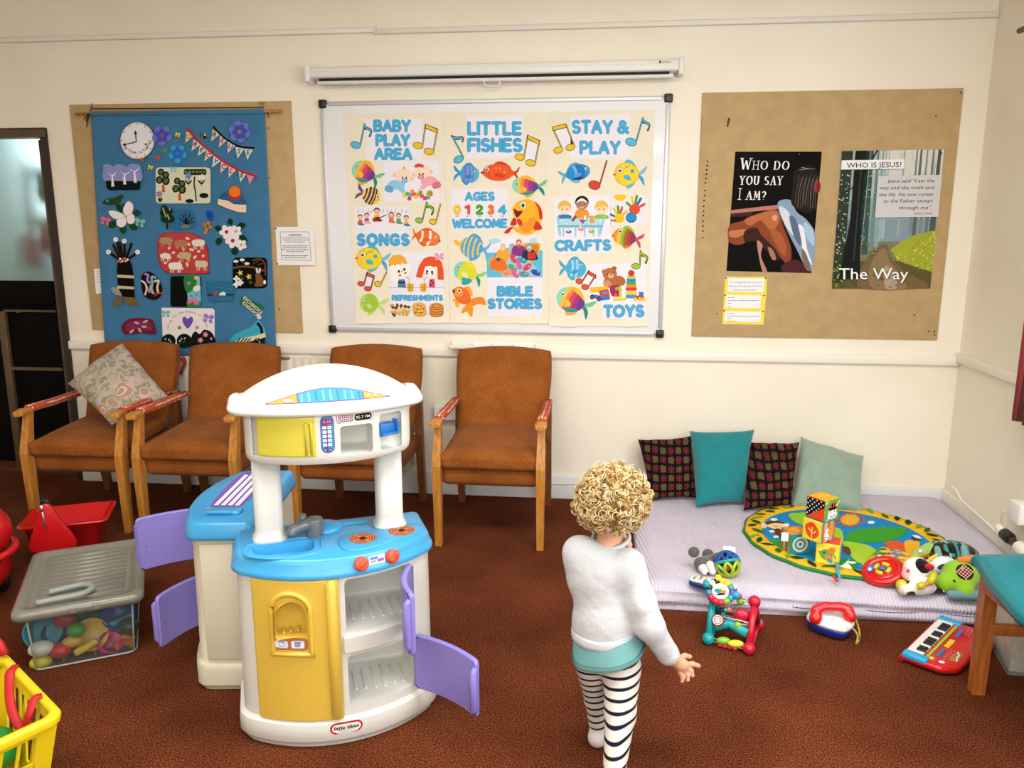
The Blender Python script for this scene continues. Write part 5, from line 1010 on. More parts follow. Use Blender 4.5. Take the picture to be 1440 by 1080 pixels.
for pts, c in ((((345, 360), (400, 400), (430, 520), (400, 500), (360, 430)), '#d4dcea'), (((440, 470), (480, 480), (500, 600), (530, 690), (500, 650), (460, 560)), '#e4ecf4'), (((400, 420), (440, 440), (470, 580), (430, 540)), '#5a6c84'), (((480, 450), (530, 490), (540, 580), (500, 540)), '#a8c8dc'), (((470, 600), (500, 640), (520, 725), (480, 690)), '#7a6a58')): A.curve([r1(*p) for p in pts], c, 5)
A.curve([r1(*p) for p in ((430, 160), (500, 130), (560, 160), (560, 300), (530, 390), (470, 390), (410, 340), (420, 240))], '#17100e', 5); A.ell(*r1(556, 250), 5, 9, '#8a1c20'); A.stroke([r1(455, 155), r1(540, 148)], .8, '#8a8480'); A.stroke([r1(470, 142), r1(510, 150)], .8, '#a8a4a0')
for k in range(16):
    x = 436+k*7; A.stroke(spline([r1(x+22, 185+(k % 3)*8), r1(x+8, 260), r1(x-4+(k % 2)*8, 350+(k % 4)*8)], 4, False), .5, ('#6a5a50', '#3a2c26', '#8a7a6c')[k % 3], cap=False)
for row, x0, y, x1 in (('*WHO DO', 128, 152, 394, ), ('YOU SAY', 122, 238, 356), ('*I AM?', 118, 322, 262)):
    p0 = r1(x0, y); p1 = r1(x1, y); A.serif(row, p0[0], p0[1], p1[0], (62 if '*' in row else 62)*.25, '#f4f2ee', slope=.008, lean=.1, small=.76)
A.build('print', t)
pins([(1124, 216.5)], 'pin at the top right corner of the black poster', None, BRASS, y=YB-.001)
t = paper_thing('poster', 'forest path poster asking WHO IS JESUS?, titled The Way, right of the black poster', 'poster', [r2(116, 62), r2(824, 50), r2(728, 1010), r2(46, 1012)], YB)
def edge(v): return (116-70*v, 824-96*v)
def g(u, v): x0, x1 = edge(v); return r2(x0+(x1-x0)*u, 62-12*u+v*(950+10*u))
A = Art(BW); rows = [(0, .16, '#c4c8c0'), (.16, .35, '#b4c0be'), (.35, .5, '#9aaeb4'), (.5, .66, '#8498a4'), (.66, .8, '#7a7a58'), (.8, 1, '#5e5430')]
for v0, v1, c in rows: A.poly([g(0, v0), g(1, v0), g(1, v1), g(0, v1)], c)
rr = random.Random(4)
A.poly([g(.4, 0), g(1, 0), g(1, .3), g(.5, .3)], '#d8d6cc')
for u, w, v1, c in ((.36, .022, .72, '#6a8a90'), (.41, .02, .7, '#8aa4ac'), (.44, .014, .66, '#9ab0b8'), (.47, .012, .64, '#a4b8c0'), (.62, .012, .62, '#9aa8ac'), (.74, .016, .6, '#7c8a8a'), (.78, .02, .62, '#5a6662'), (.84, .014, .6, '#7a8a86'), (.9, .016, .6, '#6c7a74'), (.96, .03, .6, '#4e5a52'), (.3, .03, .75, '#3a5450')): A.poly([g(u-w/2, 0), g(u+w/2, 0), g(u+w, v1), g(u-w, v1)], c)
for k in range(14): u = .5+rr.random()*.48; v = rr.random()*.16; A.stroke([g(u, v+.1), g(u+.05-rr.random()*.1, v)], .4, '#8c8a84', cap=False)
A.poly([g(.2, 0), g(.28, 0), g(.26, .74), g(.22, .78), g(.14, .76)], '#16302c')
A.poly([g(.56, .72), g(.66, .66), g(.8, .61), g(1, .58), g(1, .88), g(.85, .85), g(.66, .8)], '#a0a832')
for k in range(150):
    u = .56+.44*rr.random(); v = .58+.3*rr.random()
    if v > .74-.38*(u-.56)+.02 and v < .78+.24*(u-.56): A.ell(*g(u, v), .8+rr.random()*1.4, .6+rr.random()*.6, ('#d4cf3c', '#b8bc30', '#8a9a2c', '#e2dc58')[k % 4], rr.random()*90, 8)
A.curve([g(.44, .69), g(.53, .69), g(.56, .76), g(.7, .86), g(.95, .96), g(.9, 1), g(.32, 1), g(.26, .9), g(.34, .77)], '#75613f', 5); A.curve([g(.46, .72), g(.52, .72), g(.56, .8), g(.7, .92), g(.74, 1), g(.42, 1), g(.36, .88), g(.4, .78)], '#8c7452', 5); A.curve([g(.52, .84), g(.6, .87), g(.66, .99), g(.54, .99)], '#ab9c88', 5); A.ell(*g(.5, .935), 3.4, 1.5, '#a8402c')
for k in range(110): u = .2+.8*rr.random(); v = .7+.3*rr.random(); u < .44 and A.ell(*g(u, v), 1+rr.random()*1.6, .6, ('#4a5a2c', '#6a7a34', '#5a4a2c', '#8a8a44')[k % 4], rr.random()*60, 8)
for k in range(60): u = .2+.8*rr.random(); v = .84+.15*rr.random(); A.ell(*g(u, v), 1+rr.random()*1.4, .5, ('#4a4a20', '#6a4a28', '#8a6a3c', '#3a5a24')[k % 4], rr.random()*40, 8)
A.poly([g(0, .0), g(.11, 0), g(.1, .95), g(0, .95)], '#2c3a2a')
for k in range(70): u = rr.random()*.11; v = .14+rr.random()*.6; A.ell(*g(u, v), .6+rr.random()*1.2, .5+rr.random()*.8, ('#d8dcd8', '#14180f', '#8a9a88', '#b8c4b4')[k % 4], rr.random()*90, 8)
for k in range(40): u = rr.random()*.12; v = .72+rr.random()*.26; A.ell(*g(u, v), 1.4, .8, ('#8aa43c', '#2f5a28', '#c4c850')[k % 3], rr.random()*90, 8)
for k in range(90):
    u = .24+rr.random()*.2; v = .06+rr.random()*.7
    A.ell(*g(u, v), .9+rr.random()*1.2, .4, ('#c8d888', '#a0c060', '#7a9a4a')[k % 3], rr.random()*60-30, 8)
A.poly([g(.13, 0), g(.235, 0), g(.225, .5), g(.27, .92), g(.06, .93), g(.13, .5)], '#0e1210'); A.poly([g(.19, .1), g(.205, .1), g(.2, .8), g(.185, .8)], '#2c3a38'); A.stroke([g(.23, .17), g(.34, 0)], 2.2, '#171c18'); A.stroke([g(.14, .26), g(.05, .3)], 1.6, '#171c18')
A.poly([r2(*p) for p in ((112, 126), (545, 120), (538, 185), (106, 190))], '#eeeff2'); p0 = r2(145, 178); p1 = r2(524, 172); A.text('WHO IS JESUS?', p0[0], p0[1], 10.4, '#1a1a1c', p1[0], slope=-.012, off=.006)
A.poly([r2(*p) for p in ((362, 235), (802, 226), (776, 515), (340, 520))], '#d2cfd0')
for s_, x0, y, x1 in (('Jesus said \u201cI am the', 424, 280, 750), ('way and the truth and', 372, 327, 748), ('the life. No one comes', 370, 374, 742), ('to the Father except', 400, 418, 738), ('through me\u201d.', 504, 464, 732)): p0 = r2(x0, y); p1 = r2(x1, y); A.text(s_, p0[0], p0[1], 7.2, '#2a2628', p1[0], shear=.2, off=.004, slope=-.008)
p0 = r2(610, 499); p1 = r2(732, 497); A.text('John 14:6', p0[0], p0[1], 4.6, '#2a2628', p1[0])
p0 = r2(92, 945); p1 = r2(570, 950); A.text('The Way', p0[0]+.8, p0[1]+.8, 22.5, '#2a2a20', p1[0]+.8, off=.004); A.text('The Way', p0[0], p0[1], 22.5, '#f6f6f2', p1[0], off=.004); A.build('print', t)
pins([r2(804, 76)], 'black pin at the top right corner of the forest poster', None, y=YB-.001); pins([r2(75, 988)], 'pin at the bottom left corner of the forest poster', None, y=YB-.001); pins([r2(122, 72)], 'black pin at the top left corner of the forest poster', None, y=YB-.001)
YEL = mat('yellow_card', '#efdc4a', .7)
for k, (lab, a, c, wi) in enumerate((('yellow backed printed card, topmost of the three below the black poster', [(38, 756), (276, 758), (270, 858), (33, 856)], [(57, 764), (263, 766), (252, 844), (52, 840)], ((.62, 810, 786), (.82, 785, 808), (.6, 832, 829))), ('yellow backed printed card, middle of the three below the black poster', [(33, 856), (270, 858), (262, 948), (27, 945)], [(46, 858), (243, 862), (236, 935), (40, 930)], ()), ('yellow backed printed card, lowest of the three below the black poster', [(27, 945), (262, 948), (255, 1027), (22, 1023)], [(40, 950), (244, 955), (237, 1012), (34, 1008)], ()))):
    t = paper_thing('prayer_card', lab, 'card', [r1(*p) for p in a], YB, YEL); t['group'] = 'yellow cards under the black poster'
    A = Art(BW); A.poly([r1(*p) for p in c], '#f0eef4')
    if k == 0:
        for s_, x0, y, x1 in (('Our young Explorers have been', 66, 792, 246), ('thinking of the people in Ukraine.', 58, 813, 248), ('These are their prayers.', 84, 834, 220)): p0 = r1(x0, y); p1 = r1(x1, y); A.text(s_, p0[0], p0[1], 3.3, '#56565c', p1[0])
    else:
        y = c[0][1]+16
        for w in ((40, 175, 25, 18) if k == 1 else (40, 185, 28, 52)):
            x = 55-k*3; e = x+w
            while x < e: d = 5+rr.random()*13; A.stroke([r1(x, y), r1(min(x+d, e), y)], .9, '#8a8a90', cap=False); x += d+4
            y += 16.5 if k == 1 else 13.5
    A.build('print', t)
pins([r1(*p) for p in ((43, 764), (267, 764), (38, 860), (258, 862), (33, 948), (252, 952))], 'black pin at a corner of the yellow cards', 'pins holding the yellow cards', r=.0042, y=YB-.001)
for lab, p in (('pin holding the top left corner of the printed notice', (388, 321)), ('pin at the lower left of the printed notice', (390, 371))): pins([p], lab, None, y=-.016)
# ---------------------------------------------------------------- four upholstered armchairs against the wall
def tweed():
    m, nt, b = new_mat('rust_brown_tweed'); tc = node(nt, 'TexCoord')
    n = node(nt, 'TexNoise', {'Vector': tc.outputs['Object'], 'Scale': 330, 'Detail': 2}); n2 = node(nt, 'TexNoise', {'Vector': tc.outputs['Object'], 'Scale': 7, 'Detail': 3})
    c = ramp(nt, n.outputs['Fac'], [(.3, '#744017'), (.5, '#995824'), (.7, '#b47036')]); c2 = ramp(nt, n2.outputs['Fac'], [(.3, '#dcd4cc'), (.7, '#ffffff')])
    mx = node(nt, 'MixRGB', {'Fac': 1, 'Color1': c, 'Color2': c2}, blend_type='MULTIPLY'); nt.links.new(mx.outputs[0], b.inputs['Base Color']); b.inputs['Roughness'].default_value = .95; b.inputs['Specular IOR Level'].default_value = .1; b.inputs['Sheen Weight'].default_value = .05
    bp = node(nt, 'Bump', {'Height': n.outputs['Fac'], 'Strength': .35, 'Distance': .002}); nt.links.new(bp.outputs[0], b.inputs['Normal']); return m
def wood(name, c0, c1, rough=.38, sc=(6, 6, 1)):
    m, nt, b = new_mat(name); tc = node(nt, 'TexCoord'); mp = node(nt, 'Mapping', {'Vector': tc.outputs['Object'], 'Scale': (sc[0]*6, sc[1]*6, sc[2]*4)})
    n = node(nt, 'TexNoise', {'Vector': mp.outputs[0], 'Scale': 2.2, 'Detail': 5, 'Distortion': .5}); nt.links.new(ramp(nt, n.outputs['Fac'], [(.3, c0), (.7, c1)]), b.inputs['Base Color']); b.inputs['Roughness'].default_value = rough; return m
def dotted():
    m, nt, b = new_mat('red_dotted_arm_fabric'); tc = node(nt, 'TexCoord'); v = node(nt, 'TexVoronoi', {'Vector': tc.outputs['Object'], 'Scale': 62, 'Randomness': .2})
    nt.links.new(ramp(nt, v.outputs['Distance'], [(.3, '#f0d8b8'), (.36, '#b8492f'), (.8, '#a83f2a')]), b.inputs['Base Color']); b.inputs['Roughness'].default_value = .9; return m
TWEED = tweed(); OAK = wood('honey_oak', '#a96a26', '#cd9040'); DOT = dotted(); OAKD = wood('darker_oak', '#6a3c18', '#8a5426')
def cushion_mesh(b, w, d, h, crown, n=18, T=None, pw=4, sag=0):
    """a padded block: w x d x h, top face domed"""
    bm = bmesh.new(); bmesh.ops.create_cube(bm, size=1); bmesh.ops.subdivide_edges(bm, edges=bm.edges[:], cuts=n, use_grid_fill=True)
    for v in bm.verts:
        x, y, z = v.co*2; q = (abs(x)**pw+abs(y)**pw)**(1/pw); s = 1 if q < 1e-6 else 1
        ex, ey = max(0, 1-x*x), max(0, 1-y*y); dome = (ex*ey)**.45
        rz = 1-.18*(max(abs(x), abs(y))**10); X, Y = x*(1-.05*abs(z)**4), y*(1-.05*abs(z)**4)
        v.co = Vector((X*w/2, Y*d/2, z*h/2*rz+(crown*dome if z > 0 else -crown*.3*dome)*abs(z)))
    b.bm(bm, 0, True, None, T)
def make_chair():
    t = thing('armchair', '', 'armchair', group='rust brown armchairs along the wall')
    L = lambda b, n, m: b.build(n, m, t, world=False)
    b = B(); cushion_mesh(b, .455, .52, .085, .016, T=Matrix.Translation((0, -.06, .432)) @ Matrix.Rotation(.05, 4, 'X') @ Matrix.Identity(4)); L(b, 'seat_cushion', TWEED)
    b = B(); b.box((0, .0, .342), (.47, .57, .098), .034, 5); L(b, 'seat_rail', TWEED)
    # padded back: a leaning slab with a crowned top and narrower foot
    bm = bmesh.new(); bmesh.ops.create_cube(bm, size=1); bmesh.ops.subdivide_edges(bm, edges=bm.edges[:], cuts=16, use_grid_fill=True)
    for v in bm.verts:
        x, y, z = v.co*2; u = (z+1)/2; w = .225+.026*min(1, u*1.6)+.0*u; ed = 1-.3*max(abs(x), abs(z))**8
        X = x*w*(1-.03*abs(z)**8); Z = .43+u*.42+.022*(1-x*x)*u*u; Y = .165+.15*u+.02*math.sin(u*3.0)+y*.036*ed-(.012*(1-x*x)*(1-z*z) if y < 0 else 0)
        v.co = Vector((X, Y, Z))
    b = B().bm(bm, 0, True); L(b, 'backrest', TWEED)
    for s in (-1, 1):
        x = s*.243
        b = B(); prof = [(-.298, 0, .016, .018), (-.303, .2, .018, .022), (-.306, .40, .02, .027), (-.300, .43, .0195, .026), (-.275, .54, .017, .019), (-.262, .60, .016, .018)]
        b.ring_surface([[Vector((x+sx*hx, y+sy*hy, z)) for sx, sy in ((-1, -1), (1, -1), (1, 1), (-1, 1))] for y, z, hx, hy in prof], smooth=False); L(b, 'front_leg', OAK)
        b = B(); prof = [(.318, 0, .017, .018), (.29, .18, .019, .022), (.262, .40, .019, .024), (.27, .60, .018, .02)]
        b.ring_surface([[Vector((x*.98+sx*hx, y+sy*hy, z)) for sx, sy in ((-1, -1), (1, -1), (1, 1), (-1, 1))] for y, z, hx, hy in prof], smooth=False); L(b, 'rear_leg', OAKD)
        b = B(); prof = [(-.345, .598, .02, .007), (-.335, .603, .027, .012), (-.30, .608, .027, .014), (-.24, .604, .019, .009), (-.1, .6, .017, .007), (.12, .6, .016, .007), (.26, .6, .014, .008)]
        b.ring_surface([[Vector((x+sx*hx, y, z+sz*hz)) for sx, sz in ((-1, -.6), (-.6, -1), (.6, -1), (1, -.6), (1, .6), (.6, 1), (-.6, 1), (-1, .6))] for y, z, hx, hz in prof], smooth=False); ar = L(b, 'armrest', OAK)
        b = B(); n = 10; rings = []
        for y, z, hx, hz in ((-.262, .612, .022, .012), (-.255, .614, .026, .018), (-.1, .607, .025, .02), (.1, .607, .024, .02), (.19, .608, .022, .014)):
            rings.append([Vector((x+hx*math.cos(a), y, z+hz*math.sin(a))) for a in (2*PI*k/14 for k in range(14))])
        b.ring_surface(rings); pad = b.build('arm_pad', DOT, t, world=False); pad.parent = ar
    for z in (.33,):
        b = B(); b.box((0, .285, .335), (.45, .03, .09), .006); L(b, 'rear_rail', OAKD)
    return t
ch = make_chair()
for k, (x, y, rz, lab) in enumerate(((-1.085, -.455, .03, 'rust brown armchair with the floral cushion leaning in it, next to the doorway'), (-.50, -.455, .02, 'rust brown armchair between the cushioned one and the toy kitchen'), (.285, -.44, .0, 'rust brown armchair mostly hidden behind the toy kitchen hood'), (.982, -.44, .0, 'empty rust brown armchair standing alone below the pen tray'))):
    if k == 0: c = ch; c.location = (x, y, 0); c.rotation_euler = (0, 0, rz); c['label'] = lab
    else: clone(ch, (x, y, 0), rz, lab)
# ---------------------------------------------------------------- soft cushions
def pillow_bm(w, h, th, n=26, pinch=.07, noise=.004, seed=0):
    rr = random.Random(seed); ph = [rr.random()*6 for _ in range(6)]; V = []; F = []
    for side in (1, -1):
        for j in range(n+1):
            for i in range(n+1):
                x, y = -1+2*i/n, -1+2*j/n; dm = ((1-x*x)*(1-y*y))
                p = max(0, dm)**.42
                px = x*(1-pinch*(1-abs(y)**2.2)*abs(x)**3); py = y*(1-pinch*(1-abs(x)**2.2)*abs(y)**3)
                wr = noise*(math.sin(x*7+ph[0]+y*3)+math.sin(y*9+ph[1]-x*4)+.7*math.sin(x*15+ph[2])*math.cos(y*11+ph[3]))*p
                V.append((px*w/2, py*h/2, side*(th/2*p)+wr+side*.0008))
    N = (n+1)**2
    for j in range(n):
        for i in range(n):
            a = j*(n+1)+i; F.append([a, a+1, a+n+2, a+n+1]); F.append([N+a, N+a+n+1, N+a+n+2, N+a+1])
    bd = [i for i in range(n+1)]+[j*(n+1)+n for j in range(1, n+1)]+[n*(n+1)+i for i in range(n-1, -1, -1)]+[j*(n+1) for j in range(n-1, 0, -1)]
    for k in range(len(bd)): a, c = bd[k], bd[(k+1) % len(bd)]; F.append([a, a+N, c+N, c])
    return V, F
def pillow(name, label, cat, corners, th, m, group=None, seed=0, noise=.004, pinch=.07):
    """corners: bottom-left, bottom-right, top-right, top-left of the front outline in the room"""
    bl, br, tr, tl = [Vector(c) for c in corners]; o = (bl+br+tr+tl)/4; V, F = pillow_bm(2, 2, th, noise=noise, seed=seed, pinch=pinch); nrm = (br-bl).cross(tl-bl).normalized(); out = []
    for x, y, z in V:
        u, v = (x+1)/2, (y+1)/2; out.append(tuple((bl*(1-u)+br*u)*(1-v)+(tl*(1-u)+tr*u)*v+nrm*z))
    b = B().add(out, F, 0, True); ob = b.build(name, m); tag(ob, label, cat, group); return ob
def floral():
    m, nt, b = new_mat('faded_floral_tapestry'); tc = node(nt, 'TexCoord'); V = tc.outputs['Object']
    n = node(nt, 'TexNoise', {'Vector': V, 'Scale': 9, 'Detail': 2}); mp = node(nt, 'MixRGB', {'Fac': .08, 'Color1': V, 'Color2': n.outputs['Color']})
    v = node(nt, 'TexVoronoi', {'Vector': mp.outputs[0], 'Scale': 8.5}); w = node(nt, 'TexNoise', {'Vector': V, 'Scale': 26, 'Detail': 3, 'Distortion': 1.2})
    ring = node(nt, 'Math', {0: v.outputs['Distance'], 1: 38.0}, operation='MULTIPLY'); sn = node(nt, 'Math', {0: ring.outputs[0]}, operation='SINE')
    petal = ramp(nt, sn.outputs[0], [(.0, '#b08678'), (.5, '#c8a898'), (1, '#d4c6a4')]); leaf = ramp(nt, w.outputs['Fac'], [(.42, '#868c68'), (.5, '#b0a094'), (.6, '#bda8a0')])
    msk = ramp(nt, v.outputs['Distance'], [(.3, '#ffffff'), (.42, '#000000')]); mx = node(nt, 'MixRGB', {'Fac': msk, 'Color1': leaf, 'Color2': petal}); nt.links.new(mx.outputs[0], b.inputs['Base Color']); b.inputs['Roughness'].default_value = .95
    return m
cpl = lambda px, py, y: tuple(at_y(px, py, y))
pillow('cushion', 'pale floral cushion standing on its corner in the armchair by the doorway', 'cushion', [cpl(157, 598, -.66), cpl(236, 557, -.4), cpl(172, 481, -.24), cpl(95, 539, -.5)], .15, floral(), seed=2, pinch=.05)
# ---------------------------------------------------------------- toy kitchen, two hinged halves
KW = mat('white_moulded_plastic', '#d9d9d3', .32, sss=.0); KC = mat('cream_moulded_plastic', '#d6d0ba', .35); KB = mat('sky_blue_plastic', '#3f9fd6', .28); KY = mat('yellow_plastic', '#d8b548', .32); KYL = mat('lemon_plastic', '#cfc446', .32); KP = mat('lilac_plastic', '#8a7fd0', .36); KO = mat('orange_plastic', '#e04a22', .3); KG = mat('grey_tap_plastic', '#6f7478', .3, .2)
def KF(o, th):
    c, s = math.cos(th), math.sin(th); return Matrix(((c, s, 0, o[0]), (s, -c, 0, o[1]), (0, 0, 1, 0), (0, 0, 0, 1)))
def plan(W, D, B_, inset=0, r=.03, n=24):
    """plan outline of a bow-fronted unit, u across, v forwards; back edge on v=0"""
    R = (W*W/4+B_*B_)/(2*B_); v0 = D+B_-R; w = W/2-inset; a = math.asin(min(1, w/(R-inset))); pts = []
    rb = max(.006, r-inset); 
    fr = [((R-inset)*math.sin(-a+2*a*k/n), v0+(R-inset)*math.cos(-a+2*a*k/n)) for k in range(n+1)]
    L = [(-w, inset+rb)]+[(-w+rb-rb*math.cos(q), inset+rb-rb*math.sin(q)) for q in (PI/8, PI/4, 3*PI/8, PI/2)]
    Rr = [(w-rb+rb*math.sin(q), inset+rb-rb*math.cos(q)) for q in (0, PI/8, PI/4, 3*PI/8, PI/2)]
    # front corners rounded by trimming the arc ends
    k0 = 1; body = fr[k0:-k0]; lc = [(-w, fr[0][1]-r*.8), (-w+.004, fr[0][1]-r*.25)]; rc = [(w-.004, fr[-1][1]-r*.25), (w, fr[-1][1]-r*.8)]
    return L[::-1][::-1] and (L+Rr+rc[::-1]+body[::-1]+lc[::-1])
def loft(b, W, D, B_, steps, mi=0, T=None, r=.03, smooth=True):
    """steps: (z, inset)"""
    rings = [[Vector((u, v, z)) for u, v in plan(W, D, B_, i, r)] for z, i in steps]
    b.ring_surface(rings, True, True, mi, smooth, None, T); return b
def arc_map(W, D, B_, T, off=.001):
    R = (W*W/4+B_*B_)/(2*B_); v0 = D+B_-R
    return lambda x, y, l: T @ Vector(((R+off+l*LAY)*math.sin(x/R), v0+(R+off+l*LAY)*math.cos(x/R), -y))
def curved_panel(b, W, D, B_, u0, u1, z0, z1, off, th, T, mi=0, n=18, r=.008):
    R = (W*W/4+B_*B_)/(2*B_); v0 = D+B_-R; out = rrect(u0, z0, u1, z1, r, 4); rings = []
    for d, ins in ((0, 0), (th*.6, 0), (th*.9, .002), (th, .006)):
        cx, cz = (u0+u1)/2, (z0+z1)/2; ring = []
        q = rrect(u0+ins, z0+ins, u1-ins, z1-ins, max(.002, r-ins*.5), 4); pts = []
        for k in range(len(q)):
            a, c = q[k], q[(k+1) % len(q)]; m = 10 if abs(a[0]-c[0]) > (u1-u0)*.4 else 1
            pts += [(a[0]+(c[0]-a[0])*j/m, a[1]+(c[1]-a[1])*j/m) for j in range(m)]
        rings.append([Vector(((R+off+d)*math.sin(p[0]/R), v0+(R+off+d)*math.cos(p[0]/R), p[1])) for p in pts])
    b.ring_surface(rings[:1]+rings, True, False, mi, False, None, T)
    # front and back faces as strips across u
    for d, ins in ((th, .006), (0, 0)):
        V = []; 
        for i in range(n+1):
            u = u0+ins+(u1-u0-2*ins)*i/n
            for z in (z0+ins, z1-ins): V.append(Vector(((R+off+d-.0002)*math.sin(u/R), v0+(R+off+d-.0002)*math.cos(u/R), z)))
        b.add(V, [[2*i, 2*i+2, 2*i+3, 2*i+1] for i in range(n)], mi, True, None, T)
def apply_mods(o):
    dg = bpy.context.evaluated_depsgraph_get(); me = bpy.data.meshes.new_from_object(o.evaluated_get(dg)); o.modifiers.clear(); o.data = me
def cut(o, cutters):
    bpy.context.view_layer.update(); tmp = []
    for cb in cutters:
        c = cb.build('cutter', o.data.materials[0]); fix_normals(c); tmp.append(c); md = o.modifiers.new('cut', 'BOOLEAN'); md.object = c; md.operation = 'DIFFERENCE'; md.solver = 'EXACT'
    bpy.context.view_layer.update(); apply_mods(o)
    for c in tmp: bpy.data.objects.remove(c)
def fix_normals(o):
    bm = bmesh.new(); bm.from_mesh(o.data); bmesh.ops.remove_doubles(bm, verts=bm.verts, dist=1e-6); bmesh.ops.recalc_face_normals(bm, faces=bm.faces); bm.to_mesh(o.data); bm.free()
# front half
M1 = KF((0.636, -1.925), .422); k1 = thing('toy_kitchen', 'toy kitchen front half with hood, sink, hob, yellow door and open lilac doors', 'toy kitchen', (0.636, -1.925, 0), group='two halves of the toy kitchen')
BW_, BD_, BB_ = .572, .199, .129
b = B(); loft(b, BW_+.03, BD_+.014, BB_, [(0, .016), (.012, .012), (.02, .004), (.026, 0), (.064, 0), (.078, .003), (.084, .012), (.087, .016), (.3, .018), (.535, .02)], T=M1)
body = b.build('cabinet', KW, k1); fix_normals(body)
def cutbox(u0, u1, v0, v1, z0, z1, r=.014, T=M1): return B().box(((u0+u1)/2, (v0+v1)/2, (z0+z1)/2), (u1-u0, v1-v0, z1-z0), r, 3, T=T)
def arch(cx, z0, z1, w, n=12): return [(cx-w/2, z0+.006), (cx-w/2+.006, z0), (cx+w/2-.006, z0), (cx+w/2, z0+.006)]+[(cx+w/2*math.cos(a), z1-w/2+w/2*math.sin(a)) for a in (PI*k/n for k in range(n+1))]
def archcut(T, cx, z0, z1, w, v0, v1):
    X = T @ Matrix(((1, 0, 0, 0), (0, 0, 1, 0), (0, 1, 0, 0), (0, 0, 0, 1))); return B().prism(arch(cx, z0, z1, w), v0, v1, T=X)
ND = archcut(M1, -.147, .357, .463, .088, .268, .5)
cut(body, [cutbox(.010, .212, .09, .5, .115, .277), cutbox(.010, .212, .09, .5, .347, .512), cutbox(-.2, -.095, .235, .5, .34, .48, .004)]); smooth_by_angle(body.data, 40)
for z in (.117, .349):      # ribbed shelf floors
    for k in range(6): u = .04+k*.029; B().box((u, .19, z-.001), (.009, .13-.01*abs(k-2.5), .005), .002, T=M1).build('shelf_rib', KW, k1)
b = B(); curved_panel(b, BW_, BD_, BB_, .0, .222, .287, .343, -.004, .012, M1); b.build('shelf_front', KW, k1)
b = B(); curved_panel(b, BW_, BD_, BB_, -.258, -.006, .085, .525, -.012, .022, M1); dr = b.build('yellow_door', KY, k1)
R1 = (BW_**2/4+BB_**2)/(2*BB_); V01 = BD_+BB_-R1
def onarc(u, z, off): return M1 @ Vector(((R1+off)*math.sin(u/R1), V01+(R1+off)*math.cos(u/R1), z))
# water dispenser: pocket of its own with an arched surround
cut_ok = True
fix_normals(dr); cut(dr, [archcut(M1, -.141, .357, .463, .084, .2, .5)]); smooth_by_angle(dr.data, 35)
b = B(); ar_ = arch(-.1415, .355, .465, .088); rings = [[M1 @ Vector((-.1415+(u+.1415)*s, v, .41+(z-.41)*s)) for u, z in ar_] for s, v in ((1.0, .318), (1.0, .262), (.94, .256))]
b.ring_surface(rings, True, False); b.add([tuple(p) for p in rings[-1]], [list(range(len(ar_)))], 0, False); b.cyl(M1 @ Vector((-.1415, .275, .458)), M1 @ Vector((-.1415, .275, .446)), .006, n=12)
for k in (-1, 0, 1): b.box((-.1415+k*.02, .275, .36), (.008, .03, .008), .003, T=M1)
b.build('water_dispenser', KY, dr)
b = B(); loop = [onarc(-.141+(u+.1415)*1.0, z, .012) for u, z in spline(arch(-.1415, .303, .487, .108), 2)]; b.tube(loop, .0075, 8, closed=True); b.build('dispenser_surround', KY, dr)
b = B(); b.tube([onarc(-.027, .095, .002), onarc(-.027, .1, .008), onarc(-.027, .3, .009), onarc(-.027, .51, .008), onarc(-.027, .517, .002)], [.012, .016, .017, .016, .012], 12); b.build('door_handle', KY, dr)
A = Art(arc_map(BW_, BD_, BB_, M1, .0125)); A.rect(-.197, -.352, -.098, -.315, '#7a2f2a', .012); A.rect(-.195, -.3505, -.1, -.3165, '#c8803a', .011)
for u0, u1 in ((-.19, -.15), (-.144, -.105)): A.rect(u0, -.346, u1, -.3205, '#7a78b0', .007); A.rect(u0+.0015, -.3445, u1-.0015, -.322, '#e4e4ee', .006)
for u, c in ((-.17, '#d8e0ee'), (-.125, '#8f9ad0')): A.poly([(u-.009, -.341), (u+.009, -.341), (u+.0065, -.326), (u-.0065, -.326)], '#3a3f6a'); A.poly([(u-.0078, -.339), (u+.0078, -.339), (u+.0058, -.327), (u-.0058, -.327)], c)
A.stroke([(-.166, -.338), (-.17, -.345), (-.178, -.346)], .0012, '#3a3f6a'); A.ell(-.17, -.332, .002, .002, '#ffffff'); A.build('dispenser_sticker', dr)
# logo on the plinth
A = Art(arc_map(BW_+.03, BD_+.014, BB_, M1, .0006)); A.rect(-.05, -.079, .044, -.043, '#c01f26', .018); A.rect(-.0445, -.0735, .0385, -.0485, '#f2efe6', .0125); A.text('little tikes', -.039, -.0565, .016, '#15151a', .033, off=.025); A.build('logo_badge', k1)
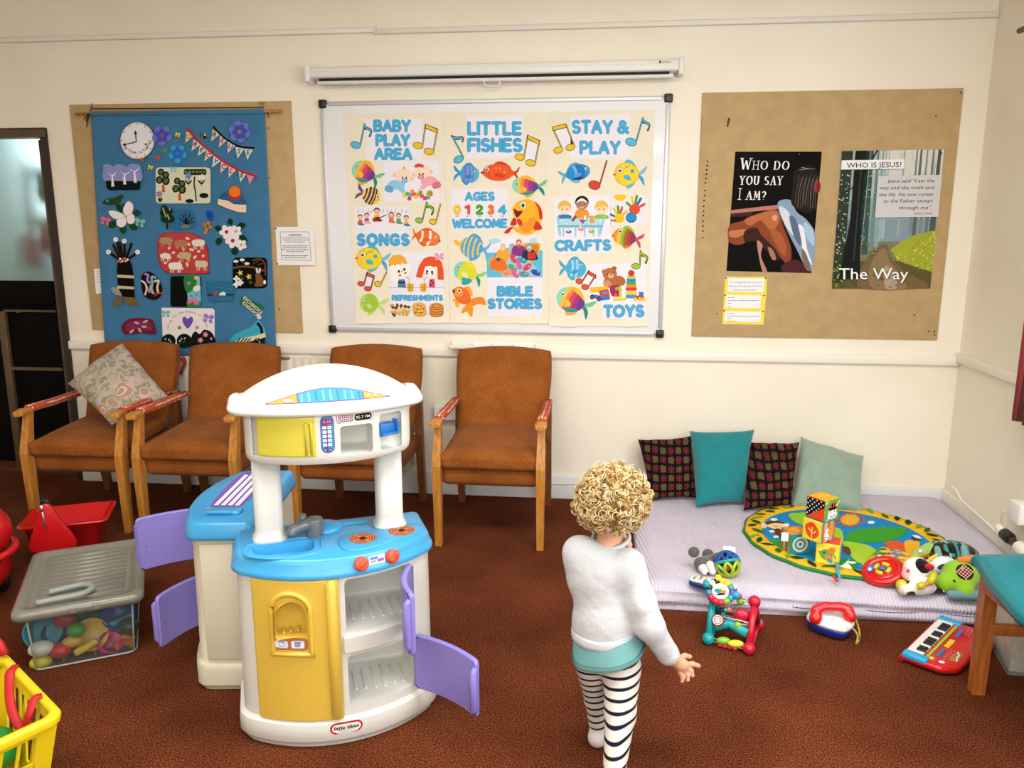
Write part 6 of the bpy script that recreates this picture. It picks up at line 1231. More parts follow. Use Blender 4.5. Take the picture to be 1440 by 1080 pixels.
# worktop
b = B(); loft(b, .592, .206, .135, [(.526, .014), (.524, .006), (.527, .001), (.534, 0), (.542, .002), (.548, .008), (.566, .0115), (.576, .016), (.582, .026)], T=M1); ct = b.build('worktop', KB, k1); fix_normals(ct)
def sinkcut(z1):
    pl = spline([(-.225, .225), (-.232, .185), (-.215, .168), (-.12, .165), (-.07, .17), (-.062, .2), (-.07, .245), (-.12, .262), (-.19, .248)], 5); bb = B(); rings = [[M1 @ Vector((-.147+(u+.147)*s, .21+(v-.21)*s, z)) for u, v in pl] for s, z in ((1.06, .6), (1.0, .578), (.93, .55), (.75, .545))]; bb.ring_surface(rings); return bb
def ring_on_top(b, pl, r): b.tube([M1 @ Vector((u, v, .5815)) for u, v in pl], r, 8, closed=True)
cut(ct, [sinkcut(.6)]); smooth_by_angle(ct.data, 50)
b = B(); pl = spline([(-.25, .232), (-.252, .175), (-.225, .15), (-.12, .147), (-.045, .152), (-.04, .2), (-.05, .262), (-.12, .284), (-.19, .272)], 5); ring_on_top(b, pl, .004); b.build('sink_rim', KB, k1)
b = B(); b.prism(spline([(.012, .265), (.008, .2), (.03, .165), (.1, .155), (.15, .13), (.21, .13), (.262, .15), (.262, .2), (.22, .235), (.1, .285), (.04, .292)], 4), .58, .5865, bev=.003, T=M1, smooth=True); b.build('hob', KB, k1)
b = B(); b.ell(M1 @ Vector((-.02, .085, .582)), (.055, .05, .022), R=M1.to_3x3()); b.box((.05, .06, .583), (.13, .035, .008), .004, T=M1); b.build('splash_moulding', KB, k1)
for u, v in ((.079, .215), (.2, .188)):
    TT = M1 @ Matrix.Translation((u, v, .5868)); A = Art(lambda x, y, l, TT=TT: TT @ Vector((x, -y, l*LAY))); r = .041
    for k, (rr_, c) in enumerate(((1, '#5a2a20'), (.97, '#d8b070'), (.93, '#9c3524'), (.8, '#d8a868'), (.76, '#a83c2a'), (.62, '#d8a868'), (.58, '#9c3524'), (.44, '#d8a868'), (.4, '#a83c2a'), (.24, '#1c1a1a'))): A.ell(0, 0, r*rr_, r*rr_, c, n=28)
    for a in range(4): A.stroke([(r*.26*math.cos(a*PI/2+.5), r*.26*math.sin(a*PI/2+.5)), (r*.9*math.cos(a*PI/2+.5), r*.9*math.sin(a*PI/2+.5))], .0022, '#dcb87a', cap=False)
    A.build('burner_sticker', k1)
RC = (.592**2/4+.135**2)/(2*.135); VC = .206+.135-RC
def onlip(u, z, off): return M1 @ Vector(((RC-.006+off)*math.sin(u/RC), VC+(RC-.006+off)*math.cos(u/RC), z))
for u in (.06, .157):
    c, n_ = onlip(u, .556, -.004), (onlip(u, .556, 1)-onlip(u, .556, 0)); n_.z += .35; n_.normalize(); b = B(); b.cyl(c, c+n_*.016, .0215, .02, n=22, bev=.004)
    x_ = n_.cross(Vector((0, 0, 1))).normalized(); y_ = n_.cross(x_); TT = Matrix(((x_.x, y_.x, n_.x, c.x), (x_.y, y_.y, n_.y, c.y), (x_.z, y_.z, n_.z, c.z), (0, 0, 0, 1))) @ Matrix.Rotation(.6, 4, 'Z'); b.box((0, 0, .018), (.038, .009, .013), .003, T=TT); b.build('hob_knob', KO, k1)
RCm = RC-.0085; A = Art(lambda x, y, l: M1 @ Vector(((RCm+.0015+l*LAY+(y+.55)*.16)*math.sin(x/RC), VC+(RCm+.0015+l*LAY+(y+.55)*.16)*math.cos(x/RC), -y))); A.rect(.084, -.572, .134, -.538, '#e8e6ee', .002); A.rect(.088, -.569, .112, -.561, '#5a8ac8'); A.rect(.11, -.561, .131, -.552, '#8a6ac0'); A.rect(.088, -.549, .131, -.543, '#e8b83a'); A.rect(.089, -.559, .106, -.553, '#7aa8d8'); A.build('control_sticker', k1)
# tap
b = B(); P = lambda u, v, z: M1 @ Vector((u, v, z)); b.cyl(P(-.055, .135, .578), P(-.055, .135, .637), .026, n=20, bev=.004); b.tube([P(-.05, .135, .622), P(-.09, .15, .622), P(-.115, .16, .618), P(-.122, .163, .606), P(-.123, .164, .6)], [.018, .017, .017, .016, .014], 12); b.cyl(P(-.088, .133, .628), P(-.088, .133, .652), .012, n=14, bev=.003); b.build('tap', KG, k1)
# posts and hood
for u in (-.183, .175):
    b = B(); prof = [(.578, .050, .046), (.592, .05, .046), (.597, .044, .041), (.62, .041, .039), (.86, .0405, .0385)]; rings = []
    for z, rx, ry in prof: rings.append([P(u+rx*math.copysign(abs(math.cos(a))**.6, math.cos(a)), .115+ry*math.copysign(abs(math.sin(a))**.6, math.sin(a)), z) for a in (2*PI*k/28 for k in range(28))])
    b.ring_surface(rings); b.build('hood_post', KW, k1)
HW, HD, HB = .47, .2, .09
b = B(); loft(b, HW, HD, HB, [(.843, .02), (.845, .009), (.853, .003), (.87, 0), (.992, 0)], T=M1); hb = b.build('hood_body', KW, k1); fix_normals(hb)
cut(hb, [cutbox(.02, .112, .16, .5, .866, .952, .01), cutbox(.134, .202, .205, .5, .862, .972, .01), cutbox(-.214, -.048, .2, .5, .869, .985, .004)]); smooth_by_angle(hb.data, 40)
hm = arc_map(HW, HD, HB, M1, .0008)
b = B(); curved_panel(b, HW, HD, HB, -.216, -.044, .868, .984, -.012, .013, M1); md_ = b.build('microwave_door', KYL, k1)
RH = (HW*HW/4+HB*HB)/(2*HB); VH = HD+HB-RH; onh = lambda u, z, off: M1 @ Vector(((RH+off)*math.sin(u/RH), VH+(RH+off)*math.cos(u/RH), z))
b = B(); b.tube([onh(-.073, .876, .001), onh(-.073, .965, .001), onh(-.066, .972, .001), onh(-.059, .965, .001), onh(-.059, .876, .001)], .0035, 8); b.build('door_handle', KYL, md_)
A = Art(hm); A.rect(-.033, -.987, .004, -.879, '#5a4a90', .018); A.rect(-.0312, -.9852, .0022, -.8808, '#3f86c0', .017); A.rect(-.0285, -.976, -.0005, -.962, '#8a2f5a', .002); A.text('4:35', -.0265, -.9645, .012, '#e8a0b0', -.003, off=.01)
for j in range(5):
    for i in range(2): A.rect(-.0275+i*.0135, -.956+j*.0122, -.017+i*.0135, -.9475+j*.0122, '#e8ecf2', .0015); A.ell(-.0222+i*.0135, -.9518+j*.0122, .0015, .0015, '#5a6a90', n=8)
for i in range(2): A.ell(-.0222+i*.0135, -.889, .0045, .0045, '#2a4a78'); A.poly([(-.0245+i*.0135, -.887), (-.0199+i*.0135, -.887), (-.0222+i*.0135, -.8915)], '#e8ecf2')
A.build('keypad_sticker', k1)
A = Art(hm); A.rect(.012, -.9865, .116, -.9605, '#6a4a6a', .005); A.rect(.0132, -.9853, .1148, -.9617, '#e6d8e4', .0045)
for j in range(2):
    for i in range(4): A.rect(.0165+i*.0105, -.983+j*.0105, .0245+i*.0105, -.9745+j*.0105, '#8a3a6a', .001); A.ell(.0205+i*.0105, -.9788+j*.0105, .0022, .0022, '#f0e4ee', n=8)
A.rect(.061, -.983, .112, -.964, '#121214', .008); A.text('95.7 FM', .065, -.9695, .0115, '#d8d8d0', .107, off=.01); A.build('radio_sticker', k1)
b = B(); o_ = onh(.167, .926, .0); x_ = (onh(.19, .926, 0)-onh(.144, .926, 0)).normalized(); n_ = Vector((0, 0, 1)).cross(x_).normalized()*-1; n_ = n_ if n_.dot(M1 @ Vector((0, 1, 0))-M1 @ Vector((0, 0, 0))) > 0 else -n_; z_ = Vector((0, 0, 1))
TT = Matrix(((x_.x, n_.x, 0, o_.x), (x_.y, n_.y, 0, o_.y), (0, 0, 1, o_.z), (0, 0, 0, 1))); b.box((0, -.02, -.002), (.058, .03, .03), .003, T=TT)
for s in (-1, 1): b.box((s*.029, -.006, .002), (.006, .026, .042), .002, T=TT)
b.box((0, .004, -.014), (.058, .018, .006), .002, T=TT); b.build('phone_cradle', mat('strong_blue_plastic', '#1f6fb8', .35), k1)
# brim with rolled ends, arched pediment
b = B(); loft(b, .555, .208, .095, [(.986, .03), (.984, .012), (.987, .003), (.994, 0), (1.002, .001), (1.008, .008), (1.010, .02)], T=M1, r=.05); b.build('hood_brim', KW, k1)
for s in (-1, 1):
    b = B(); b.tube([P(s*.252, .04, 1.006), P(s*.257, .1, 1.008), P(s*.257, .16, 1.004), P(s*.25, .2, .998)], [.01, .017, .017, .011], 14); b.build('brim_roll', KW, k1)
def dome(u): return 1.004+.088*max(0, 1-(u/.25)**2)**.9
RBm = (.555**2/4+.095**2)/(2*.095); VBm = .208+.095-RBm
def front_pt(u, s):        # s=0 at the crest, 1 at the brim
    zt = dome(u); vb = VBm+math.sqrt(max(RBm**2-u*u, 0))-.05; vt = .1; q = s
    return (u, vt+(vb-vt)*(q**1.25)+0, zt+(1.007-zt)*(.15*q+.85*q**.85)) if zt > 1.007 else (u, vb, zt)
b = B(); nu, ns = 48, 14; V = []; F = []
for i in range(nu+1):
    u = -.25+.5*i/nu; zt = dome(u); row = [(u, .03, 1.0), (u, .032, zt-.012 if zt-.012 > 1 else 1.0), (u, .042, max(1.001, zt-.003)), (u, .06, zt), (u, .085, zt)]
    row += [front_pt(u, s/ns) for s in range(1, ns+1)]+[(u, front_pt(u, 1)[1]+.001, .998)]; V += [tuple(P(*p)) for p in row]
m_ = ns+6
for i in range(nu):
    for j in range(m_-1): F.append([i*m_+j, i*m_+j+1, (i+1)*m_+j+1, (i+1)*m_+j])
b.add(V, F, 0, True); b.build('hood_pediment', KW, k1)
def pm(x, y, l):
    p = front_pt(x, y); a = front_pt(x, y+.01); d = Vector((0, a[1]-p[1], a[2]-p[2])).normalized(); n_ = Vector((0, -d.z, d.y)); n_ = n_ if n_.z > 0 else -n_
    return P(*p)+(P(*n_)-P(0, 0, 0))*(.0008+l*LAY)
A = Art(pm); su = [-.175+.35*k/30 for k in range(31)]
def band(u0, u1, a, e):
    us = [u0+(u1-u0)*k/16 for k in range(17)]; hi = lambda u: .9-(.34)*(1-(u/.175)**2)+a; lo = lambda u: .93-a*.6
    for p, q in zip(us[:-1], us[1:]):
        A.b.add([A.fn(p, hi(p), A.L), A.fn(q, hi(q), A.L), A.fn(q, lo(q), A.L), A.fn(p, lo(p), A.L)], [[0, 1, 2, 3]], 0, False, e)
A.L = 1; band(-.175, .175, 0, '#7a4a98'); A.L = 14; band(-.165, -.088, .025, '#eca43c'); band(.098, .165, .025, '#eca43c'); band(-.085, .095, .025, '#4a9ad4')
A.L = 26
for k in range(9): u = -.078+k*.02; band(u, u+.006, .07, ('#7ab4dc', '#8ac0b8', '#3a84c4')[k % 3])
A.L = 30; A.ell(-.112, .84, .0175, .055, '#b8282e'); A.ell(-.112, .84, .0155, .045, '#f4f0ec'); A.L += 1; A.text('little tikes', -.1245, .865, .05, '#2a2a30', -.0995)
for u in (.112, .132): A.ell(u, .82, .0075, .035, '#4a4a60'); A.ell(u, .82, .0062, .026, '#e8ecf4')
A.build('fascia_sticker', k1)
# lilac doors: bowed panels with a lip on the free edge
def bow_door(name, root, h, f, z0, z1, bow, M=None):
    h, f = Vector((*h, 0)), Vector((*f, 0)); d = (f-h); L = d.length; d.normalize(); n_ = Vector((d.y, -d.x, 0)); b = B(); nn = 14; out = []; th = .016
    outline = rrect(0, z0, L, z1, .014, 5); pts = []
    for k in range(len(outline)):
        a, c = outline[k], outline[(k+1) % len(outline)]; m = 12 if abs(a[0]-c[0]) > L*.5 else 1; pts += [(a[0]+(c[0]-a[0])*j/m, a[1]+(c[1]-a[1])*j/m) for j in range(m)]
    bw = lambda x: bow*(1-(2*x/L-1)**2); rings = []
    for off, ins in ((-th/2, .004), (-th/2+.004, 0), (th/2-.004, 0), (th/2, .004)):
        cx, cz = L/2, (z0+z1)/2; rings.append([h+d*(cx+(x-cx)*(1-ins/cx))+n_*(bw(x)+off)+Vector((0, 0, cz+(z-cz)*(1-ins/(z1-cz)))) for x, z in pts])
    b.ring_surface(rings, True, False, 0, True)
    for off in (-th/2, th/2):
        V = []; 
        for i in range(nn+1):
            x = .004+(L-.008)*i/nn; ed = .004+(.011 if i in (0, nn) else 0)
            for z in (z0+ed, z1-ed): V.append(h+d*x+n_*(bw(x)+off)+Vector((0, 0, z)))
        b.add(V, [[2*i, 2*i+2, 2*i+3, 2*i+1] for i in range(nn)], 0, True)
    o = b.build('cupboard_door', KP, root)
    b = B(); e = h+d*(L-.006); b.tube([e+Vector((0, 0, z0+.02))+n_*.006, e+Vector((0, 0, z0+.03))+n_*.014, e+Vector((0, 0, z1-.03))+n_*.014, e+Vector((0, 0, z1-.02))+n_*.006], [.006, .011, .011, .006], 10); hd = b.build('door_lip', KP, root); hd.parent = o
    s = h+d*(L*.87)+n_*(bw(L*.87))+Vector((0, 0, z0+(z1-z0)*.45)); b = B(); b.cyl(s-n_*.0087, s+n_*.0087, .0022, n=8); sc_ = b.build('screw_hole', BLACKP, root); sc_.parent = o
    return o
bow_door('d', k1, (.938, -2.085), (.99, -2.285), .325, .515, .02); bow_door('d', k1, (.945, -2.082), (1.16, -2.215), .105, .285, -.018)
# back half, standing at an angle behind the left post
TH2 = math.radians(-82.5); M2 = KF((.375, -1.716), TH2); k2 = thing('toy_kitchen', 'toy kitchen side unit with blue top and lilac doors swung open to the left', 'toy kitchen', (.375, -1.716, 0), group='two halves of the toy kitchen')
SW, SD, SB = .545, .195, .07
b = B(); loft(b, SW+.024, SD+.012, SB, [(0, .014), (.012, .01), (.022, 0), (.075, 0), (.092, .004), (.098, .012), (.101, .014), (.3, .016), (.54, .018)], T=M2); bd = b.build('cabinet', KC, k2); fix_normals(bd)
cut(bd, [cutbox(-.2, -.0, .08, .5, .115, .277, T=M2), cutbox(-.2, -.0, .08, .5, .347, .512, T=M2)]); smooth_by_angle(bd.data, 40)
b = B(); b.box((.277, .108, .31), (.006, .135, .4), .003, T=M2); b.build('side_panel', KC, k2)
b = B(); loft(b, .578, .208, .075, [(.526, .014), (.524, .006), (.527, .001), (.536, 0), (.552, .005), (.57, .009), (.579, .016), (.583, .028)], T=M2); b.build('worktop', KB, k2)
b = B(); b.box((.19, .12, .588), (.05, .115, .016), .007, T=M2); b.box((.205, .125, .594), (.035, .08, .01), .004, T=M2); b.build('moulded_tray', KB, k2)
P2 = lambda x, y, l: M2 @ Vector((x, -y, .5838+l*LAY)); A = Art(P2)
vs = [(.135, -.185), (.135, -.085), (-.24, -.075), (-.262, -.1), (-.255, -.15), (-.2, -.195)]; A.curve(vs, '#7a58b0', 4)
for k in range(4):
    v0 = -.092-k*.023; x1 = .125; x0 = (-.235, -.245, -.235, -.205)[k]; A.poly([(x1, v0), (x1, v0-.015), (x0, v0-.015), (x0+.004, v0)], '#ecebf0')
    for j in range(15): x = x1-.012-j*(x1-x0-.02)/15; A.stroke([(x, v0-.003), (x, v0-.0115)], .003, '#b8a8d0', cap=False)
A.build('menu_sticker', k2); A = Art(lambda x, y, l: M2 @ Vector((x, -y, .5972+l*LAY))); A.ell(.19, -.165, .006, .012, '#d8a84a', 20); A.build('small_sticker', k2)
bow_door('d', k2, (.078, -1.712), (-.082, -1.842), .325, .515, .014); bow_door('d', k2, (.094, -1.762), (.034, -1.95), .1, .285, .014)
# ---------------------------------------------------------------- teal stool at the right edge
VINYL = mat('teal_vinyl', '#0a747e', .38, var=.05, vscale=30, bump=.1, bscale=150); BEECH = wood('orange_beech', '#8a4a1c', '#b4692c', .4)
st = thing('stool', 'teal topped wooden stool cut off by the right edge of the picture', 'stool', (2.92, -1.95, 0)); rz = .17
b = B(); q = [Vector((2.683, -1.75, 0)), Vector((2.70, -1.712, 0)), Vector((2.92, -1.68, 0)), Vector((3.2, -1.70, 0)), Vector((3.22, -2.2, 0)), Vector((2.9, -2.24, 0)), Vector((2.66, -2.17, 0)), Vector((2.645, -1.98, 0))]
pl = [(p[0], p[1]) for p in spline([(v.x, v.y) for v in q], 8)]
def inset_poly(pl, s): c = np.mean(pl, 0); return [tuple(np.array(p)+(c-np.array(p))/np.linalg.norm(c-np.array(p))*s) for p in pl]
rings = [[Vector((*p, z)) for p in inset_poly(pl, s)] for z, s in ((.432, .012), (.432, .002), (.442, 0), (.458, .002), (.47, .012), (.476, .04), (.482, .12))]
b.ring_surface(rings); b.build('seat', VINYL, st)
for lx, ly in ((2.735, -1.74), (3.16, -1.76), (3.16, -2.16), (2.78, -2.17)):
    b = B(); b.ring_surface([[Vector((lx+sx*w, ly+sy*w, z)) for sx, sy in ((-1, -1), (1, -1), (1, 1), (-1, 1))] for z, w in ((0, .019), (.2, .021), (.432, .021))], smooth=False); b.build('leg', BEECH, st)
for a, c in (((2.72, -1.745), (2.745, -2.17)), ((2.735, -1.745), (3.16, -1.76)), ((3.16, -1.76), (3.16, -2.16)), ((2.78, -2.17), (3.16, -2.16))):
    a, c = Vector((*a, .395)), Vector((*c, .395)); d = (c-a).normalized(); n_ = Vector((-d.y, d.x, 0)); b = B(); b.ring_surface([[e+n_*sx*.011+Vector((0, 0, sz*.036)) for sx, sz in ((-1, -1), (1, -1), (1, 1), (-1, 1))] for e in (a, c)], smooth=False); b.build('apron', BEECH, st)
B().box((2.95, -1.752, .232), (.4, .022, .038), .004).build('rung', BEECH, st); B().box((3.16, -1.96, .2), (.022, .36, .038), .004).build('rung', BEECH, st)
# clear box of papers under the stool
CLEAR = None
def clear_plastic(name, tint='#ffffff', alpha=.22, rough=.12):
    m, nt, b = new_mat(name); out = nt.nodes['Material Output']; tr = node(nt, 'BsdfTransparent'); tr.inputs[0].default_value = (*lin(tint), 1); mx = node(nt, 'MixShader'); mx.inputs[0].default_value = alpha
    b.inputs['Base Color'].default_value = (*lin(tint), 1); b.inputs['Roughness'].default_value = rough; nt.links.new(tr.outputs[0], mx.inputs[1]); nt.links.new(b.outputs[0], mx.inputs[2]); nt.links.new(mx.outputs[0], out.inputs[0]); return m
CLEAR = clear_plastic('clear_box_plastic', '#eef0f0', .1)
c0, c1, c2_ = Vector((2.885, -1.625, 0)), Vector((2.93, -1.36, 0)), Vector((3.2, -1.66, 0)); fb = thing('storage_box', 'clear plastic box of papers and books on the carpet under the stool', 'storage box', (3.02, -1.52, 0))
ux, uy = (c2_-c0).normalized(), (c1-c0).normalized(); Lx, Ly = .29, .27; b = B()
TT = Matrix(((ux.x, uy.x, 0, c0.x), (ux.y, uy.y, 0, c0.y), (0, 0, 1, 0), (0, 0, 0, 1)))
for c, d in (((Lx/2, 0, .12), (Lx, .003, .23)), ((Lx/2, Ly, .12), (Lx, .003, .23)), ((0, Ly/2, .12), (.003, Ly, .23)), ((Lx, Ly/2, .12), (.003, Ly, .23)), ((Lx/2, Ly/2, .004), (Lx, Ly, .004)), ((Lx/2, Ly/2, .236), (Lx+.012, Ly+.012, .008))): b.box(c, d, T=TT)
b.build('box_shell', CLEAR, fb)
for k, (w, c, h, lab) in enumerate(((.05, '#e9dcc4', .2, 'cream patterned folder against the left side of the clear box'), (.02, '#d8c8d4', .21, 'pale pink folder second in the clear box'), (.03, '#c8cdb0', .2, 'pale green folder in the middle of the clear box'), (.03, '#1e2a22', .21, 'dark green book in the clear box'), (.03, '#b4ac7c', .2, 'olive book beside the dark green one in the clear box'), (.04, '#2a2a2c', .205, 'black folder at the right in the clear box'))):
    x0 = .008+sum((.05, .02, .03, .03, .03, .04)[:k])+.003*k; o = B().box((x0+w/2, Ly/2, .007+h/2), (w-.003, Ly-.03, h), .002, T=TT).build('folder' if 'folder' in lab else 'book', mat('paper_cover', c, .7, var=.12 if k == 0 else .03, vscale=30)); tag(o, lab, 'folder' if 'folder' in lab else 'book', 'folders and books in the clear box')
# ---------------------------------------------------------------- toddler walking away, seen from behind
SKIN = mat('fair_skin', '#d9a183', .5, spec=.3, sss=.15); KNIT = mat('white_cotton_knit', '#c4c6ca', .95, spec=.1, sheen=.1, bump=.55, bscale=30, bdist=.008); TEALC = mat('pale_teal_cotton', '#74a9aa', .95, spec=.1, bump=.1, bscale=400); SOCK = mat('pink_white_sock', '#d0c6c8', .95, spec=.1)
m, nt, bs = new_mat('striped_legging_cotton'); tc = node(nt, 'TexCoord'); nz = node(nt, 'TexNoise', {'Vector': tc.outputs['Object'], 'Scale': 9, 'Detail': 2}); sx = node(nt, 'SeparateXYZ', {0: tc.outputs['Object']})
z1 = node(nt, 'Math', {0: nz.outputs['Fac'], 1: .014}, operation='MULTIPLY'); z2 = node(nt, 'Math', {0: sx.outputs['X'], 1: -.16}, operation='MULTIPLY'); z3 = node(nt, 'Math', {0: sx.outputs['Z'], 1: z1.outputs[0]}, operation='ADD'); z4 = node(nt, 'Math', {0: z3.outputs[0], 1: z2.outputs[0]}, operation='ADD'); z5 = node(nt, 'Math', {0: z4.outputs[0], 1: .0245}, operation='DIVIDE'); z6 = node(nt, 'Math', {0: z5.outputs[0]}, operation='FRACT')
nt.links.new(ramp(nt, z6.outputs[0], [(0, '#171a2a'), (.24, '#171a2a'), (.3, '#cbc3ba'), (.94, '#cbc3ba'), (1, '#171a2a')]), bs.inputs['Base Color']); bs.inputs['Roughness'].default_value = .95; bs.inputs['Specular IOR Level'].default_value = .1; STRIPE = m
kid_ = thing('person', 'toddler with curly blond hair in a white cardigan and striped leggings, walking away', 'person', (1.52, -2.22, 0))
SHL, SHR, ELR, WRR = (1.437, -2.185, .618), (1.577, -2.213, .598), (1.634, -2.24, .437), (1.697, -2.2, .325)
ELL, WRL = (1.452, -2.085, .50), (1.535, -2.03, .575)
NK0, NK1 = (1.517, -2.18, .63), (1.532, -2.163, .71)
b = B(); blob(b, [('e', (1.53, -2.163, .77), (.07, .08, .082)), ('e', (1.553, -2.128, .722), (.054, .056, .05)), ('e', (1.567, -2.115, .695), (.034, .036, .026)), ('e', (1.583, -2.128, .715), (.03, .03, .026)), ('e', (1.585, -2.077, .722), (.009, .011, .009)), ('e', (1.592, -2.16, .745), (.012, .016, .02)), ('c', NK0, NK1, .034, .036),
  ('e', (1.498, -2.19, .55), (.08, .062, .09)), ('e', (1.512, -2.197, .43), (.078, .07, .1)), ('c', SHL, ELL, .034, .03), ('c', ELL, WRL, .029, .021), ('e', (1.553, -2.045, .597), (.02, .016, .022)), ('c', SHR, ELR, .034, .03), ('c', ELR, WRR, .029, .02), ('c', WRR, (1.71, -2.194, .312), .02, .018),
  ('c', (1.485, -2.195, .30), (1.497, -2.155, .15), .045, .029), ('c', (1.497, -2.155, .15), (1.501, -2.15, .06), .029, .02), ('c', (1.501, -2.155, .03), (1.518, -2.07, .02), .021, .017), ('c', (1.56, -2.215, .30), (1.56, -2.29, .2), .05, .036), ('c', (1.56, -2.29, .2), (1.541, -2.425, .09), .036, .022), ('c', (1.541, -2.43, .06), (1.556, -2.36, .02), .02, .017)], .016, .0045, sm=1)
body_ = b.build('body', SKIN, kid_)
b = B()   # near hand: pointing index finger, other fingers curled, thumb out
hp = [('c', (1.70, -2.198, .322), (1.728, -2.186, .296), .0175, .019), ('e', (1.732, -2.183, .29), (.021, .0165, .02))]
for q, r in ((((1.743, -2.176, .291), (1.763, -2.166, .287), (1.781, -2.156, .277)), .0078), (((1.744, -2.18, .281), (1.759, -2.173, .27), (1.763, -2.176, .258)), .0076), (((1.737, -2.187, .275), (1.749, -2.183, .262), (1.749, -2.187, .25)), .0072), (((1.727, -2.193, .274), (1.735, -2.193, .26), (1.733, -2.196, .25)), .0064), (((1.722, -2.172, .306), (1.742, -2.158, .307), (1.757, -2.15, .3)), .0076)):
    hp += [('c', q[0], q[1], r, r*.95), ('c', q[1], q[2], r*.95, r*.82)]
blob(b, hp, .004, .0016, sm=1); b.build('hand', SKIN, kid_)
b = B()   # far hand up at the mouth
hp = [('c', WRL, (1.556, -2.045, .597), .018, .018), ('e', (1.56, -2.05, .603), (.017, .014, .02))]
for q in (((1.566, -2.062, .615), (1.578, -2.083, .612), (1.577, -2.096, .6)), ((1.57, -2.058, .606), (1.582, -2.08, .6), (1.58, -2.093, .589)), ((1.568, -2.055, .597), (1.579, -2.075, .59), (1.577, -2.087, .58)), ((1.562, -2.052, .588), (1.571, -2.068, .581), (1.57, -2.078, .573)), ((1.555, -2.06, .615), (1.558, -2.075, .632), (1.563, -2.084, .645))): hp += [('c', q[0], q[1], .0075, .007), ('c', q[1], q[2], .007, .006)]
blob(b, hp, .004, .0018, sm=1); b.build('hand', SKIN, kid_)
b = B()
for c, r in (((1.588, -2.098, .748), .0085), ((1.55, -2.078, .748), .0085)): b.ell(c, (r, r, r), 12, 8)
b.build('eye', mat('blue_eye', '#46607a', .15), kid_)
b = B(); b.tube([(1.557, -2.073, .703), (1.573, -2.076, .699), (1.586, -2.084, .702)], [.002, .0042, .002], 8); b.build('mouth', mat('lip_pink', '#c9776c', .4), kid_)
# cardigan
b = B(); TOR = [('e', (1.497, -2.19, .552), (.092, .074, .098)), ('e', (1.511, -2.2, .415), (.0885, .079, .13)), ('c', (1.455, -2.187, .6), (1.56, -2.206, .585), .045, .045)]
blob(b, TOR+[('h', (1.52, -2.2, .386), (.05, .12, -1)), ('c', SHL, ELL, .042, .034), ('c', ELL, WRL, .034, .028), ('c', SHR, (1.61, -2.232, .5), .042, .036), ('c', (1.61, -2.232, .5), ELR, .036, .035), ('c', ELR, (1.69, -2.205, .337), .035, .031), ('e', (1.535, -2.155, .668), (.046, .046, .03), None, '-')], .03, .0042, sm=2)
b.build('cardigan', KNIT, kid_)
d = (Vector((1.69, -2.205, .337))-Vector(ELR)).normalized(); c = Vector((1.69, -2.205, .337)); b = B(); b.cyl(c-d*.012, c+d*.016, .032, .03, n=26, bev=.005); b.build('cuff', KNIT, kid_)
def ell_ring(c, rx, ry, z, n=60, fx=0, fy=0, wav=0): return [Vector((c[0]+(rx+wav*math.sin(7*a+z*40))*math.cos(a), c[1]+(ry+wav*math.cos(5*a))*math.sin(a), z+fx*math.cos(a)+fy*math.sin(a))) for a in (2*PI*k/n for k in range(n))]
b = B(); b.ring_surface([ell_ring((1.513, -2.202), rx, ry, z, fx=.004, fy=.009) for rx, ry, z in ((.088, .0785, .41), (.0905, .081, .403), (.0915, .082, .392), (.0905, .081, .382), (.087, .078, .381))]); b.build('ribbed_hem', KNIT, kid_)
b = B(); b.tube([Vector((1.526+.05*math.cos(a), -2.165+.046*math.sin(a), .652+.006*math.cos(a)+.012*math.sin(a))) for a in (2*PI*k/30 for k in range(30))], .006, 8, closed=True); b.build('neckband', KNIT, kid_)
b = B(); b.tube([Vector((1.526+.047*math.cos(a), -2.165+.043*math.sin(a), .656+.006*math.cos(a)+.012*math.sin(a))) for a in (2*PI*k/30 for k in range(30))], .003, 8, closed=True); b.build('undershirt_collar', mat('sage_collar', '#7d9080', .95), kid_)
b = B(); b.ring_surface([ell_ring((1.516+.008*t, -2.203), .086+.014*t, .077+.012*t, .41-.082*t, fx=.02*t, fy=.008, wav=.0025*t) for t in (0, .2, .4, .6, .8, .97)]+[ell_ring((1.524, -2.203), .0965, .0855, .331, fx=.02, fy=.008, wav=.0025)], caps=False); b.ring_surface([ell_ring((1.524, -2.203), .1012, .0902, .34, fx=.02, fy=.008, wav=.0025), ell_ring((1.5245, -2.203), .102, .091, .328, fx=.02, fy=.008, wav=.0025), ell_ring((1.524, -2.203), .097, .086, .3265, fx=.02, fy=.008, wav=.0025)], caps=False)
b.build('undershirt_hem', TEALC, kid_)
# leggings, socks
b = B(); blob(b, [('e', (1.522, -2.204, .335), (.086, .079, .06)), ('c', (1.482, -2.195, .29), (1.497, -2.155, .15), .05, .0335), ('c', (1.497, -2.155, .15), (1.501, -2.15, .072), .0335, .026), ('c', (1.563, -2.217, .295), (1.561, -2.29, .2), .056, .041), ('c', (1.561, -2.29, .2), (1.544, -2.415, .1), .041, .029)], .016, .004, sm=1); b.build('leggings', STRIPE, kid_)
b = B(); blob(b, [('c', (1.501, -2.15, .075), (1.501, -2.152, .035), .0235, .0225), ('c', (1.501, -2.158, .026), (1.52, -2.072, .022), .026, .021)], .012, .003, sm=1); b.build('sock', SOCK, kid_)
b = B(); blob(b, [('c', (1.543, -2.42, .095), (1.541, -2.432, .06), .0235, .023), ('c', (1.541, -2.433, .055), (1.556, -2.362, .021), .025, .021)], .012, .003, sm=1); b.build('sock', SOCK, kid_)
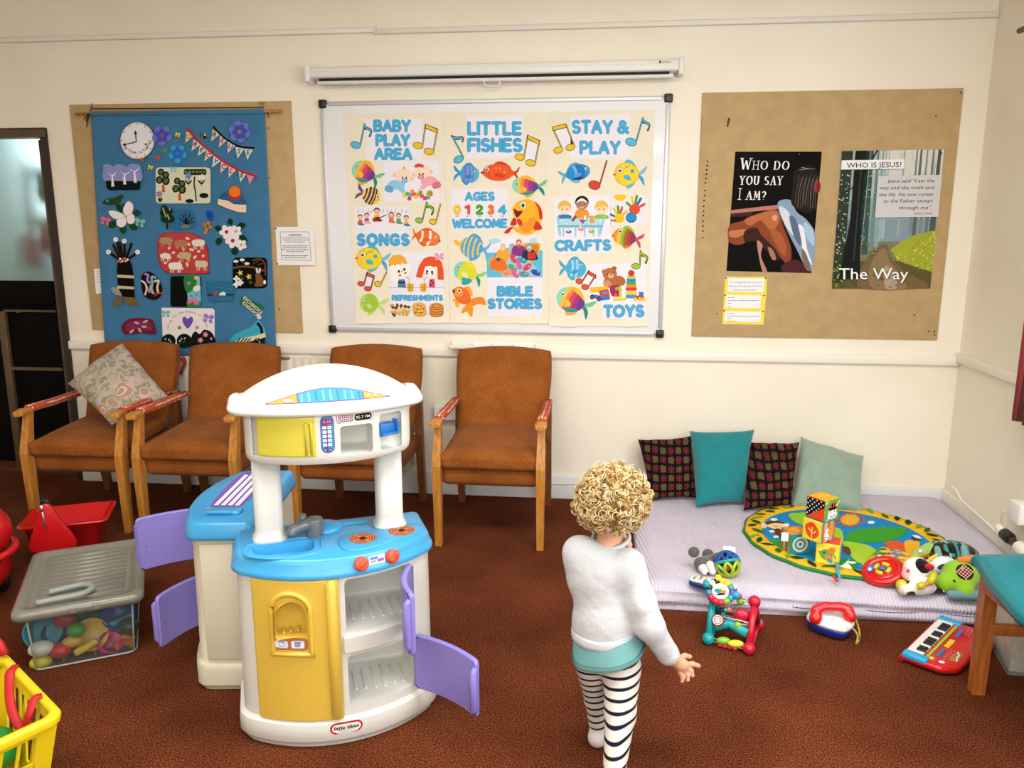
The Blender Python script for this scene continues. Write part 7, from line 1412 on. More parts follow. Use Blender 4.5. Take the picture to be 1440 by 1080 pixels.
# hair: a cap under many small curls
HAIR = ink_mat('blond_hair', .42, .4); hc = Vector((1.53, -2.178, .772)); fd = Vector((.55, .8, -.25)).normalized(); rr = random.Random(11)
b = B(); blob(b, [('e', (1.53, -2.176, .778), (.084, .088, .076)), ('e', (1.515, -2.2, .735), (.072, .06, .05)), ('e', (1.47, -2.165, .735), (.035, .05, .04)), ('e', (1.575, -2.195, .745), (.04, .042, .045)), ('e', (1.578, -2.098, .725), (.05, .048, .062), None, '-')], .02, .005, col='#94713c', sm=1)
cols = ('#c9a76c', '#b08c50', '#dcc598', '#9a7844', '#d2b57e', '#ba9860', '#e6d5b0')
N = 620
for k in range(N):
    zz = 1-2*(k+.5)/N; a = k*2.39996; dr_ = Vector((math.cos(a)*math.sqrt(1-zz*zz), math.sin(a)*math.sqrt(1-zz*zz), zz)); dr_ = (dr_+Vector((rr.gauss(0, .06), rr.gauss(0, .06), rr.gauss(0, .06)))).normalized()
    if dr_.z < -.78 or (dr_.dot(fd) > .62 and dr_.z < .45): continue
    base = hc+Vector((dr_.x*.088, dr_.y*.092, dr_.z*(.08 if dr_.z > 0 else .085)))
    if dr_.z < -.1: base += Vector((-.012 if dr_.x < 0 else 0, -.004, 0))
    t1_ = dr_.cross(Vector((rr.gauss(0, 1), rr.gauss(0, 1), rr.gauss(0, 1)))).normalized(); t2_ = dr_.cross(t1_); R_ = .006+rr.random()*.007; turns = 1.1+rr.random()*1.1; ln = .008+rr.random()*.012; lift = rr.random()*.007; ax = (t1_+dr_*(rr.random()*.9)-Vector((0, 0, .35))).normalized(); e1 = ax.orthogonal().normalized(); e2 = ax.cross(e1); n = 15; ph = rr.random()*6
    pts = [base+dr_*lift+ax*(ln*j/n)+(e1*math.cos(ph+turns*2*PI*j/n)+e2*math.sin(ph+turns*2*PI*j/n))*R_*(.55+.45*math.sin(PI*min(1, .15+j/n))) for j in range(n+1)]
    c = cols[rr.randrange(7)]; rad = .0017+rr.random()*.0012
    for q in range(3): off = (dr_*rr.gauss(0, 1)+t1_*rr.gauss(0, 1)).normalized()*.0022; b.tube([p+off*(1 if j < n else .3) for j, p in enumerate(pts)], [rad*.62*(1 if j < n-2 else .5) for j in range(n+1)], 4, col=cols[rr.randrange(7)] if q else c)
for k in range(70):       # stray wisps on the outline
    a = rr.random()*2*PI; el = rr.random()*1.5-.35; dr_ = Vector((math.cos(a)*math.cos(el), math.sin(a)*math.cos(el), math.sin(el)))
    if dr_.dot(fd) > .6 and dr_.z < .4: continue
    base = hc+Vector((dr_.x*.09, dr_.y*.094, dr_.z*.084)); e1 = dr_.orthogonal().normalized(); e2 = dr_.cross(e1); R_ = .006+rr.random()*.006; ph = rr.random()*6
    b.tube([base+dr_*(.022*j/12)+(e1*math.cos(ph+j*.6)+e2*math.sin(ph+j*.6))*R_ for j in range(13)], .0009, 4, col='#e8d2a0')
b.build('curly_hair', HAIR, kid_)
# ---------------------------------------------------------------- padded floor mattress under a ribbed lilac cover
def ribbed():
    m, nt, b = new_mat('pale_lilac_ribbed_cover'); tc = node(nt, 'TexCoord'); n = node(nt, 'TexNoise', {'Vector': tc.outputs['Object'], 'Scale': 3, 'Detail': 3})
    nt.links.new(ramp(nt, n.outputs['Fac'], [(.3, '#c4bdce'), (.7, '#d2cbdb')]), b.inputs['Base Color']); b.inputs['Roughness'].default_value = .95; b.inputs['Specular IOR Level'].default_value = .1
    mp = node(nt, 'Mapping', {'Vector': tc.outputs['Object'], 'Rotation': (0, 0, -.12)}); w = node(nt, 'TexWave', {'Vector': mp.outputs[0], 'Scale': 24, 'Distortion': .6, 'Detail': 1}, bands_direction='X'); w2 = node(nt, 'TexNoise', {'Vector': tc.outputs['Object'], 'Scale': 14, 'Detail': 3})
    ad = node(nt, 'Math', {0: w.outputs['Fac'], 1: w2.outputs['Fac']}, operation='ADD'); bp = node(nt, 'Bump', {'Height': ad.outputs[0], 'Strength': .55, 'Distance': .005}); nt.links.new(bp.outputs[0], b.inputs['Normal']); return m
MX0, MX1, MY0, MY1, MZ = 1.665, 3.295, -1.285, -.035, .105
b = B(); bm = bmesh.new(); bmesh.ops.create_cube(bm, size=1); bmesh.ops.subdivide_edges(bm, edges=bm.edges[:], cuts=40, use_grid_fill=True)
for v in bm.verts:
    x, y, z = v.co*2; e = max(abs(x), abs(y)); lim = .985; f = max(0, (e-.955)/.045); rz = 1-.25*f*f if z > 0 else 1-.1*f*f
    X = (MX0+MX1)/2+x*(MX1-MX0)/2; Y = (MY0+MY1)/2+y*(MY1-MY0)/2; Z = (z+1)/2*MZ*rz
    k = 1-.012*(1-(1-abs(z)**6)); X = (MX0+MX1)/2+(X-(MX0+MX1)/2)*k; Y = (MY0+MY1)/2+(Y-(MY0+MY1)/2)*k
    if z > .2: Z += .0025*math.sin(X*5+Y*3)*(1-f)-.004*math.exp(-((Y+.62-.05*math.sin(X*4))/.02)**2)*(X < 2.15)
    if y < -.9 and z < .95: Y += .006*math.sin(X*21)*(1-abs(z))+.004*math.sin(Z*130+X*3)
    v.co = Vector((X, Y, max(0.001, Z)))
b.bm(bm, 0, True); o = b.build('mattress', ribbed()); tag(o, 'wide low mattress under a pale lilac ribbed cover, in the room corner', 'mattress')
MT = MZ+.003
# cushions along the wall
def plaid():
    m, nt, b = new_mat('dark_tartan_velvet'); tc = node(nt, 'TexCoord'); sp_ = node(nt, 'SeparateXYZ', {0: tc.outputs['Object']}); 
    def fr(sock, per): d = node(nt, 'Math', {0: sock, 1: per}, operation='DIVIDE'); return node(nt, 'Math', {0: d.outputs[0]}, operation='FRACT').outputs[0]
    x, z = fr(sp_.outputs['X'], .04), fr(sp_.outputs['Z'], .04); x2, z2 = fr(sp_.outputs['X'], .08), fr(sp_.outputs['Z'], .08)
    bx = ramp(nt, x, [(0, '#000000'), (.27, '#000000'), (.3, '#ffffff'), (.97, '#ffffff'), (.99, '#000000')]); bz = ramp(nt, z, [(0, '#000000'), (.27, '#000000'), (.3, '#ffffff'), (.97, '#ffffff'), (.99, '#000000')])
    cx = ramp(nt, x2, [(0, '#000000'), (.5, '#ffffff')], 'CONSTANT'); cz = ramp(nt, z2, [(0, '#000000'), (.5, '#ffffff')], 'CONSTANT'); dif = node(nt, 'MixRGB', {'Fac': 1, 'Color1': cx, 'Color2': cz}, blend_type='DIFFERENCE')
    cell = node(nt, 'MixRGB', {'Fac': dif.outputs[0], 'Color1': (*lin('#5c1d22'), 1), 'Color2': (*lin('#574a2c'), 1)}); m1 = node(nt, 'MixRGB', {'Fac': bx, 'Color1': (*lin('#0d0d14'), 1), 'Color2': cell.outputs[0]}); m2 = node(nt, 'MixRGB', {'Fac': bz, 'Color1': (*lin('#0f0f14'), 1), 'Color2': m1.outputs[0]})
    lx = ramp(nt, x, [(.64, '#000000'), (.655, '#ffffff'), (.69, '#000000')]); lz = ramp(nt, z, [(.64, '#000000'), (.655, '#ffffff'), (.69, '#000000')]); ln = node(nt, 'MixRGB', {'Fac': 1, 'Color1': lx, 'Color2': lz}, blend_type='LIGHTEN'); l2 = node(nt, 'Math', {0: ln.outputs[0], 1: .45}, operation='MULTIPLY')
    m3 = node(nt, 'MixRGB', {'Fac': l2.outputs[0], 'Color1': m2.outputs[0], 'Color2': (*lin('#8a4a44'), 1)}); nt.links.new(m3.outputs[0], b.inputs['Base Color']); b.inputs['Roughness'].default_value = .95; b.inputs['Specular IOR Level'].default_value = .1; return m
PLAID = plaid(); mk = lambda n, c: mat(n, c, .9, spec=.15, sheen=.35, var=.05, vscale=12, bump=.2, bscale=400)
cz_ = lambda px, py: tuple(at_z(px, py, MT+.012))
G = 'cushions propped along the wall on the mattress'
def lean(bl, br, tr, tl, yt, **k): return [cz_(*bl), cz_(*br), cpl(*tr, yt), cpl(*tl, yt)]
pillow('cushion', 'dark tartan cushion at the left end of the mattress, left of the teal one', 'cushion', lean((914, 704), (980, 700), (973, 613), (897, 618), -.085), .11, PLAID, G, 3, .005)
pillow('cushion', 'bright teal cushion, tallest of the four against the wall', 'cushion', lean((979, 713), (1046, 707), (1061, 604), (970, 606), -.1), .13, mk('teal_velvet', '#1d7f85'), G, 4, .003)
pillow('cushion', 'dark tartan cushion between the teal cushion and the sage green one', 'cushion', lean((1046, 718), (1113, 712), (1124, 622), (1050, 621), -.1), .12, PLAID, G, 5, .006)
pillow('cushion', 'pale sage green cushion tilted at the right end of the cushion row', 'cushion', lean((1113, 713), (1213, 721), (1215, 641), (1126, 614), -.085), .13, mk('sage_green_cotton', '#8fa596'), G, 6, .006)
# ---------------------------------------------------------------- round animal play mat
pc = Vector((2.605, -.722, MT-.0005)); PR = .437; pm_ = thing('play_mat', 'round padded play mat with a yellow leafy rim and blue animal scene', 'play mat', tuple(pc))
b = B(); n = 120; prof = [(PR, .001), (PR+.006, .006), (PR+.004, .012), (PR-.004, .015)]
b.ring_surface([[pc+Vector(((r+.003*math.sin(19*a))*math.cos(a), (r+.003*math.sin(19*a))*math.sin(a), z)) for a in (2*PI*k/n for k in range(n))] for r, z in prof], True, False); b.build('green_piping', mat('green_binding', '#1f7a3c', .9), pm_)
b = B(); n = 160; prof = [(PR-.003, .013), (PR-.02, .02), (PR-.045, .021), (PR-.07, .016), (PR-.078, .011)]
b.ring_surface([[pc+Vector(((r)*math.cos(a), r*math.sin(a), z+.0025*math.sin(a*46)*(1 if 0 < q < 4 else 0))) for a in (2*PI*k/n for k in range(n))] for q, (r, z) in enumerate(prof)], True, False); b.build('yellow_rim', mat('yellow_cotton', '#e2b328', .9, spec=.1, bump=.3, bscale=60), pm_)
b = B(); b.ring_surface([[pc+Vector((r*math.cos(a), r*math.sin(a), z)) for a in (2*PI*k/n for k in range(n))] for r, z in ((PR-.004, .001), (PR-.01, .009), (PR-.076, .0112), (.001, .0112))], True, False); b.build('blue_centre', mat('blue_printed_cotton', '#2188c8', .9, spec=.1), pm_)
A = Art(lambda x, y, l: pc+Vector((x, -y, .0235+l*LAY*.3)))
rr = random.Random(5)
for k in range(44):
    a = 2*PI*k/44+rr.random()*.08; r = PR-.038+rr.gauss(0, .008); d = a+PI/2+rr.choice((-1, 1))*(.5+rr.random()*.6); ln = .022+rr.random()*.014; w = .009+rr.random()*.006; x, y = r*math.cos(a), r*math.sin(a)
    A.curve([(x-ln*math.cos(d), y-ln*math.sin(d)), (x-w*math.sin(d), y+w*math.cos(d)), (x+ln*math.cos(d), y+ln*math.sin(d)), (x+w*math.sin(d), y-w*math.cos(d))], ('#1c4a24', '#7aa832', '#2c6a2c', '#173a1e')[k % 4], 4)
A.build('rim_leaves', pm_, FELT)
AM = on_frame(Matrix.Identity(4)); A = Art(lambda px, py, l: Vector(at_z(px, py, MT+.0122))+Vector((0, 0, l*LAY*.7)))
def m1(x, y): return (1030+.1389*x, 680+.1389*y)
def m2(x, y): return (1180+.1389*x, 740+.1389*y)
A.curve([m1(*p) for p in ((310, 600), (420, 560), (540, 640), (600, 740), (480, 705), (380, 660))], '#3aa43c', 5); A.curve([m1(*p) for p in ((570, 310), (680, 295), (900, 300), (980, 420), (760, 430), (620, 380))], '#96c832', 5)
A.curve([m1(*p) for p in ((960, 440), (1090, 460), (1125, 560), (1080, 640), (980, 560))], '#9acb34', 5)
A.curve([m2(*p) for p in ((60, 150), (130, 50), (400, 10), (640, 10), (690, 40), (600, 120), (420, 160), (200, 165))], '#3f9e2e', 6); A.curve([m2(*p) for p in ((45, 155), (200, 170), (330, 210), (390, 280), (330, 370), (200, 370), (110, 290), (60, 220))], '#a6ce3c', 6)
for x, y, rx, ry, c in ((1190, 365, 13.6, 8.4, '#eaa02c'), (1190, 365, 10.5, 6, '#f0b43a')): A.ell(*m1(x, y), rx, ry, c)
for k in range(12): a = 2*PI*k/12; A.ell(m1(1195, 0)[0]+19*math.cos(a), m1(0, 368)[1]+9.2*math.sin(a), 2.2, 1.7, '#d84a4a')
A.curve([m2(*p) for p in ((460, 170), (540, 148), (640, 170), (700, 240), (690, 270), (560, 230), (490, 210))], '#e0582c', 5); A.curve([m2(*p) for p in ((660, 160), (760, 140), (820, 180), (760, 280), (690, 280))], '#eeb02c', 4); A.curve([m2(*p) for p in ((730, 110), (790, 105), (840, 130), (760, 150))], '#3a4a5a', 4); A.curve([m2(*p) for p in ((740, 92), (800, 96), (838, 128), (780, 118))], '#e8ecf0', 4)
A.curve([m1(*p) for p in ((335, 400), (420, 375), (520, 395), (590, 440), (520, 470), (430, 465), (360, 445))], '#5a3018', 5); A.curve([m1(*p) for p in ((350, 425), (430, 400), (540, 415), (560, 450), (480, 465), (400, 455))], '#ecd2a0', 5); A.ell(*m1(320, 430), 5, 3.4, '#ecc890'); A.ell(*m1(300, 410), 3.6, 2.2, '#e8e4e0')
A.curve([m1(*p) for p in ((420, 470), (480, 460), (490, 540), (450, 530))], '#6a3a1c', 4); A.ell(*m1(400, 485), 4, 2, '#e8e8e8'); A.ell(*m1(440, 540), 4, 2, '#f0ece8'); A.ell(*m1(420, 365), 5, 2, '#eceef2'); A.ell(*m1(545, 420), 4.6, 2.2, '#eceef2'); A.stroke([m1(420, 430), m1(440, 437), m1(460, 432)], .6, '#5a3018')
A.ell(*m1(335, 552), 3.6, 2.2, '#d83a4a'); A.ell(*m1(335, 552), 1.2, .8, '#ffffff'); A.ell(*m1(1405, 395), 5, 2.2, '#f0f0f2'); A.ell(*m1(720, 760), 2.6, .8, '#e0eef6'); A.ell(*m1(1330, 820), 3, .8, '#d8eaf4')
A.curve([m1(*p) for p in ((1020, 860), (1100, 780), (1180, 755), (1265, 800), (1240, 870), (1130, 890))], '#2a8a44', 5)
for pts in (((1105, 835), (1150, 800), (1190, 760), (1170, 800), (1210, 860), (1150, 860)), ((1150, 790), (1220, 790), (1258, 800), (1210, 815))): A.curve([m1(*p) for p in pts], '#e4f0e6', 4)
A.curve([m1(*p) for p in ((1045, 840), (1090, 830), (1125, 860), (1120, 885), (1050, 880))], '#f0f2f2', 4); A.ell(*m2(295, 460), 2.6, 2, '#eef2f6'); A.curve([m1(*p) for p in ((1120, 640), (1180, 650), (1200, 720), (1130, 700))], '#6a4426', 4)
A.build('animal_print', pm_, FELT)
b = B(); b.tube([at_z(1181, 813, MT+.02), at_z(1177, 797, MT+.03), at_z(1176, 784, MT+.035), at_z(1178, 781, MT+.02)], .006, 8, squash=.3); b.build('loop_tag', mat('blue_ribbon', '#3fa0c8', .8), pm_); b = B(); p = at_z(1175, 814, MT+.022); b.box(tuple(p), (.012, .05, .003)); b.build('red_tag', mat('red_ribbon_tag', '#c8302c', .8), pm_)
# ---------------------------------------------------------------- soft picture blocks
CUBE_M = None
def block(loc, rz, s, faces, label, tilt=None, draw=None):
    t = bpy.data.objects.new('fabric_block', None); COL.objects.link(t); t.location = loc; t.rotation_euler = (tilt[0], tilt[1], rz) if tilt else (0, 0, rz); tag(t, label, 'toy block', 'soft picture blocks')
    b = B(); bm = bmesh.new(); bmesh.ops.create_cube(bm, size=s); bmesh.ops.bevel(bm, geom=bm.edges[:], offset=s*.06, segments=3, profile=.5, affect='EDGES'); bmesh.ops.subdivide_edges(bm, edges=[e for e in bm.edges if e.calc_length() > s*.5], cuts=6, use_grid_fill=True)
    for v in bm.verts: q = v.co/s*2; v.co *= 1+.02*(1-abs(q.x)**2*abs(q.y)**2-abs(q.z)**4*.5)
    o = len(b.v); bm.verts.index_update(); 
    for v in bm.verts: b.v.append(tuple(v.co+Vector((0, 0, s/2))))
    for f in bm.faces:
        n_ = f.normal; ax = max(range(3), key=lambda i: abs(n_[i])); key = ('x', 'y', 'z')[ax]+('+' if n_[ax] > 0 else '-'); b.f.append([v.index+o for v in f.verts]); b.m.append(0); b.sm.append(True); b.c.append(faces.get(key, '#d8d0b0'))
    bm.free(); b.build('padded_cube', FELT, t, world=False)
    for key, fn in (draw or {}).items():
        h = s/2*1.021; R = {'y-': Matrix(((1, 0, 0, 0), (0, 0, -1, -h), (0, 1, 0, s/2), (0, 0, 0, 1))), 'x+': Matrix(((0, 0, 1, h), (1, 0, 0, 0), (0, 1, 0, s/2), (0, 0, 0, 1))), 'x-': Matrix(((0, 0, -1, -h), (-1, 0, 0, 0), (0, 1, 0, s/2), (0, 0, 0, 1))), 'z+': Matrix(((1, 0, 0, 0), (0, 1, 0, 0), (0, 0, 1, s/2+h), (0, 0, 0, 1)))}[key]
        A = Art(on_frame(R)); fn(A, s*.46); A.b.build('picture', FELT, t, world=False)
    return t
def d_check(A, h):
    A.rect(-h, -h, h, h, '#17171a'); n = 8
    for i in range(n):
        for j in range(n):
            if (i+j) % 2 == 0: A.ell(-h+(i+.5)*2*h/n, -h+(j+.5)*2*h/n, h/n*.62, h/n*.62, '#f0f0ee', 0, 8)
    A.poly([(-h, h), (h, -h*.35), (h, h)], '#e04a24')
def d_zebra(A, h):
    A.rect(-h, -h, h, h, '#6cb04a')
    for k in range(26): A.ell((-1+2*((k*.618) % 1))*h, (-1+2*((k*.382+.1) % 1))*h, h*.07, h*.09, '#f0f4ec', 0, 8)
    A.ell(0, h*.15, h*.62, h*.72, '#f2f2f4'); A.ell(0, h*.5, h*.72, h*.42, '#f2f2f4'); A.rect(-h*.6, -h*.3, h*.6, -h*.02, '#141416', h*.1); A.rect(-h*.45, -h*.7, h*.45, -h*.3, '#141416', h*.12)
    for x in (-.28, .1, .4): A.stroke([(x*h, -h*.35), (x*h*1.1, -h*.8)], h*.18, '#e05a3c')
    for x in (-.3, .3): A.ell(x*h, h*.1, h*.06, h*.12, '#141416')
    A.stroke(_arc(0, h*.42, h*.36, h*.3, 10, 170, 8), h*.06, '#2a2a30')
def d_leaf(A, h):
    A.rect(-h, -h, h, h, '#e8d23a'); A.curve([(0, -h*.85), (h*.72, -h*.2), (h*.68, h*.45), (0, h*.85), (-h*.6, h*.4), (-h*.75, -h*.35)], '#e2492a', 6); A.stroke([(0, h*.75), (0, -h*.3)], h*.12, '#f0dc50')
    for y, s_ in ((.15, 1), (.0, -1)): A.stroke([(0, h*(y+.2)), (s_*h*.4, h*(y-.15))], h*.11, '#f0dc50')
def d_stripes(A, h):
    for k in range(9): A.rect(-h+k*2*h/9, -h, -h+(k+1)*2*h/9, h, ('#e8582c', '#f0a83a', '#d8d0c0', '#4aa8b0')[k % 4])
    A.ell(-h*.2, h*.25, h*.5, h*.6, '#f0eef0'); A.ell(h*.35, -h*.1, h*.4, h*.75, '#eea83c'); A.ell(h*.3, -h*.2, h*.06, h*.1, '#20140c'); A.ell(-h*.1, h*.1, h*.06, h*.1, '#20140c'); A.stroke(_arc(-h*.2, h*.45, h*.25, h*.15, 10, 170, 6), h*.05, '#30303a')
def d_bird(A, h):
    A.rect(-h, -h, h, h, '#e4d844'); A.ell(-h*.1, h*.05, h*.6, h*.55, '#5aa44a', 20); A.ell(h*.35, -h*.45, h*.4, h*.3, '#e8743a', -40); A.ell(h*.15, h*.35, h*.4, h*.3, '#e8862c', 30); A.ell(-h*.3, -h*.15, h*.09, h*.1, '#1a2a1a'); A.ell(-h*.7, -h*.1, h*.16, h*.1, '#d8482c', 30); A.ell(h*.25, h*.62, h*.3, h*.2, '#3a9ab8', 30); A.stroke([(h*.5, -h*.2), (h*.75, h*.3)], h*.12, '#5aa44a')
def d_target(A, h):
    A.rect(-h, -h, h, h, '#1f8f98')
    for r, c in ((.82, '#d8ceb8'), (.6, '#1f8f98'), (.4, '#d8ceb8'), (.18, '#1f8f98')): A.ell(0, 0, h*r, h*r, c)
def d_str2(A, h):
    for k in range(9): A.rect(-h+k*2*h/9, -h, -h+(k+1)*2*h/9, h, ('#2f8f94', '#e05a2c', '#5a9a3c', '#e8a43c', '#c8d0c0')[k % 5])
def d_sun(A, h):
    for x, y in ((-.3, -.2), (.25, .1), (.1, -.45), (-.15, .35)): A.ell(x*h, y*h, h*.3, h*.16, '#f2cc3c', 30)
BS = .092; pz = MT+.0125
a0 = Vector(at_z(1131, 692, pz+3*BS)); a1 = Vector(at_z(1160, 703, pz+3*BS)); a2 = Vector(at_z(1180, 695, pz+3*BS)); th = math.atan2((a1-a0).y, (a1-a0).x)*.5+(math.atan2((a2-a1).y, (a2-a1).x)-PI/2)*.5
def at_corner(px, py, z, rz): c = Vector(at_z(px, py, z)); return c-Vector((math.cos(rz)*BS/2+math.sin(rz)*BS/2, math.sin(rz)*BS/2-math.cos(rz)*BS/2, 0))
RZ = -.86
c = at_corner(1183, 804, pz, -.12); base = Vector((2.45, -1.035, 0))
pb = at_corner(1160, 737, pz+2*BS, RZ)
block((pb.x+.036, pb.y-.004, pz), -.35, BS, {'y-': '#e4d844', 'x+': '#e8d040', 'x-': '#e8d040', 'z+': '#e0503a'}, 'yellow fabric block with a parrot picture, bottom of the tower of three', draw={'y-': d_bird})
block((pb.x-.008, pb.y+.004, pz+BS*1.02), RZ, BS, {'y-': '#e8d23a', 'x+': '#4aa8b0', 'x-': '#d8c840', 'z+': '#48b8c0'}, 'fabric block with a red leaf on yellow, middle of the tower of three', draw={'y-': d_leaf, 'x+': d_stripes})
block((pb.x, pb.y+.002, pz+BS*2.05), RZ-.04, BS, {'y-': '#e04a24', 'x+': '#6cb04a', 'x-': '#e8a83a', 'z+': '#eaa92c'}, 'fabric block with a black and white check face, top of the tower', draw={'y-': d_check, 'x+': d_zebra, 'z+': d_sun})
p4 = Vector(at_z(1117, 780, pz)); t4 = block((p4.x+.012, p4.y+.05, pz), .22, BS, {'y-': '#1f8f98', 'x-': '#4a9a3c', 'z+': '#e88a3c', 'x+': '#c8c040'}, 'fabric block with a teal target face, left of the tower', draw={'y-': d_target, 'x-': d_str2, 'z+': d_sun})
b = B(); p = Vector(at_z(1103, 752, pz+BS)); b.box((p.x, p.y-.01, p.z-.005), (.028, .003, .038), T=None); o = b.build('label_tag', PAPER, t4)
# ---------------------------------------------------------------- toys on the mattress
def Z(px, py, h=0.0): return Vector(at_z(px, py, MT+h))
def cap(a, c, r0, r1=None): return ('c', tuple(a), tuple(c), r0, r0 if r1 is None else r1)
# grey plush mouse and its bright rattle ball
GREYP = mat('grey_plush', '#5f5f5c', .98, spec=.05, sheen=.4, bump=.6, bscale=300); WHP = mat('white_plush', '#e6e2df', .98, spec=.05, sheen=.3, bump=.5, bscale=300)
hd = Z(988, 793, .03); t = thing('plush_mouse', 'grey plush mouse lying on the mattress beside the rattle ball', 'plush toy', (hd.x, hd.y, MT))
b = B(); blob(b, [('e', tuple(hd), (.036, .03, .03)), cap(hd+Vector((.03, .03, -.002)), hd+Vector((.085, .055, .0)), .028, .032)], .02, .003); b.build('body', GREYP, t)
for dx, dy, dz in ((-.035, .02, .042), (.03, .075, .012)): b = B(); c = hd+Vector((dx, dy, dz)); b.ell(c, (.0235, .012, .0235), 18, 12); b.build('ear', GREYP, t)
b = B(); blob(b, [cap(hd+Vector((.0, -.024, -.008)), hd+Vector((.004, -.042, -.016)), .02, .014)], .01, .0025); b.build('muzzle', WHP, t); b = B(); blob(b, [cap(hd+Vector((.026, -.03, .01)), hd+Vector((.035, -.04, -.012)), .017, .016)], .01, .0025); b.build('paw', WHP, t); b = B(); c = hd+Vector((.012, -.05, -.018)); b.ell(c, (.006, .005, .005), 10, 8); b.build('nose', BLACKP, t)
b = B(); p = hd+Vector((.115, .06, .035)); b.box((0, 0, 0), (.06, .002, .04), T=Matrix.Translation(p) @ Matrix.Rotation(-.5, 4, 'X') @ Matrix.Rotation(.5, 4, 'Z')); b.build('care_label', PAPER, t)
BR_ = .048; bc = Z(1023, 793, BR_); t = thing('rattle_ball', 'blue, teal and lime openwork rattle ball beside the grey plush mouse', 'ball', (bc.x, bc.y, MT))
b = B(); b.ell(bc, (BR_*.72,)*3, 18, 12); b.build('inner_ball', mat('dark_rattle_core', '#2a3a4a', .5), t)
tl = Matrix.Translation(bc) @ Matrix.Rotation(-.55, 4, 'X') @ Matrix.Rotation(-.2, 4, 'Y'); sph = lambda th_, ph_, r=BR_: tl @ Vector((r*math.sin(th_)*math.cos(ph_), r*math.sin(th_)*math.sin(ph_), r*math.cos(th_)))
b = B(); b.tube([sph(1.42, 2*PI*k/40) for k in range(40)], .0075, 8, closed=True); b.build('teal_band', mat('teal_rattle_plastic', '#2a9aa4', .4), t)
for nm, c, t0, t1 in (('blue_half', '#1f4f9c', .0, 1.3), ('lime_half', '#a8c42c', 1.55, PI)):
    b = B(); mt_ = mat(nm+'_plastic', c, .35)
    for k in range(7):
        ph = 2*PI*k/7; mid = (t0+t1)/2
        b.tube([sph(t0+(t1-t0)*j/10, ph+.42*math.sin(PI*j/10)) for j in range(11)], .0065, 7); b.tube([sph(t0+(t1-t0)*j/10, ph-.42*math.sin(PI*j/10)) for j in range(11)], .0065, 7)
    e_ = t0 if t0 == 0 else PI; b.tube([sph(.25 if t0 == 0 else PI-.25, 2*PI*k/16) for k in range(16)], .008, 7, closed=True); b.build(nm, mt_, t)
b = B(); c = sph(2.1, -1.9, BR_*.78); b.ell(c, (.01, .01, .012), 12, 8); b.build('red_bead', mat('red_bead', '#c8302c', .3), t)
# toy remote control
r0, r1_ = Z(975, 816, .012), Z(1027, 829, .012); d = (r1_-r0).normalized(); n_ = Vector((-d.y, d.x, 0)); t = thing('toy_remote', 'white and navy toy remote control with coloured buttons at the mattress edge', 'toy remote', (r0.x, r0.y, MT)); T_ = Matrix(((d.x, n_.x, 0, r0.x), (d.y, n_.y, 0, r0.y), (0, 0, 1, MT), (0, 0, 0, 1))); L_ = (r1_-r0).length
out = spline([(-.012, -.014), (.0, -.027), (.06, -.029), (.12, -.026), (L_, -.03), (L_+.02, -.02), (L_+.022, .015), (L_, .03), (.12, .026), (.06, .029), (.0, .027), (-.012, .014)], 3)
b = B(); b.prism(out, 0, .016, bev=.003, T=T_, smooth=True); b.build('navy_base', mat('navy_plastic', '#1f3a86', .35), t); b = B(); b.prism([(x*.98+.001, y*.96) for x, y in out], .0155, .027, bev=.005, T=T_, smooth=True); b.build('white_top', mat('white_toy_plastic', '#eceaea', .3), t)
bcol = {k: mat(k+'_button', c, .3) for k, c in (('blue', '#2a78c0'), ('red', '#d03a34'), ('yellow', '#e8c832'), ('green', '#5aa83a'))}
for k in range(13): i, j = k % 3, k//3; nm = ('blue', 'red', 'yellow', 'green')[(k*7+j) % 4]; b = B(); b.ell(T_ @ Vector((.008+j*.021, -.015+i*.015, .0275)), (.0055, .0055, .003), 12, 6); b.build('button', bcol[nm], t)
b = B(); b.prism(rrect(.095, -.025, L_+.008, .025, .02), .026, .0325, bev=.003, T=T_, smooth=True); b.build('yellow_panel', mat('yellow_toy_plastic', '#e6b62a', .35), t); b = B(); b.ell(T_ @ Vector((.128, 0, .032)), (.022, .016, .005), 16, 8); b.build('orange_lens', mat('orange_lens', '#a8644a', .15), t)
# red steering wheel toy
RED = mat('glossy_red_plastic', '#c8161c', .2, spec=.6); wc = Z(1242, 803, .045); t = thing('toy_steering_wheel', 'round red toy steering wheel leaning on the play mat edge', 'toy', (wc.x, wc.y, MT)); TW = Matrix.Translation(wc) @ Matrix.Rotation(-.12, 4, 'Z') @ Matrix.Rotation(.42, 4, 'X') @ Matrix.Rotation(-.34, 4, 'Y')
b = B(); b.tube([TW @ Vector((.066*math.cos(a), .058*math.sin(a), 0)) for a in (2*PI*k/40 for k in range(40))], .0165, 14, closed=True); b.build('rim', RED, t); b = B(); b.lathe([(.01, -.022), (.05, -.018), (.062, 0), (.05, .011), (.001, .013)], 30, T=TW); b.build('hub', RED, t)
for k, c in enumerate(('#e8c832', '#a8cc3a', '#e8c832', '#a8cc3a')):
    a = k*PI/2+.4; b = B(); b.tube([TW @ Vector((.026*math.cos(a+q), .024*math.sin(a+q), .015)) for q in (0, .35, .7, 1.05)], .0085, 8); b.build('ring_button', mat('lime_button' if k % 2 else 'yellow_button', c, .3), t)
b = B(); b.ell(TW @ Vector((0, 0, .016)), (.013, .013, .007), 14, 8); b.build('centre_button', bcol['blue'], t); A = Art(on_frame(TW @ Matrix.Translation((0, 0, .0165)))); A.ell(-.044, -.008, .013, .018, '#3a78c0', 30); A.ell(-.046, -.004, .006, .009, '#e8e4e8', 10); A.ell(-.04, .006, .004, .004, '#b83a8a'); A.build('sticker', t)
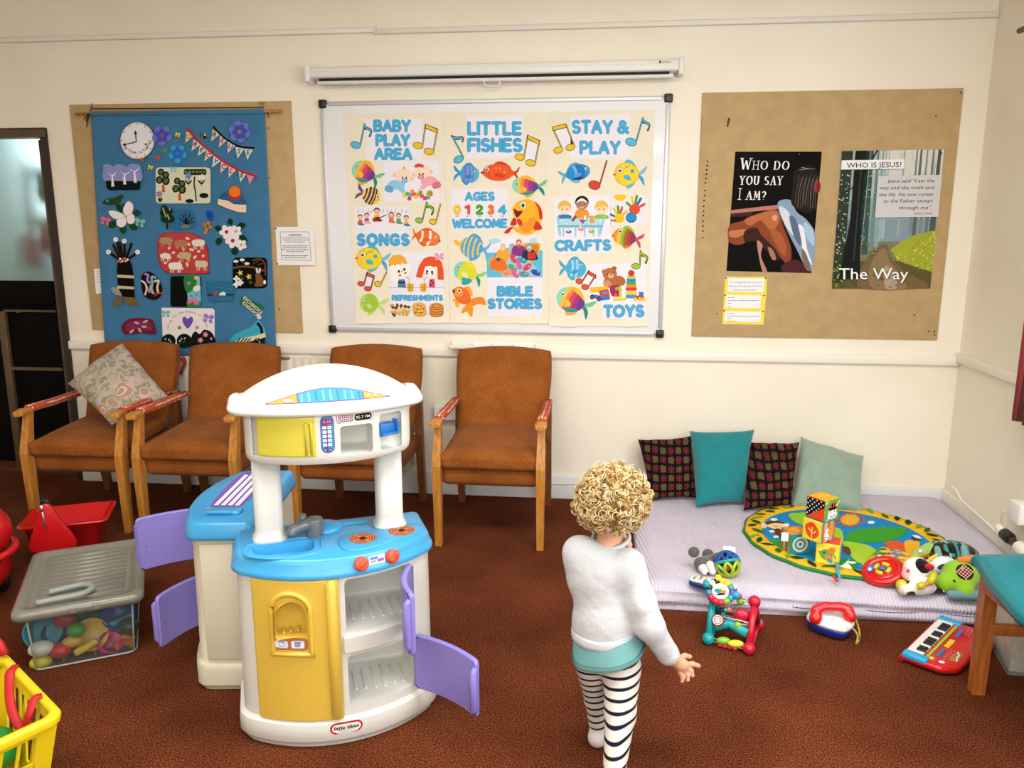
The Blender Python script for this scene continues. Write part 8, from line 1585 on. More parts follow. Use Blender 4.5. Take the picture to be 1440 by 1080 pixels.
# cloth book with jungle animals
b0 = Z(1253, 790, .02); t = thing('cloth_book', 'soft cloth book printed with jungle animals lying on the play mat', 'cloth book', (b0.x, b0.y, MT)); q = [Z(1221, 785, .035), Z(1289, 803, .035), Z(1300, 783, .05), Z(1238, 769, .05)]
V, F = pillow_bm(2, 2, .03, noise=.002, pinch=.03); out = []
for x, y, z in V: u, v = (x+1)/2, (y+1)/2; p = (q[0]*(1-u)+q[1]*u)*(1-v)+(q[3]*(1-u)+q[2]*u)*v; out.append(tuple(p+Vector((0, -.2*z, z))))
B().add(out, F, 0, True).build('pages', mat('yellow_cloth_page', '#dcae34', .9), t)
def bookfn(u, v, l): p = (q[0]*(1-u)+q[1]*u)*(1-v)+(q[3]*(1-u)+q[2]*u)*v; e = max(0, (1-(2*u-1)**2)*(1-(2*v-1)**2))**.42; return p+Vector((0, -.003*e, .0155*e+.0012+l*LAY*.4))
A = Art(bookfn)
for i in range(8):
    for j in range(6):
        c = '#4f8a34' if i < 2 else ('#d8a834' if i > 4 else '#8a8478'); 
        if i <= 5: A.poly([(.03+i*.12, .06+j*.15), (.15+i*.12, .06+j*.15), (.15+i*.12, .21+j*.15), (.03+i*.12, .21+j*.15)], c)
for u, v, r, c in ((.12, .75, .05, '#2a5a24'), (.09, .4, .05, '#7ab44a'), (.25, .75, .06, '#e0a860'), (.28, .45, .06, '#8a5a30'), (.36, .65, .06, '#9aa0a4'), (.42, .35, .07, '#b0b2b4'), (.5, .6, .06, '#9aa0a4'), (.42, .8, .05, '#f0ece0'), (.6, .35, .07, '#eac24a'), (.58, .68, .05, '#e8b840'), (.7, .5, .06, '#e2a030'), (.18, .2, .05, '#e8e0d0')):
    A.ell(u, v, r*1.1, r*1.5, '#2a221a'); A.ell(u, v, r*.92, r*1.28, c); A.ell(u-.015, v+.03, .007, .012, '#141210'); A.ell(u+.02, v+.03, .007, .012, '#141210')
for k in range(16): u = .05+(k*.37) % .62; v = .08+(k*.53) % .84; A.stroke([(u, v), (u+.05, v+.05)], .012, ('#1a1a16', '#f0e8d8', '#3a7a2c')[k % 3])
A.build('animal_print', t, FELT)
# black and white cow with chain links
bd = Vector((2.735, -1.25, .142)); h_ = Vector((2.732, -1.205, .19)); t = thing('plush_cow', 'black and white plush cow with yellow feet slumped at the front of the mattress', 'plush toy', (bd.x, bd.y, MT))
def cowc(c):
    s_ = math.sin(c[0]*61+1)+math.sin(c[1]*57+2.1)+math.sin(c[2]*63+.7); return '#17171a' if s_ > .45 else '#ece8e4'
hd_col = lambda c: '#141416' if ((Vector(c)-h_-Vector((.008, -.02, .02))).length < .031 or (Vector(c)-h_-Vector((.05, -.01, -.02))).length < .024) else ('#f0b8b8' if (Vector(c)-h_-Vector((-.038, -.012, -.018))).length < .03 else '#f0ecea')
b = B(); blob(b, [('e', tuple(bd), (.045, .038, .036)), cap(bd+Vector((-.02, -.01, -.01)), bd+Vector((-.07, -.02, -.013)), .023, .02), cap(bd+Vector((.03, .0, -.01)), bd+Vector((.075, .0, -.02)), .018, .01)], .012, .003, col=cowc); b.build('body', PLUSH, t)
b = B(); blob(b, [('e', tuple(h_), (.052, .045, .045)), ('e', tuple(h_+Vector((-.03, -.015, -.02))), (.032, .03, .026))], .012, .003, col=hd_col); b.build('head', PLUSH, t)
b = B(); c = h_+Vector((.028, -.032, .022)); b.ell(c, (.019, .009, .019), 14, 10, R=Euler((.5, .3, 0)).to_matrix()); b.build('red_ear_patch', mat('red_felt', '#c8282c', .95), t)
for dx, dz in ((.042, .042), (.056, .056)): b = B(); blob(b, [cap(h_+Vector((dx-.012, 0, dz-.014)), h_+Vector((dx+.01, .0, dz+.006)), .0085, .005)], .004, .002); b.build('horn', mat('yellow_felt', '#e0c040', .95), t)
b = B(); c = h_+Vector((-.045, -.03, .002)); b.ell(c, (.008, .005, .008), 10, 8); b.build('cheek', mat('pink_felt', '#d84a5a', .95), t); b = B(); c = bd+Vector((-.083, -.024, -.012)); b.ell(c, (.01, .018, .018), 14, 10); b.build('spotted_sole', mat('cream_spotted_felt', '#e0c8b0', .95, var=.3, vscale=90), t)
YG = mat('yellow_green_link', '#c8c41c', .3); f_ = Vector((2.66, -1.25, .14)); t = thing('toy_links', 'string of yellow and orange plastic toy links draped over the plush cow', 'toy links', (f_.x, f_.y, MT+.02))
b = B(); b.ell((2.664, -1.245, .137), (.022, .022, .023), 16, 10); b.cyl((2.675, -1.25, .135), (2.697, -1.262, .135), .009, n=12); b.build('round_link', YG, t)
l0, l1, l2 = [Vector(at_y(x, y, v)) for x, y, v in ((1295, 822, -1.285), (1309, 818, -1.285), (1314, 806, -1.26))]
for a, c, r, m_ in ((l0-Vector((.012, .0, .008)), l0+Vector((.01, 0, .004)), .014, YG), (l0, l1, .0085, mat('orange_link', '#e8883a', .3)), (l1-Vector((.006, 0, .008)), l2, .0145, YG)): b = B(); b.tube([a, (Vector(a)+Vector(c))/2+Vector((0, -.004, -.002)), c], [r*.9, r, r*.85], 12); b.build('link', m_, t)
# turtle / crocodile plush with patterned back
tb = Vector((2.94, -.98, .166)); t = thing('plush_turtle', 'plush turtle with a patterned dark shell, green sides and orange chin', 'plush toy', (tb.x, tb.y, MT))
b = B(); hx = lambda c: ('#1c1a14', '#3a8a84', '#b8a840', '#1a1814', '#6a4a20', '#14120e', '#8ab0a0', '#2a2418')[int(abs(math.sin(math.floor(c[0]*95)*12.9+math.floor((c[2]-c[1]*.6)*120)*78.2)*43758)) % 8]
blob(b, [('e', tuple(tb), (.098, .07, .055)), ('e', tuple(tb+Vector((.05, .0, -.006))), (.07, .06, .05)), ('h', tuple(tb+Vector((0, 0, -.022))), (0, .35, -1))], .02, .003, col=hx); b.build('shell', PLUSH, t)
b = B(); blob(b, [('e', tuple(tb+Vector((.01, -.02, -.03))), (.085, .06, .036))], .02, .003, col='#8cbc34'); b.build('belly', PLUSH, t)
hh = Vector(at_y(1298, 776, -.99)); b = B(); blob(b, [cap(hh+Vector((-.03, -.01, -.012)), hh+Vector((.03, .012, .005)), .02, .03)], .02, .003, col=lambda c: '#d8742c' if c[2] < hh.z-.002+.25*(c[0]-hh.x) else '#9cc060'); b.build('head', PLUSH, t)
b = B(); b.ell(hh+Vector((-.022, -.026, .012)), (.008, .005, .008), 12, 8); b.build('eye', mat('white_eye', '#f0f0ee', .3), t)
for px, py, s_ in ((1316, 775, 1), (1353, 774, 1)): b = B(); p = Vector(at_y(px, py, -1.03)); blob(b, [cap(p+Vector((0, -.01, .015)), p+Vector((.006, -.02, -.02)), .012, .016)], .01, .003); b.build('flipper', mat('blue_grey_plush', '#7aa4a8', .95), t)
b = B(); p = Vector(at_y(1366, 780, -.96)); blob(b, [cap(p+Vector((-.02, .0, .012)), p+Vector((.008, -.01, -.03)), .014, .018)], .01, .003); b.build('tail', mat('rust_plush', '#b0502c', .95), t)
# pale bird-like plush between the cow and the dinosaur
wb = Vector((2.872, -1.1, .16)); t = thing('plush_bird', 'white plush with a dark leaf spot squeezed between cow and dinosaur', 'plush toy', (wb.x, wb.y, MT)); b = B(); blob(b, [('e', tuple(wb), (.062, .04, .04)), ('e', tuple(wb+Vector((.03, .0, -.02))), (.05, .04, .035))], .02, .003, col='#dfe6ea'); b.build('body', PLUSH, t)
b = B(); b.ell(wb+Vector((-.016, -.037, .016)), (.022, .006, .01), 16, 8, R=Euler((0, -.35, 0)).to_matrix()); b.build('leaf_spot', mat('dark_green_felt', '#2f4438', .95), t)
# lime dinosaur
dc = Vector((2.892, -1.19, .163)); t = thing('plush_dinosaur', 'lime green plush dinosaur with a checked patch, beside the stool leg', 'plush toy', (dc.x, dc.y, MT)); hd = Vector((2.842, -1.215, .15))
b = B(); blob(b, [('e', tuple(dc), (.062, .055, .062)), ('e', tuple(dc+Vector((.05, .03, .0))), (.06, .055, .056)), cap(hd+Vector((.05, .01, .004)), hd+Vector((-.002, -.01, -.002)), .042, .034), ('e', tuple(hd+Vector((-.016, -.012, -.006))), (.03, .032, .03)), cap(dc+Vector((.012, -.03, -.01)), dc+Vector((.0, -.07, -.035)), .033, .03)], .02, .0032, col='#8fc02c'); b.build('body', PLUSH, t)
b = B(); blob(b, [cap(dc+Vector((-.055, -.085, -.042)), dc+Vector((.04, -.085, -.042)), .018, .018)], .02, .003, col='#6f9aa4'); b.build('blue_foot', PLUSH, t)
b = B(); blob(b, [cap(hd+Vector((.03, -.01, .04)), hd+Vector((.05, .0, .055)), .012, .016)], .01, .0025, col='#7fb0b0'); b.build('ear', PLUSH, t)
b = B(); b.ell(hd+Vector((.008, -.036, .016)), (.006, .005, .007), 12, 8); b.build('eye', BLACKP, t)
nrm = Vector((-.2, -.8, .56)).normalized(); x_ = Vector((1, -.1, .07)); x_ = (x_-nrm*x_.dot(nrm)).normalized(); y_ = nrm.cross(x_); pc_ = dc+Vector((.0, -.0475, .0375)); A = Art(on_frame(Matrix(((x_.x, y_.x, nrm.x, pc_.x), (x_.y, y_.y, nrm.y, pc_.y), (x_.z, y_.z, nrm.z, pc_.z), (0, 0, 0, 1))))); A.ell(0, 0, .0305, .0305, '#1c1816', n=24); A.L = 1
for i in range(-4, 5):
    for j in range(-4, 5):
        if (i+j) % 2 == 0 and i*i+j*j < 17: A.rect(i*.0066-.0033, j*.0066-.0033, i*.0066+.0033, j*.0066+.0033, '#d89a84')
A.build('checked_patch', t, FELT)
b = B(); blob(b, [cap(dc+Vector((.0, -.0, .065)), dc+Vector((.06, .0, .072)), .012, .016)], .01, .003, col='#e0803a'); b.build('orange_spine', PLUSH, t)
# ---------------------------------------------------------------- toys on the carpet in front of the mattress
def Fz(px, py, h=0.0): return Vector(at_z(px, py, h))
# activity frame
TEAL_ = mat('teal_toy_plastic', '#14989c', .3); REDP = mat('cherry_red_plastic', '#c01830', .25); STEEL = mat('clear_rod_plastic', '#c8c4c0', .2, .3)
t = thing('activity_frame', 'red and teal activity frame with beads and rods on the carpet', 'activity toy', (2.0, -1.5, 0))
fl, fr_, br_ = Fz(996, 898, .022), Fz(1053, 912, .022), Fz(1066, 878, .022); back = br_-fr_; bl_ = fl+back; tr = Vector(at_y(1061, 846, (fr_+br_).y/2)); tl_ = Vector(at_y(1003, 838, (fl+bl_).y/2)); tl_.z = tr.z
for (a, c, e), m_, nm in (((fr_, br_, tr), REDP, 'red_end'), ((fl, bl_, tl_), TEAL_, 'teal_end')):
    b = B()
    for p_, q_ in ((a, e), (c, e), (a, c)): b.tube([p_, q_], .0125, 12)
    for p_ in (a, c, e): b.ell(p_, (.0225,)*3, 18, 12)
    b.build(nm, m_, t)
for k, (p_, q_) in enumerate(((fl, fr_), (bl_, br_), (tl_, tr), (fl.lerp(tl_, .5), fr_.lerp(tr, .5)))):
    for o_ in (-.006, .006): b = B(); b.cyl(p_+Vector((0, 0, o_)), q_+Vector((0, 0, o_)), .0022, n=8); b.build('rod', STEEL, t)
bead = lambda p_, r, c, nm='bead': B().ell(p_, r, 14, 10).build(nm, mat(nm+'_plastic', c, .3), t)
bead(fl.lerp(fr_, .38)+Vector((0, 0, .006)), (.026, .014, .014), '#7ab42c'); bead(fl.lerp(fr_, .68)+Vector((0, 0, .006)), (.03, .014, .014), '#e8c832'); bead(fl.lerp(fr_, .53), (.006, .013, .013), '#17171a')
for k in range(4): bead(fl.lerp(fr_, .3+k*.12)+Vector((0, -.004, -.012)), (.011, .007, .008), '#c8203a')
b = B(); m_ = fl.lerp(tl_, .42).lerp(fr_.lerp(tr, .42), .5); dd = (fr_-fl).normalized(); b.tube([fl.lerp(tl_, .3)+dd*.02, m_+Vector((0, .01, -.005)), fr_.lerp(tr, .3)-dd*.01], [.02, .017, .018], 12); b.build('teal_drum', TEAL_, t)
# round dial on the front
up = (tl_-(fl+bl_)/2).normalized(); fn_ = dd.cross((tl_-fl).normalized()); fn_ = fn_ if fn_.y < 0 else -fn_; dcn = Vector(fl.lerp(tl_, .42)+dd*.03)+fn_*.016; TD = Matrix.Translation(dcn) @ fn_.to_track_quat('Z', 'Y').to_matrix().to_4x4()
b = B(); b.lathe([(.018, -.004), (.022, 0), (.02, .004), (.001, .005)], 20, T=TD); b.build('dial', REDP, t); A = Art(on_frame(TD @ Matrix.Translation((0, 0, .0055))))
for r, c in ((.0175, '#f0ece8'), (.0145, '#1c1a1c'), (.0115, '#f0ece8'), (.0085, '#c89088'), (.005, '#e8d8d4')): A.ell(0, 0, r, r, c)
A.build('dial_rings', t)
red_c = fr_.lerp(tr, .62)-dd*.035; b = B(); b.ell(red_c+Vector((0, .01, 0)), (.032, .02, .026), 16, 10); b.build('red_cylinder', REDP, t)
for p_, c, r in ((tr-dd*.05+Vector((0, 0, -.012)), '#7ab42c', .014), (tr-dd*.055+Vector((0, 0, .006)), '#c8305a', .012), (fr_.lerp(tr, .45)-dd*.05+Vector((0, -.01, 0)), '#8cbc3a', .013), (br_+Vector((-.01, -.01, .03)), '#e8c832', .012), (br_+Vector((0, -.01, .016)), '#48a8c8', .012)): bead(p_, (r, r*.8, r), c)
# rattle ring resting on the frame
rc = Vector(at_y(1013, 832, tl_.y-.03)); t = thing('rattle_ring', 'round baby rattle ring of coloured segments resting on the activity frame', 'rattle', tuple(rc)); TR_ = Matrix.Translation(rc) @ Matrix.Rotation(-.15, 4, 'Y') @ Matrix.Rotation(.75, 4, 'X'); segs = ('#e8c832', '#e8c832', '#14161a', '#f0ece8', '#14161a', '#2a8ab0', '#c8283a', '#c8283a', '#c8283a', '#7ab42c', '#2a98a0', '#5a4aa8', '#2a98a0')
for k, c in enumerate(segs):
    a0, a1 = 2*PI*k/len(segs)+.5, 2*PI*(k+1)/len(segs)+.5; b = B(); b.tube([TR_ @ Vector((.041*math.cos(a0+(a1-a0)*j/5), .041*math.sin(a0+(a1-a0)*j/5), 0)) for j in range(6)], [.0105, .013, .0125, .0125, .013, .0105], 10); b.build('ring_segment', mat('ring_segment_plastic', c, .35), t)
b = B(); b.lathe([(.03, -.006), (.033, 0), (.03, .006), (.001, .008)], 20, T=TR_); b.build('mirror_centre', mat('pale_disc', '#e4dcd8', .4), t); A = Art(on_frame(TR_ @ Matrix.Translation((0, 0, .0084)))); A.ell(-.006, 0, .015, .009, '#2a8a9a', 20); A.ell(.01, .006, .011, .007, '#e07a4a', -15); A.ell(.004, -.01, .012, .005, '#e8d040', 10); A.ell(0, .013, .016, .004, '#141414'); A.build('picture', t)
for dx, c, dy in ((.052, '#2a9ac0', -.02), (-.045, '#1f9aa0', .03), (.0, '#e8c832', .05)): b = B(); b.ell(TR_ @ Vector((dx, dy, .004)), (.015, .015, .015), 14, 10); b.build('knob', mat('rattle_knob_plastic', c, .3), t)
for k in range(3):
    b = B(); p_ = TR_ @ Vector((.012*k-.01, -.06, -.02)); b.cyl(p_, p_+Vector((.014, .004, -.004)), .008, n=12); b.build('strap_bead', mat('strap_bead_plastic', ('#17181c', '#2a98b0', '#e8743a')[k], .4), t)
# telephone
p0, p1 = Fz(1143, 885), Fz(1196, 900); ax = (p1-p0).normalized(); ctr = Fz(1170, 893)+Vector((0, .02, 0)); T_ = Matrix.Translation((ctr.x, ctr.y, 0)) @ Matrix.Rotation(math.atan2(ax.y, ax.x)-.12, 4, 'Z'); t = thing('toy_telephone', 'white and navy toy telephone with a red handset on the carpet', 'toy telephone', (ctr.x, ctr.y, 0))
ol = spline([(-.085, .0), (-.07, -.048), (0, -.062), (.06, -.05), (.074, -.02), (.074, .03), (.055, .055), (0, .06), (-.065, .045)], 5); sc = lambda s, z, dx=0: [T_ @ Vector((x*s+dx, y*s, z+.0)) for x, y in ol]
b = B(); b.ring_surface([sc(.72, .004), sc(.9, .012), sc(.98, .03), sc(1.0, .042)]); b.build('navy_base', mat('navy_phone_plastic', '#14308a', .25), t)
b = B(); b.ring_surface([sc(1.005, .042), sc(1.0, .05), sc(.95, .06), [T_ @ Vector((x*.82, y*.8, .066+max(0, -x)*.14)) for x, y in ol], [T_ @ Vector((x*.45, y*.45, .069+max(0, -x)*.16)) for x, y in ol]]); b.box((.038, -.016, .063), (.05, .05, .02), .005, T=T_ @ Matrix.Rotation(.12, 4, 'Y')); b.build('white_top', mat('white_phone_plastic', '#f0eeee', .25), t)
h0, h1 = T_ @ Vector((-.045, -.042, .085)), T_ @ Vector((.05, .02, .1)); mid = (h0+h1)/2+Vector((0, 0, .016)); b = B(); hp = spline([h0+Vector((0, 0, .004)), h0.lerp(mid, .5)+Vector((0, 0, .011)), mid, mid.lerp(h1, .5)+Vector((0, 0, .007)), h1], 4, False); blob(b, [cap(hp[i], hp[i+1], .0165-.004*math.sin(PI*i/(len(hp)-1)), .0165-.004*math.sin(PI*(i+1)/(len(hp)-1))) for i in range(0, len(hp)-1)]+[cap(h0+Vector((0, 0, 0)), h0+Vector((-.002, -.012, -.02)), .019, .024), cap(h1, h1+Vector((.004, -.012, -.018)), .019, .023)], .01, .0025); b.build('handset', mat('translucent_red_plastic', '#d81c22', .2, spec=.6), t)
for x, y, c in ((-.062, .03, '#2a6aa8'), (-.04, .045, '#e8c832'), (-.015, .05, '#c8282c'), (-.05, .01, '#5a9a4a')): b = B(); b.ell(T_ @ Vector((x, y, .08)), (.013, .011, .008), 12, 8); b.build('button', mat('phone_button', c, .3), t)
b = B(); e0 = T_ @ Vector((.072, .0, .05)); b.tube(spline([h1+Vector((.014, 0, .0)), Fz(1206, 878, .05), Fz(1209, 892, .03), Fz(1208, 900, .004), Fz(1204, 905, .004), Fz(1206, 893, .03), e0], 5, False), .0035, 8); b.build('cord', mat('olive_yellow_cord', '#a8983c', .6), t)
# keyboard
kq = [Fz(1272, 912, .03), Fz(1340, 931, .03), Fz(1385, 878, .03), Fz(1318, 868, .03)]; ux = (kq[3]-kq[0]).normalized(); uy = Vector((ux.y, -ux.x, 0)); ctr = kq[0]; LX = .36; LY = .2; T_ = Matrix(((ux.x, uy.x, 0, ctr.x), (ux.y, uy.y, 0, ctr.y), (0, 0, 1, 0), (0, 0, 0, 1))); T_ = Matrix.Translation((-.012, -.042, 0)) @ T_ @ Matrix.Scale(.8, 4, (0, 1, 0))
t = thing('toy_keyboard', 'red toy keyboard with black and white keys on the carpet by the stool', 'toy keyboard', (ctr.x, ctr.y, 0)); ol = spline([(-.012, 0), (-.012, .12), (.0, .16), (.04, .2), (.12, .208), (.24, .208), (.32, .192), (.362, .16), (.375, .12), (.375, .0), (.36, -.016), (.003, -.016)], 4); sc = lambda s, z: [T_ @ Vector((.18+(x-.18)*s, .1+(y-.1)*s, z)) for x, y in ol]
b = B(); b.ring_surface([sc(.93, .006), sc(.98, .012), sc(1, .02), sc(.995, .028), sc(.97, .034), sc(.9, .036)]); b.build('case', RED, t); b = B(); b.ring_surface([sc(.92, .0005), sc(.93, .007)]); b.build('underside', BLACKP, t)
b = B()
for k in range(15): b.box((.032+k*.0208, .03, .039), (.0196, .066, .01), .002, T=T_)
b.build('white_keys', mat('white_key_plastic', '#ece8e8', .3), t)
for k in (0, 1, 3, 4, 5, 7, 8, 10, 11, 12): B().box((.0424+k*.0208+.0, .046, .047), (.0125, .036, .009), .002, T=T_).build('black_key', BLACKP, t)
for k in range(15): B().box((.035+k*.0205, .078, .0385), (.015, .012, .006), .002, T=T_).build('lime_button', mat('lime_key', '#a8c83a', .35) if k == 0 else bpy.data.materials['lime_key'], t)
for x0, n, c, y in ((.06, 4, 'blue', .108), (.15, 4, 'yellow', .108), (.25, 4, 'blue', .108)):
    for k in range(n): B().box((x0+k*.0175, y, .038), (.014, .022 if c == 'yellow' else .014, .006), .002, T=T_).build(c+'_button', bcol[c], t)
for x in (.004, .356): B().box((x, .04, .033), (.036, .1, .022), .006, T=T_).build('blue_grip', mat('sky_blue_grip', '#2fa8dc', .35), t)
b = B(); b.box((.1, .165, .036), (.075, .035, .004), .003, T=T_); b.build('gold_label', mat('gold_label', '#a8783c', .4), t); A = Art(on_frame(T_ @ Matrix.Translation((0, 0, .0385))))
A.stroke([(.068, -.178), (.09, -.17), (.11, -.172), (.132, -.158)], .006, '#f0ece8')
for k in range(12): A.ell(.05+k*.008, -.135-.006*math.sin(k*2.1), .0028, .0018, '#e8d8d8', k*40, 8); A.ell(.28+k*.006, -.135-.01*math.sin(k*1.7), .0024, .0018, '#e8d8d8', k*40, 8)
A.build('printed_marks', t); b = B(); b.ell(T_ @ Vector((.028, .095, .037)), (.009, .009, .005), 12, 8); b.build('yellow_button', bcol['yellow'], t); b = B(); b.ell(T_ @ Vector((.028, .135, .036)), (.01, .008, .004), 12, 8); b.build('white_button', mat('white_key_button', '#f0ecec', .3), t)
b = B(); hpts = [T_ @ Vector((x, y, z)) for x, y, z in ((.15, .2, .03), (.16, .222, .034), (.19, .232, .036), (.27, .23, .036), (.3, .215, .034), (.315, .18, .03))]; b.tube(spline(hpts, 5, False), .016, 12); b.build('carry_handle', RED, t)
# ---------------------------------------------------------------- clear toy crate with a grey lid
L0, L1 = Vector((-.429, -2.031, 0)), Vector((-.089, -1.832, 0)); cu = (L1-L0).normalized(); cv = Vector((-cu.y, cu.x, 0)); CWd, CD, CH = (L1-L0).length, .56, .218
T_ = Matrix(((cu.x, cv.x, 0, L0.x), (cu.y, cv.y, 0, L0.y), (0, 0, 1, 0), (0, 0, 0, 1))); cr = thing('toy_crate', 'clear plastic crate of pretend food with a grey ribbed lid', 'storage crate', tuple(T_ @ Vector((CWd/2, CD/2, 0))))
CRATE = clear_plastic('clear_crate_plastic', '#dfe4e2', .07, .15); LIDM = mat('grey_lid_plastic', '#7d7a70', .22, spec=.7)
ring = lambda i, z, r=.03: [T_ @ Vector((x, y, z)) for x, y in rrect(i, i, CWd-i, CD-i, r, 4)]
b = B(); b.ring_surface([ring(.038, .004), ring(.036, .012), ring(.026, .2), ring(.024, .216)], True, False); b.add([tuple(p) for p in ring(.038, .004)], [list(range(20))]); b.build('tub', CRATE, cr); b = B(); b.tube(ring(.037, .006), .0035, 6, closed=True)
for k in (2, 7, 12, 17): b.tube([ring(.037, .006)[k], ring(.026, .21)[k]], .0035, 6)
b.build('tub_edges', clear_plastic('clear_crate_edge', '#dfe4e0', .5, .2), cr)
b = B(); b.ring_surface([ring(.01, .2), ring(.0, .202), ring(-.006, .215), ring(-.004, .232), ring(.006, .238), ring(.03, .238), ring(.036, .23), ring(.05, .229)], True, True); b.build('lid', LIDM, cr)
for k in range(11): b = B(); b.tube([T_ @ Vector((.06, .075+k*.04, .228)), T_ @ Vector((CWd-.06, .075+k*.04, .229))], .0095, 8, squash=.8); b.build('lid_rib', LIDM, cr)
for u in (.18, .25): b = B(); b.box((u, -.003, .218), (.022, .008, .022), .003, T=T_); b.build('lid_catch', LIDM, cr)
b = B(); pts = spline([T_ @ Vector(p) for p in ((.07, .035, .25), (.14, .037, .252), (.2, .042, .252), (.232, .07, .252), (.232, .1, .252), (.2, .125, .252), (.15, .12, .25), (.1, .115, .248))], 5, False); b.tube(pts, [.0105+.0012*(k % 5 == 0) for k in range(len(pts))], 10); b.build('handle', mat('grey_ribbed_handle', '#8f9490', .4), cr)
FOOD = {}
def crp(px, py, dep): # point on a plane parallel to the crate front, dep behind it
    d = ray(px, py); n_ = np.array(cv); o = np.array(L0)+n_*dep; return Vector(CAM+d*((o-CAM)@n_)/(d@n_))
def food(name, lab, cat, c, col, shape): b = B(); shape(b, c); o = b.build(name, mat(name+'_plastic', col, .32)); tag(o, lab, cat); return o
E_ = lambda r, R=None: (lambda b, c: b.ell(c, [q*1.15 for q in r], 20, 14, R=R)); Rz = Matrix.Rotation(.53, 3, 'Z')
food('toy_egg', 'white toy egg at the front left of the clear crate', 'toy food', crp(58, 912, .085), '#e6e4e0', E_((.036, .026, .024), Rz)); food('toy_lemon', 'yellow toy lemon under the white egg in the crate', 'toy food', crp(58, 931, .085), '#d8c428', E_((.032, .026, .022), Rz)); food('toy_tomato', 'red toy tomato in the middle left of the crate', 'toy food', crp(85, 914, .08), '#c8302c', E_((.03, .028, .024)))
food('toy_avocado', 'dark green toy avocado at the right of the crate', 'toy food', crp(180, 880, .09), '#17402a', E_((.034, .026, .024))); food('toy_apple', 'dark red toy apple high in the crate, left of the middle', 'toy food', crp(90, 869, .12), '#a8242c', E_((.036, .03, .03))); food('toy_pepper', 'bright green toy pepper in the upper middle of the crate', 'toy food', crp(107, 886, .09), '#3aa02c', E_((.027, .024, .022))); food('toy_corn', 'short yellow toy corn cob left of the yellow plates in the crate', 'toy food', crp(102, 902, .085), '#e0ae30', E_((.03, .02, .018), Rz))
def bowl(r, d, rot): return lambda b, c: b.lathe([(r*.45, -d/2), (r*.8, -d*.25), (r, d/2), (r*.94, d/2), (r*.7, -d*.15), (.001, -d*.35)], 28, T=Matrix.Translation(c) @ Euler(rot).to_matrix().to_4x4())
food('toy_bowl', 'light blue toy bowl standing on edge at the left of the crate', 'toy bowl', crp(60, 886, .15), '#3a9ab4', bowl(.062, .05, (1.3, .3, .6))); food('toy_bowl', 'navy toy bowl in the middle of the crate', 'toy bowl', crp(82, 893, .15), '#1c2f70', bowl(.05, .05, (.5, .2, 0))); food('toy_plate', 'dark green toy plate on edge behind the light blue bowl in the crate', 'toy plate', crp(66, 884, .17), '#1f6a5a', bowl(.062, .015, (1.4, .0, .9)))
for k, (px, py, dz, rot, rr_) in enumerate(((128, 892, .11, (1.0, .75, .3), .058), (112, 922, .1, (.15, .1, 0), .055), (108, 930, .1, (.1, .05, 0), .06), (184, 915, .12, (.9, .7, .5), .05))): food('toy_plate', ('yellow toy plate tilted on edge in the middle of the crate', 'yellow toy plate lying flat, upper of the two at the bottom of the crate', 'yellow toy plate lying flat, lower of the two at the bottom of the crate', 'yellow toy plate at the bottom right corner of the crate')[k], 'toy plate', crp(px, py, dz), '#dcae2c', bowl(rr_, .014, rot))
food('toy_cup', 'pink toy cup lying at the bottom right of the crate', 'toy cup', crp(152, 908, .095), '#c8287a', bowl(.042, .06, (.5, .6, .4))); food('toy_cup', 'orange toy cup under the green avocado in the crate', 'toy cup', crp(175, 901, .1), '#e8822a', bowl(.03, .05, (1.7, .0, .5))); food('toy_tray', 'turquoise toy tray slanting across the right of the crate', 'toy tray', crp(156, 884, .14), '#2a9c98', lambda b, c: b.box((0, 0, 0), (.17, .012, .05), .005, T=Matrix.Translation(c) @ Matrix.Rotation(.53, 4, 'Z') @ Matrix.Rotation(-.28, 4, 'Y')))
food('toy_pan', 'deep blue toy pan at the upper right of the crate', 'toy pan', crp(168, 864, .15), '#1a4a9c', bowl(.06, .04, (.9, .2, .3))); food('toy_bowl', 'dark teal toy bowl at the top of the crate behind the tray', 'toy bowl', crp(125, 868, .2), '#14605a', bowl(.075, .05, (.9, -.2, .2))); food('toy_spoon', 'purple toy spoon at the bottom left of the crate', 'toy spoon', crp(75, 932, .09), '#4a2f8a', lambda b, c: b.tube([c+cu*-.02, c+cu*.05+Vector((0, 0, -.012))], [.009, .005], 8))
food('toy_banana', 'yellow toy banana curving beside the tilted plate in the crate', 'toy food', crp(122, 910, .075), '#e8c040', lambda b, c: b.tube(spline([c+cu*-.04+Vector((0, 0, -.016)), c, c+cu*.035+Vector((0, 0, .02))], 5, False), [.008]+[.014]*9+[.007], 10))
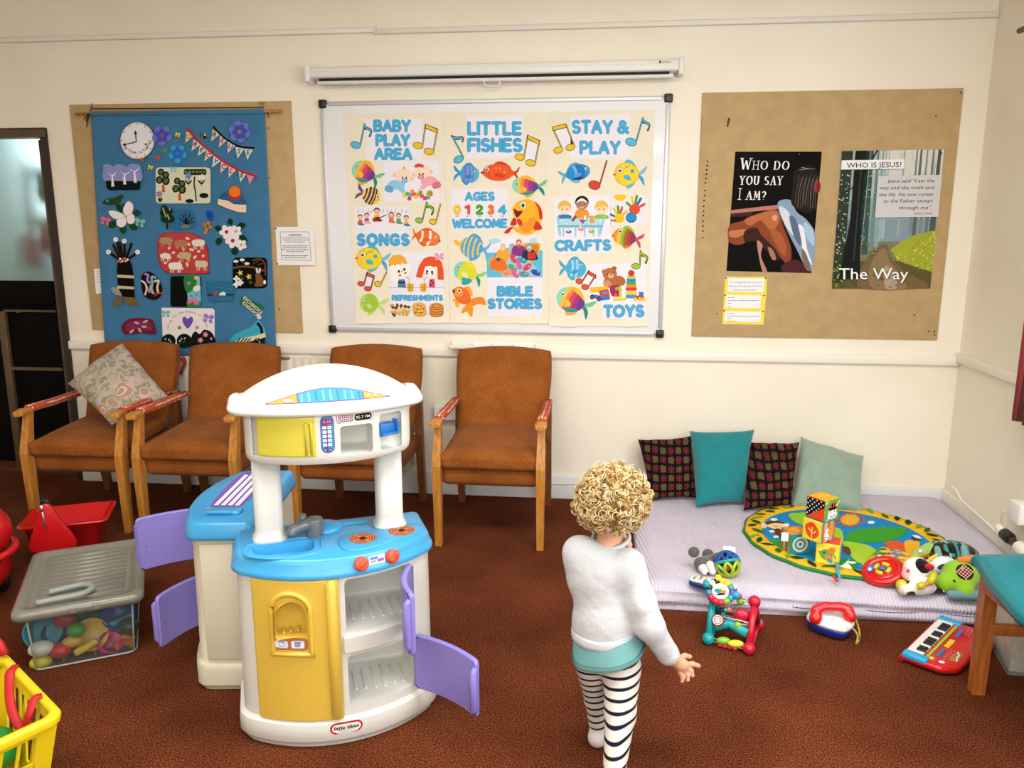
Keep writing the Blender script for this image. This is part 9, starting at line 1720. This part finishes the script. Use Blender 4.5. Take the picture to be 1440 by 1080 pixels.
# ---------------------------------------------------------------- red toys behind the crate and at the edge
t = thing('toy_wheelbarrow', 'red plastic toy barrow tub with upright bracket behind the clear crate', 'toy barrow', (-.86, -1.1, 0)); qa, qb = Vector((-1.02, -1.25, 0)), Vector((-.706, -1.11, 0)); bu = (qb-qa).normalized(); bv = Vector((-bu.y, bu.x, 0)); TB = Matrix(((bu.x, bv.x, 0, qa.x), (bu.y, bv.y, 0, qa.y), (0, 0, 1, 0), (0, 0, 0, 1)))
rg = lambda i, z: [TB @ Vector((x, y, z)) for x, y in rrect(i, i*.8, .345-i, .27-i*.8, .03, 4)]
b = B(); b.ring_surface([rg(.06, .01), rg(.055, .02), rg(.012, .19), rg(-.008, .196), rg(-.008, .205), rg(.012, .206), rg(.06, .05), rg(.07, .045)]); b.build('tub', RED, t)
up0 = Vector(at_y(70, 772, -1.29)); b = B(); pr = [(-.075, -.03), (-.04, .1), (-.022, .16), (0, .178), (.022, .16), (.05, .1), (.1, -.03)]; XB = Matrix(((bu.x, 0, -bv.x, 0), (bu.y, 0, -bv.y, 0), (0, 1, 0, 0), (0, 0, 0, 1))); b.prism(spline(pr, 4), -.014, .014, bev=.006, T=Matrix.Translation((-.845, -1.285, .165)) @ XB, smooth=True); b.build('bracket', RED, t)
b = B(); p = Vector((-.853, -1.302, .33)); b.cyl(p, p+Vector((.012, -.004, -.095)), .004, n=8); b.cyl(p+Vector((0, 0, .008)), p+Vector((.003, -.001, -.02)), .008, .005, n=10); b.build('metal_pin', mat('bright_steel', '#d0ccc8', .25, .8), t); b = B(); b.ell(Vector((-.848, -1.28, .348)), (.02, .014, .012), 14, 8); b.build('black_cap', BLACKP, t)
t = thing('ride_on_toy', 'glossy red plastic ride on toy cut off by the left edge', 'ride-on toy', (-1.12, -1.55, 0)); b = B(); blob(b, [('e', (-1.08, -1.56, .3), (.25, .2, .14)), ('e', (-1.05, -1.55, .15), (.19, .17, .13))], .02, .008); b.build('body', RED, t); b = B(); b.tube([Vector((-1.065+.235*math.cos(a), -1.555+.19*math.sin(a), .225)) for a in (2*PI*k/50 for k in range(50))], .016, 10, closed=True); b.build('rim', RED, t)
for dx, dy in ((.1, -.12), (.1, .12), (-.12, -.12), (-.12, .12)): b = B(); b.cyl((-1.08+dx, -1.55+dy-.015, .045), (-1.08+dx, -1.55+dy+.015, .045), .045, n=20, bev=.008); b.build('wheel', BLACKP, t)
# ---------------------------------------------------------------- yellow shopping trolley basket at the lower left
YB_ = mat('bright_yellow_plastic', '#e8cb1c', .28, spec=.5); bc_ = Vector((.10, -2.53, 0)); e1 = Vector((-.82, .57, 0)).normalized(); e2 = Vector((-.5, -.866, 0)).normalized(); LA, LB_, ZR = .44, .34, .25
t = thing('toy_basket', 'yellow lattice toy shopping basket with red straps, cut off at the lower left corner', 'toy basket', tuple(bc_+e1*.2+e2*.17)); bp = lambda a, c, z: bc_+e1*(a+(.05 if a < LA/2 else -.05)*(1-z/ZR))+e2*(c+(.04 if c < LB_/2 else -.04)*(1-z/ZR))+Vector((0, 0, z))
cor = [(.0, .0), (LA, .0), (LA, LB_), (.0, LB_)]
def loop(z, g=0, r=.035): return [bp(x, y, z) for x, y in rrect(-g, -g, LA+g, LB_+g, r, 5)]
b = B(); b.ring_surface([[p+Vector((0, 0, dz)) for p in loop(ZR, g)] for g, dz in ((.012, -.022), (.014, -.006), (.01, .002), (-.004, .003), (-.01, -.004), (-.008, -.03))]+[[p+Vector((0, 0, -.022)) for p in loop(ZR, .012)]], True, False); b.build('rim', YB_, t)
for i, ((a0, c0), (a1, c1)) in enumerate(zip(cor, cor[1:]+cor[:1])):      # lattice walls
    b = B(); n = 8; nrm = (e2 if i == 0 else e1 if i == 1 else -e2 if i == 2 else -e1)
    wp_ = lambda s, z: bp(a0+(a1-a0)*s, c0+(c1-c0)*s, z)
    def bar(s0, s1, z0, z1): P_ = [wp_(s0, z0), wp_(s1, z0), wp_(s1, z1), wp_(s0, z1)]; b.add([tuple(p) for p in P_]+[tuple(p+nrm*.006) for p in P_], [[0, 1, 2, 3], [7, 6, 5, 4], [0, 4, 5, 1], [1, 5, 6, 2], [2, 6, 7, 3], [3, 7, 4, 0]])
    for s0, s1 in ((0, .14), (.86, 1)): bar(s0, s1, 0, ZR)
    for z0, z1 in ((0, .045), (.118, .134), (.212, ZR)): bar(.13, .87, z0, z1)
    for k in range(1, 6): bar(.14+k*.12-.012, .14+k*.12+.012, .04, .215)
    b.build('lattice_side', YB_, t)
b = B(); b.add([tuple(p) for p in loop(.004)]+[tuple(p) for p in loop(.012)], [list(range(24)), list(range(24, 48))]); b.build('basket_floor', YB_, t)
STR = mat('red_strap', '#b8161c', .6)
for pts in (((22, 936), (14, 945), (13, 960), (14, 985), (20, 1008), (31, 1027)), ((59, 978), (48, 982), (42, 1000), (37, 1015), (34, 1029))):
    q_ = [Vector(at_z(*p, ZR+.006-.02*max(0, k-1)**1.2)) for k, p in enumerate(pts)]; b = B(); b.tube(spline(q_, 5, False), .012, 8, squash=.35); b.build('strap', STR, t)
b = B(); b.tube([Vector(at_z(-14, 890, .31)), Vector(at_z(0, 907, .29)), Vector(at_z(7, 921, .262))], .012, 10); b.build('handle', STR, t)
b = B(); blob(b, [('e', tuple(bc_+e1*.27+e2*.13+Vector((0, 0, .076))), (.1, .1, .056)), ('e', tuple(bc_+e1*.16+e2*.2+Vector((0, 0, .07))), (.09, .08, .05))], .03, .006); o = b.build('toy_bag', mat('green_toy_fabric', '#1f9a3a', .5)); tag(o, 'bright green soft toy piece lying inside the yellow basket', 'toy')
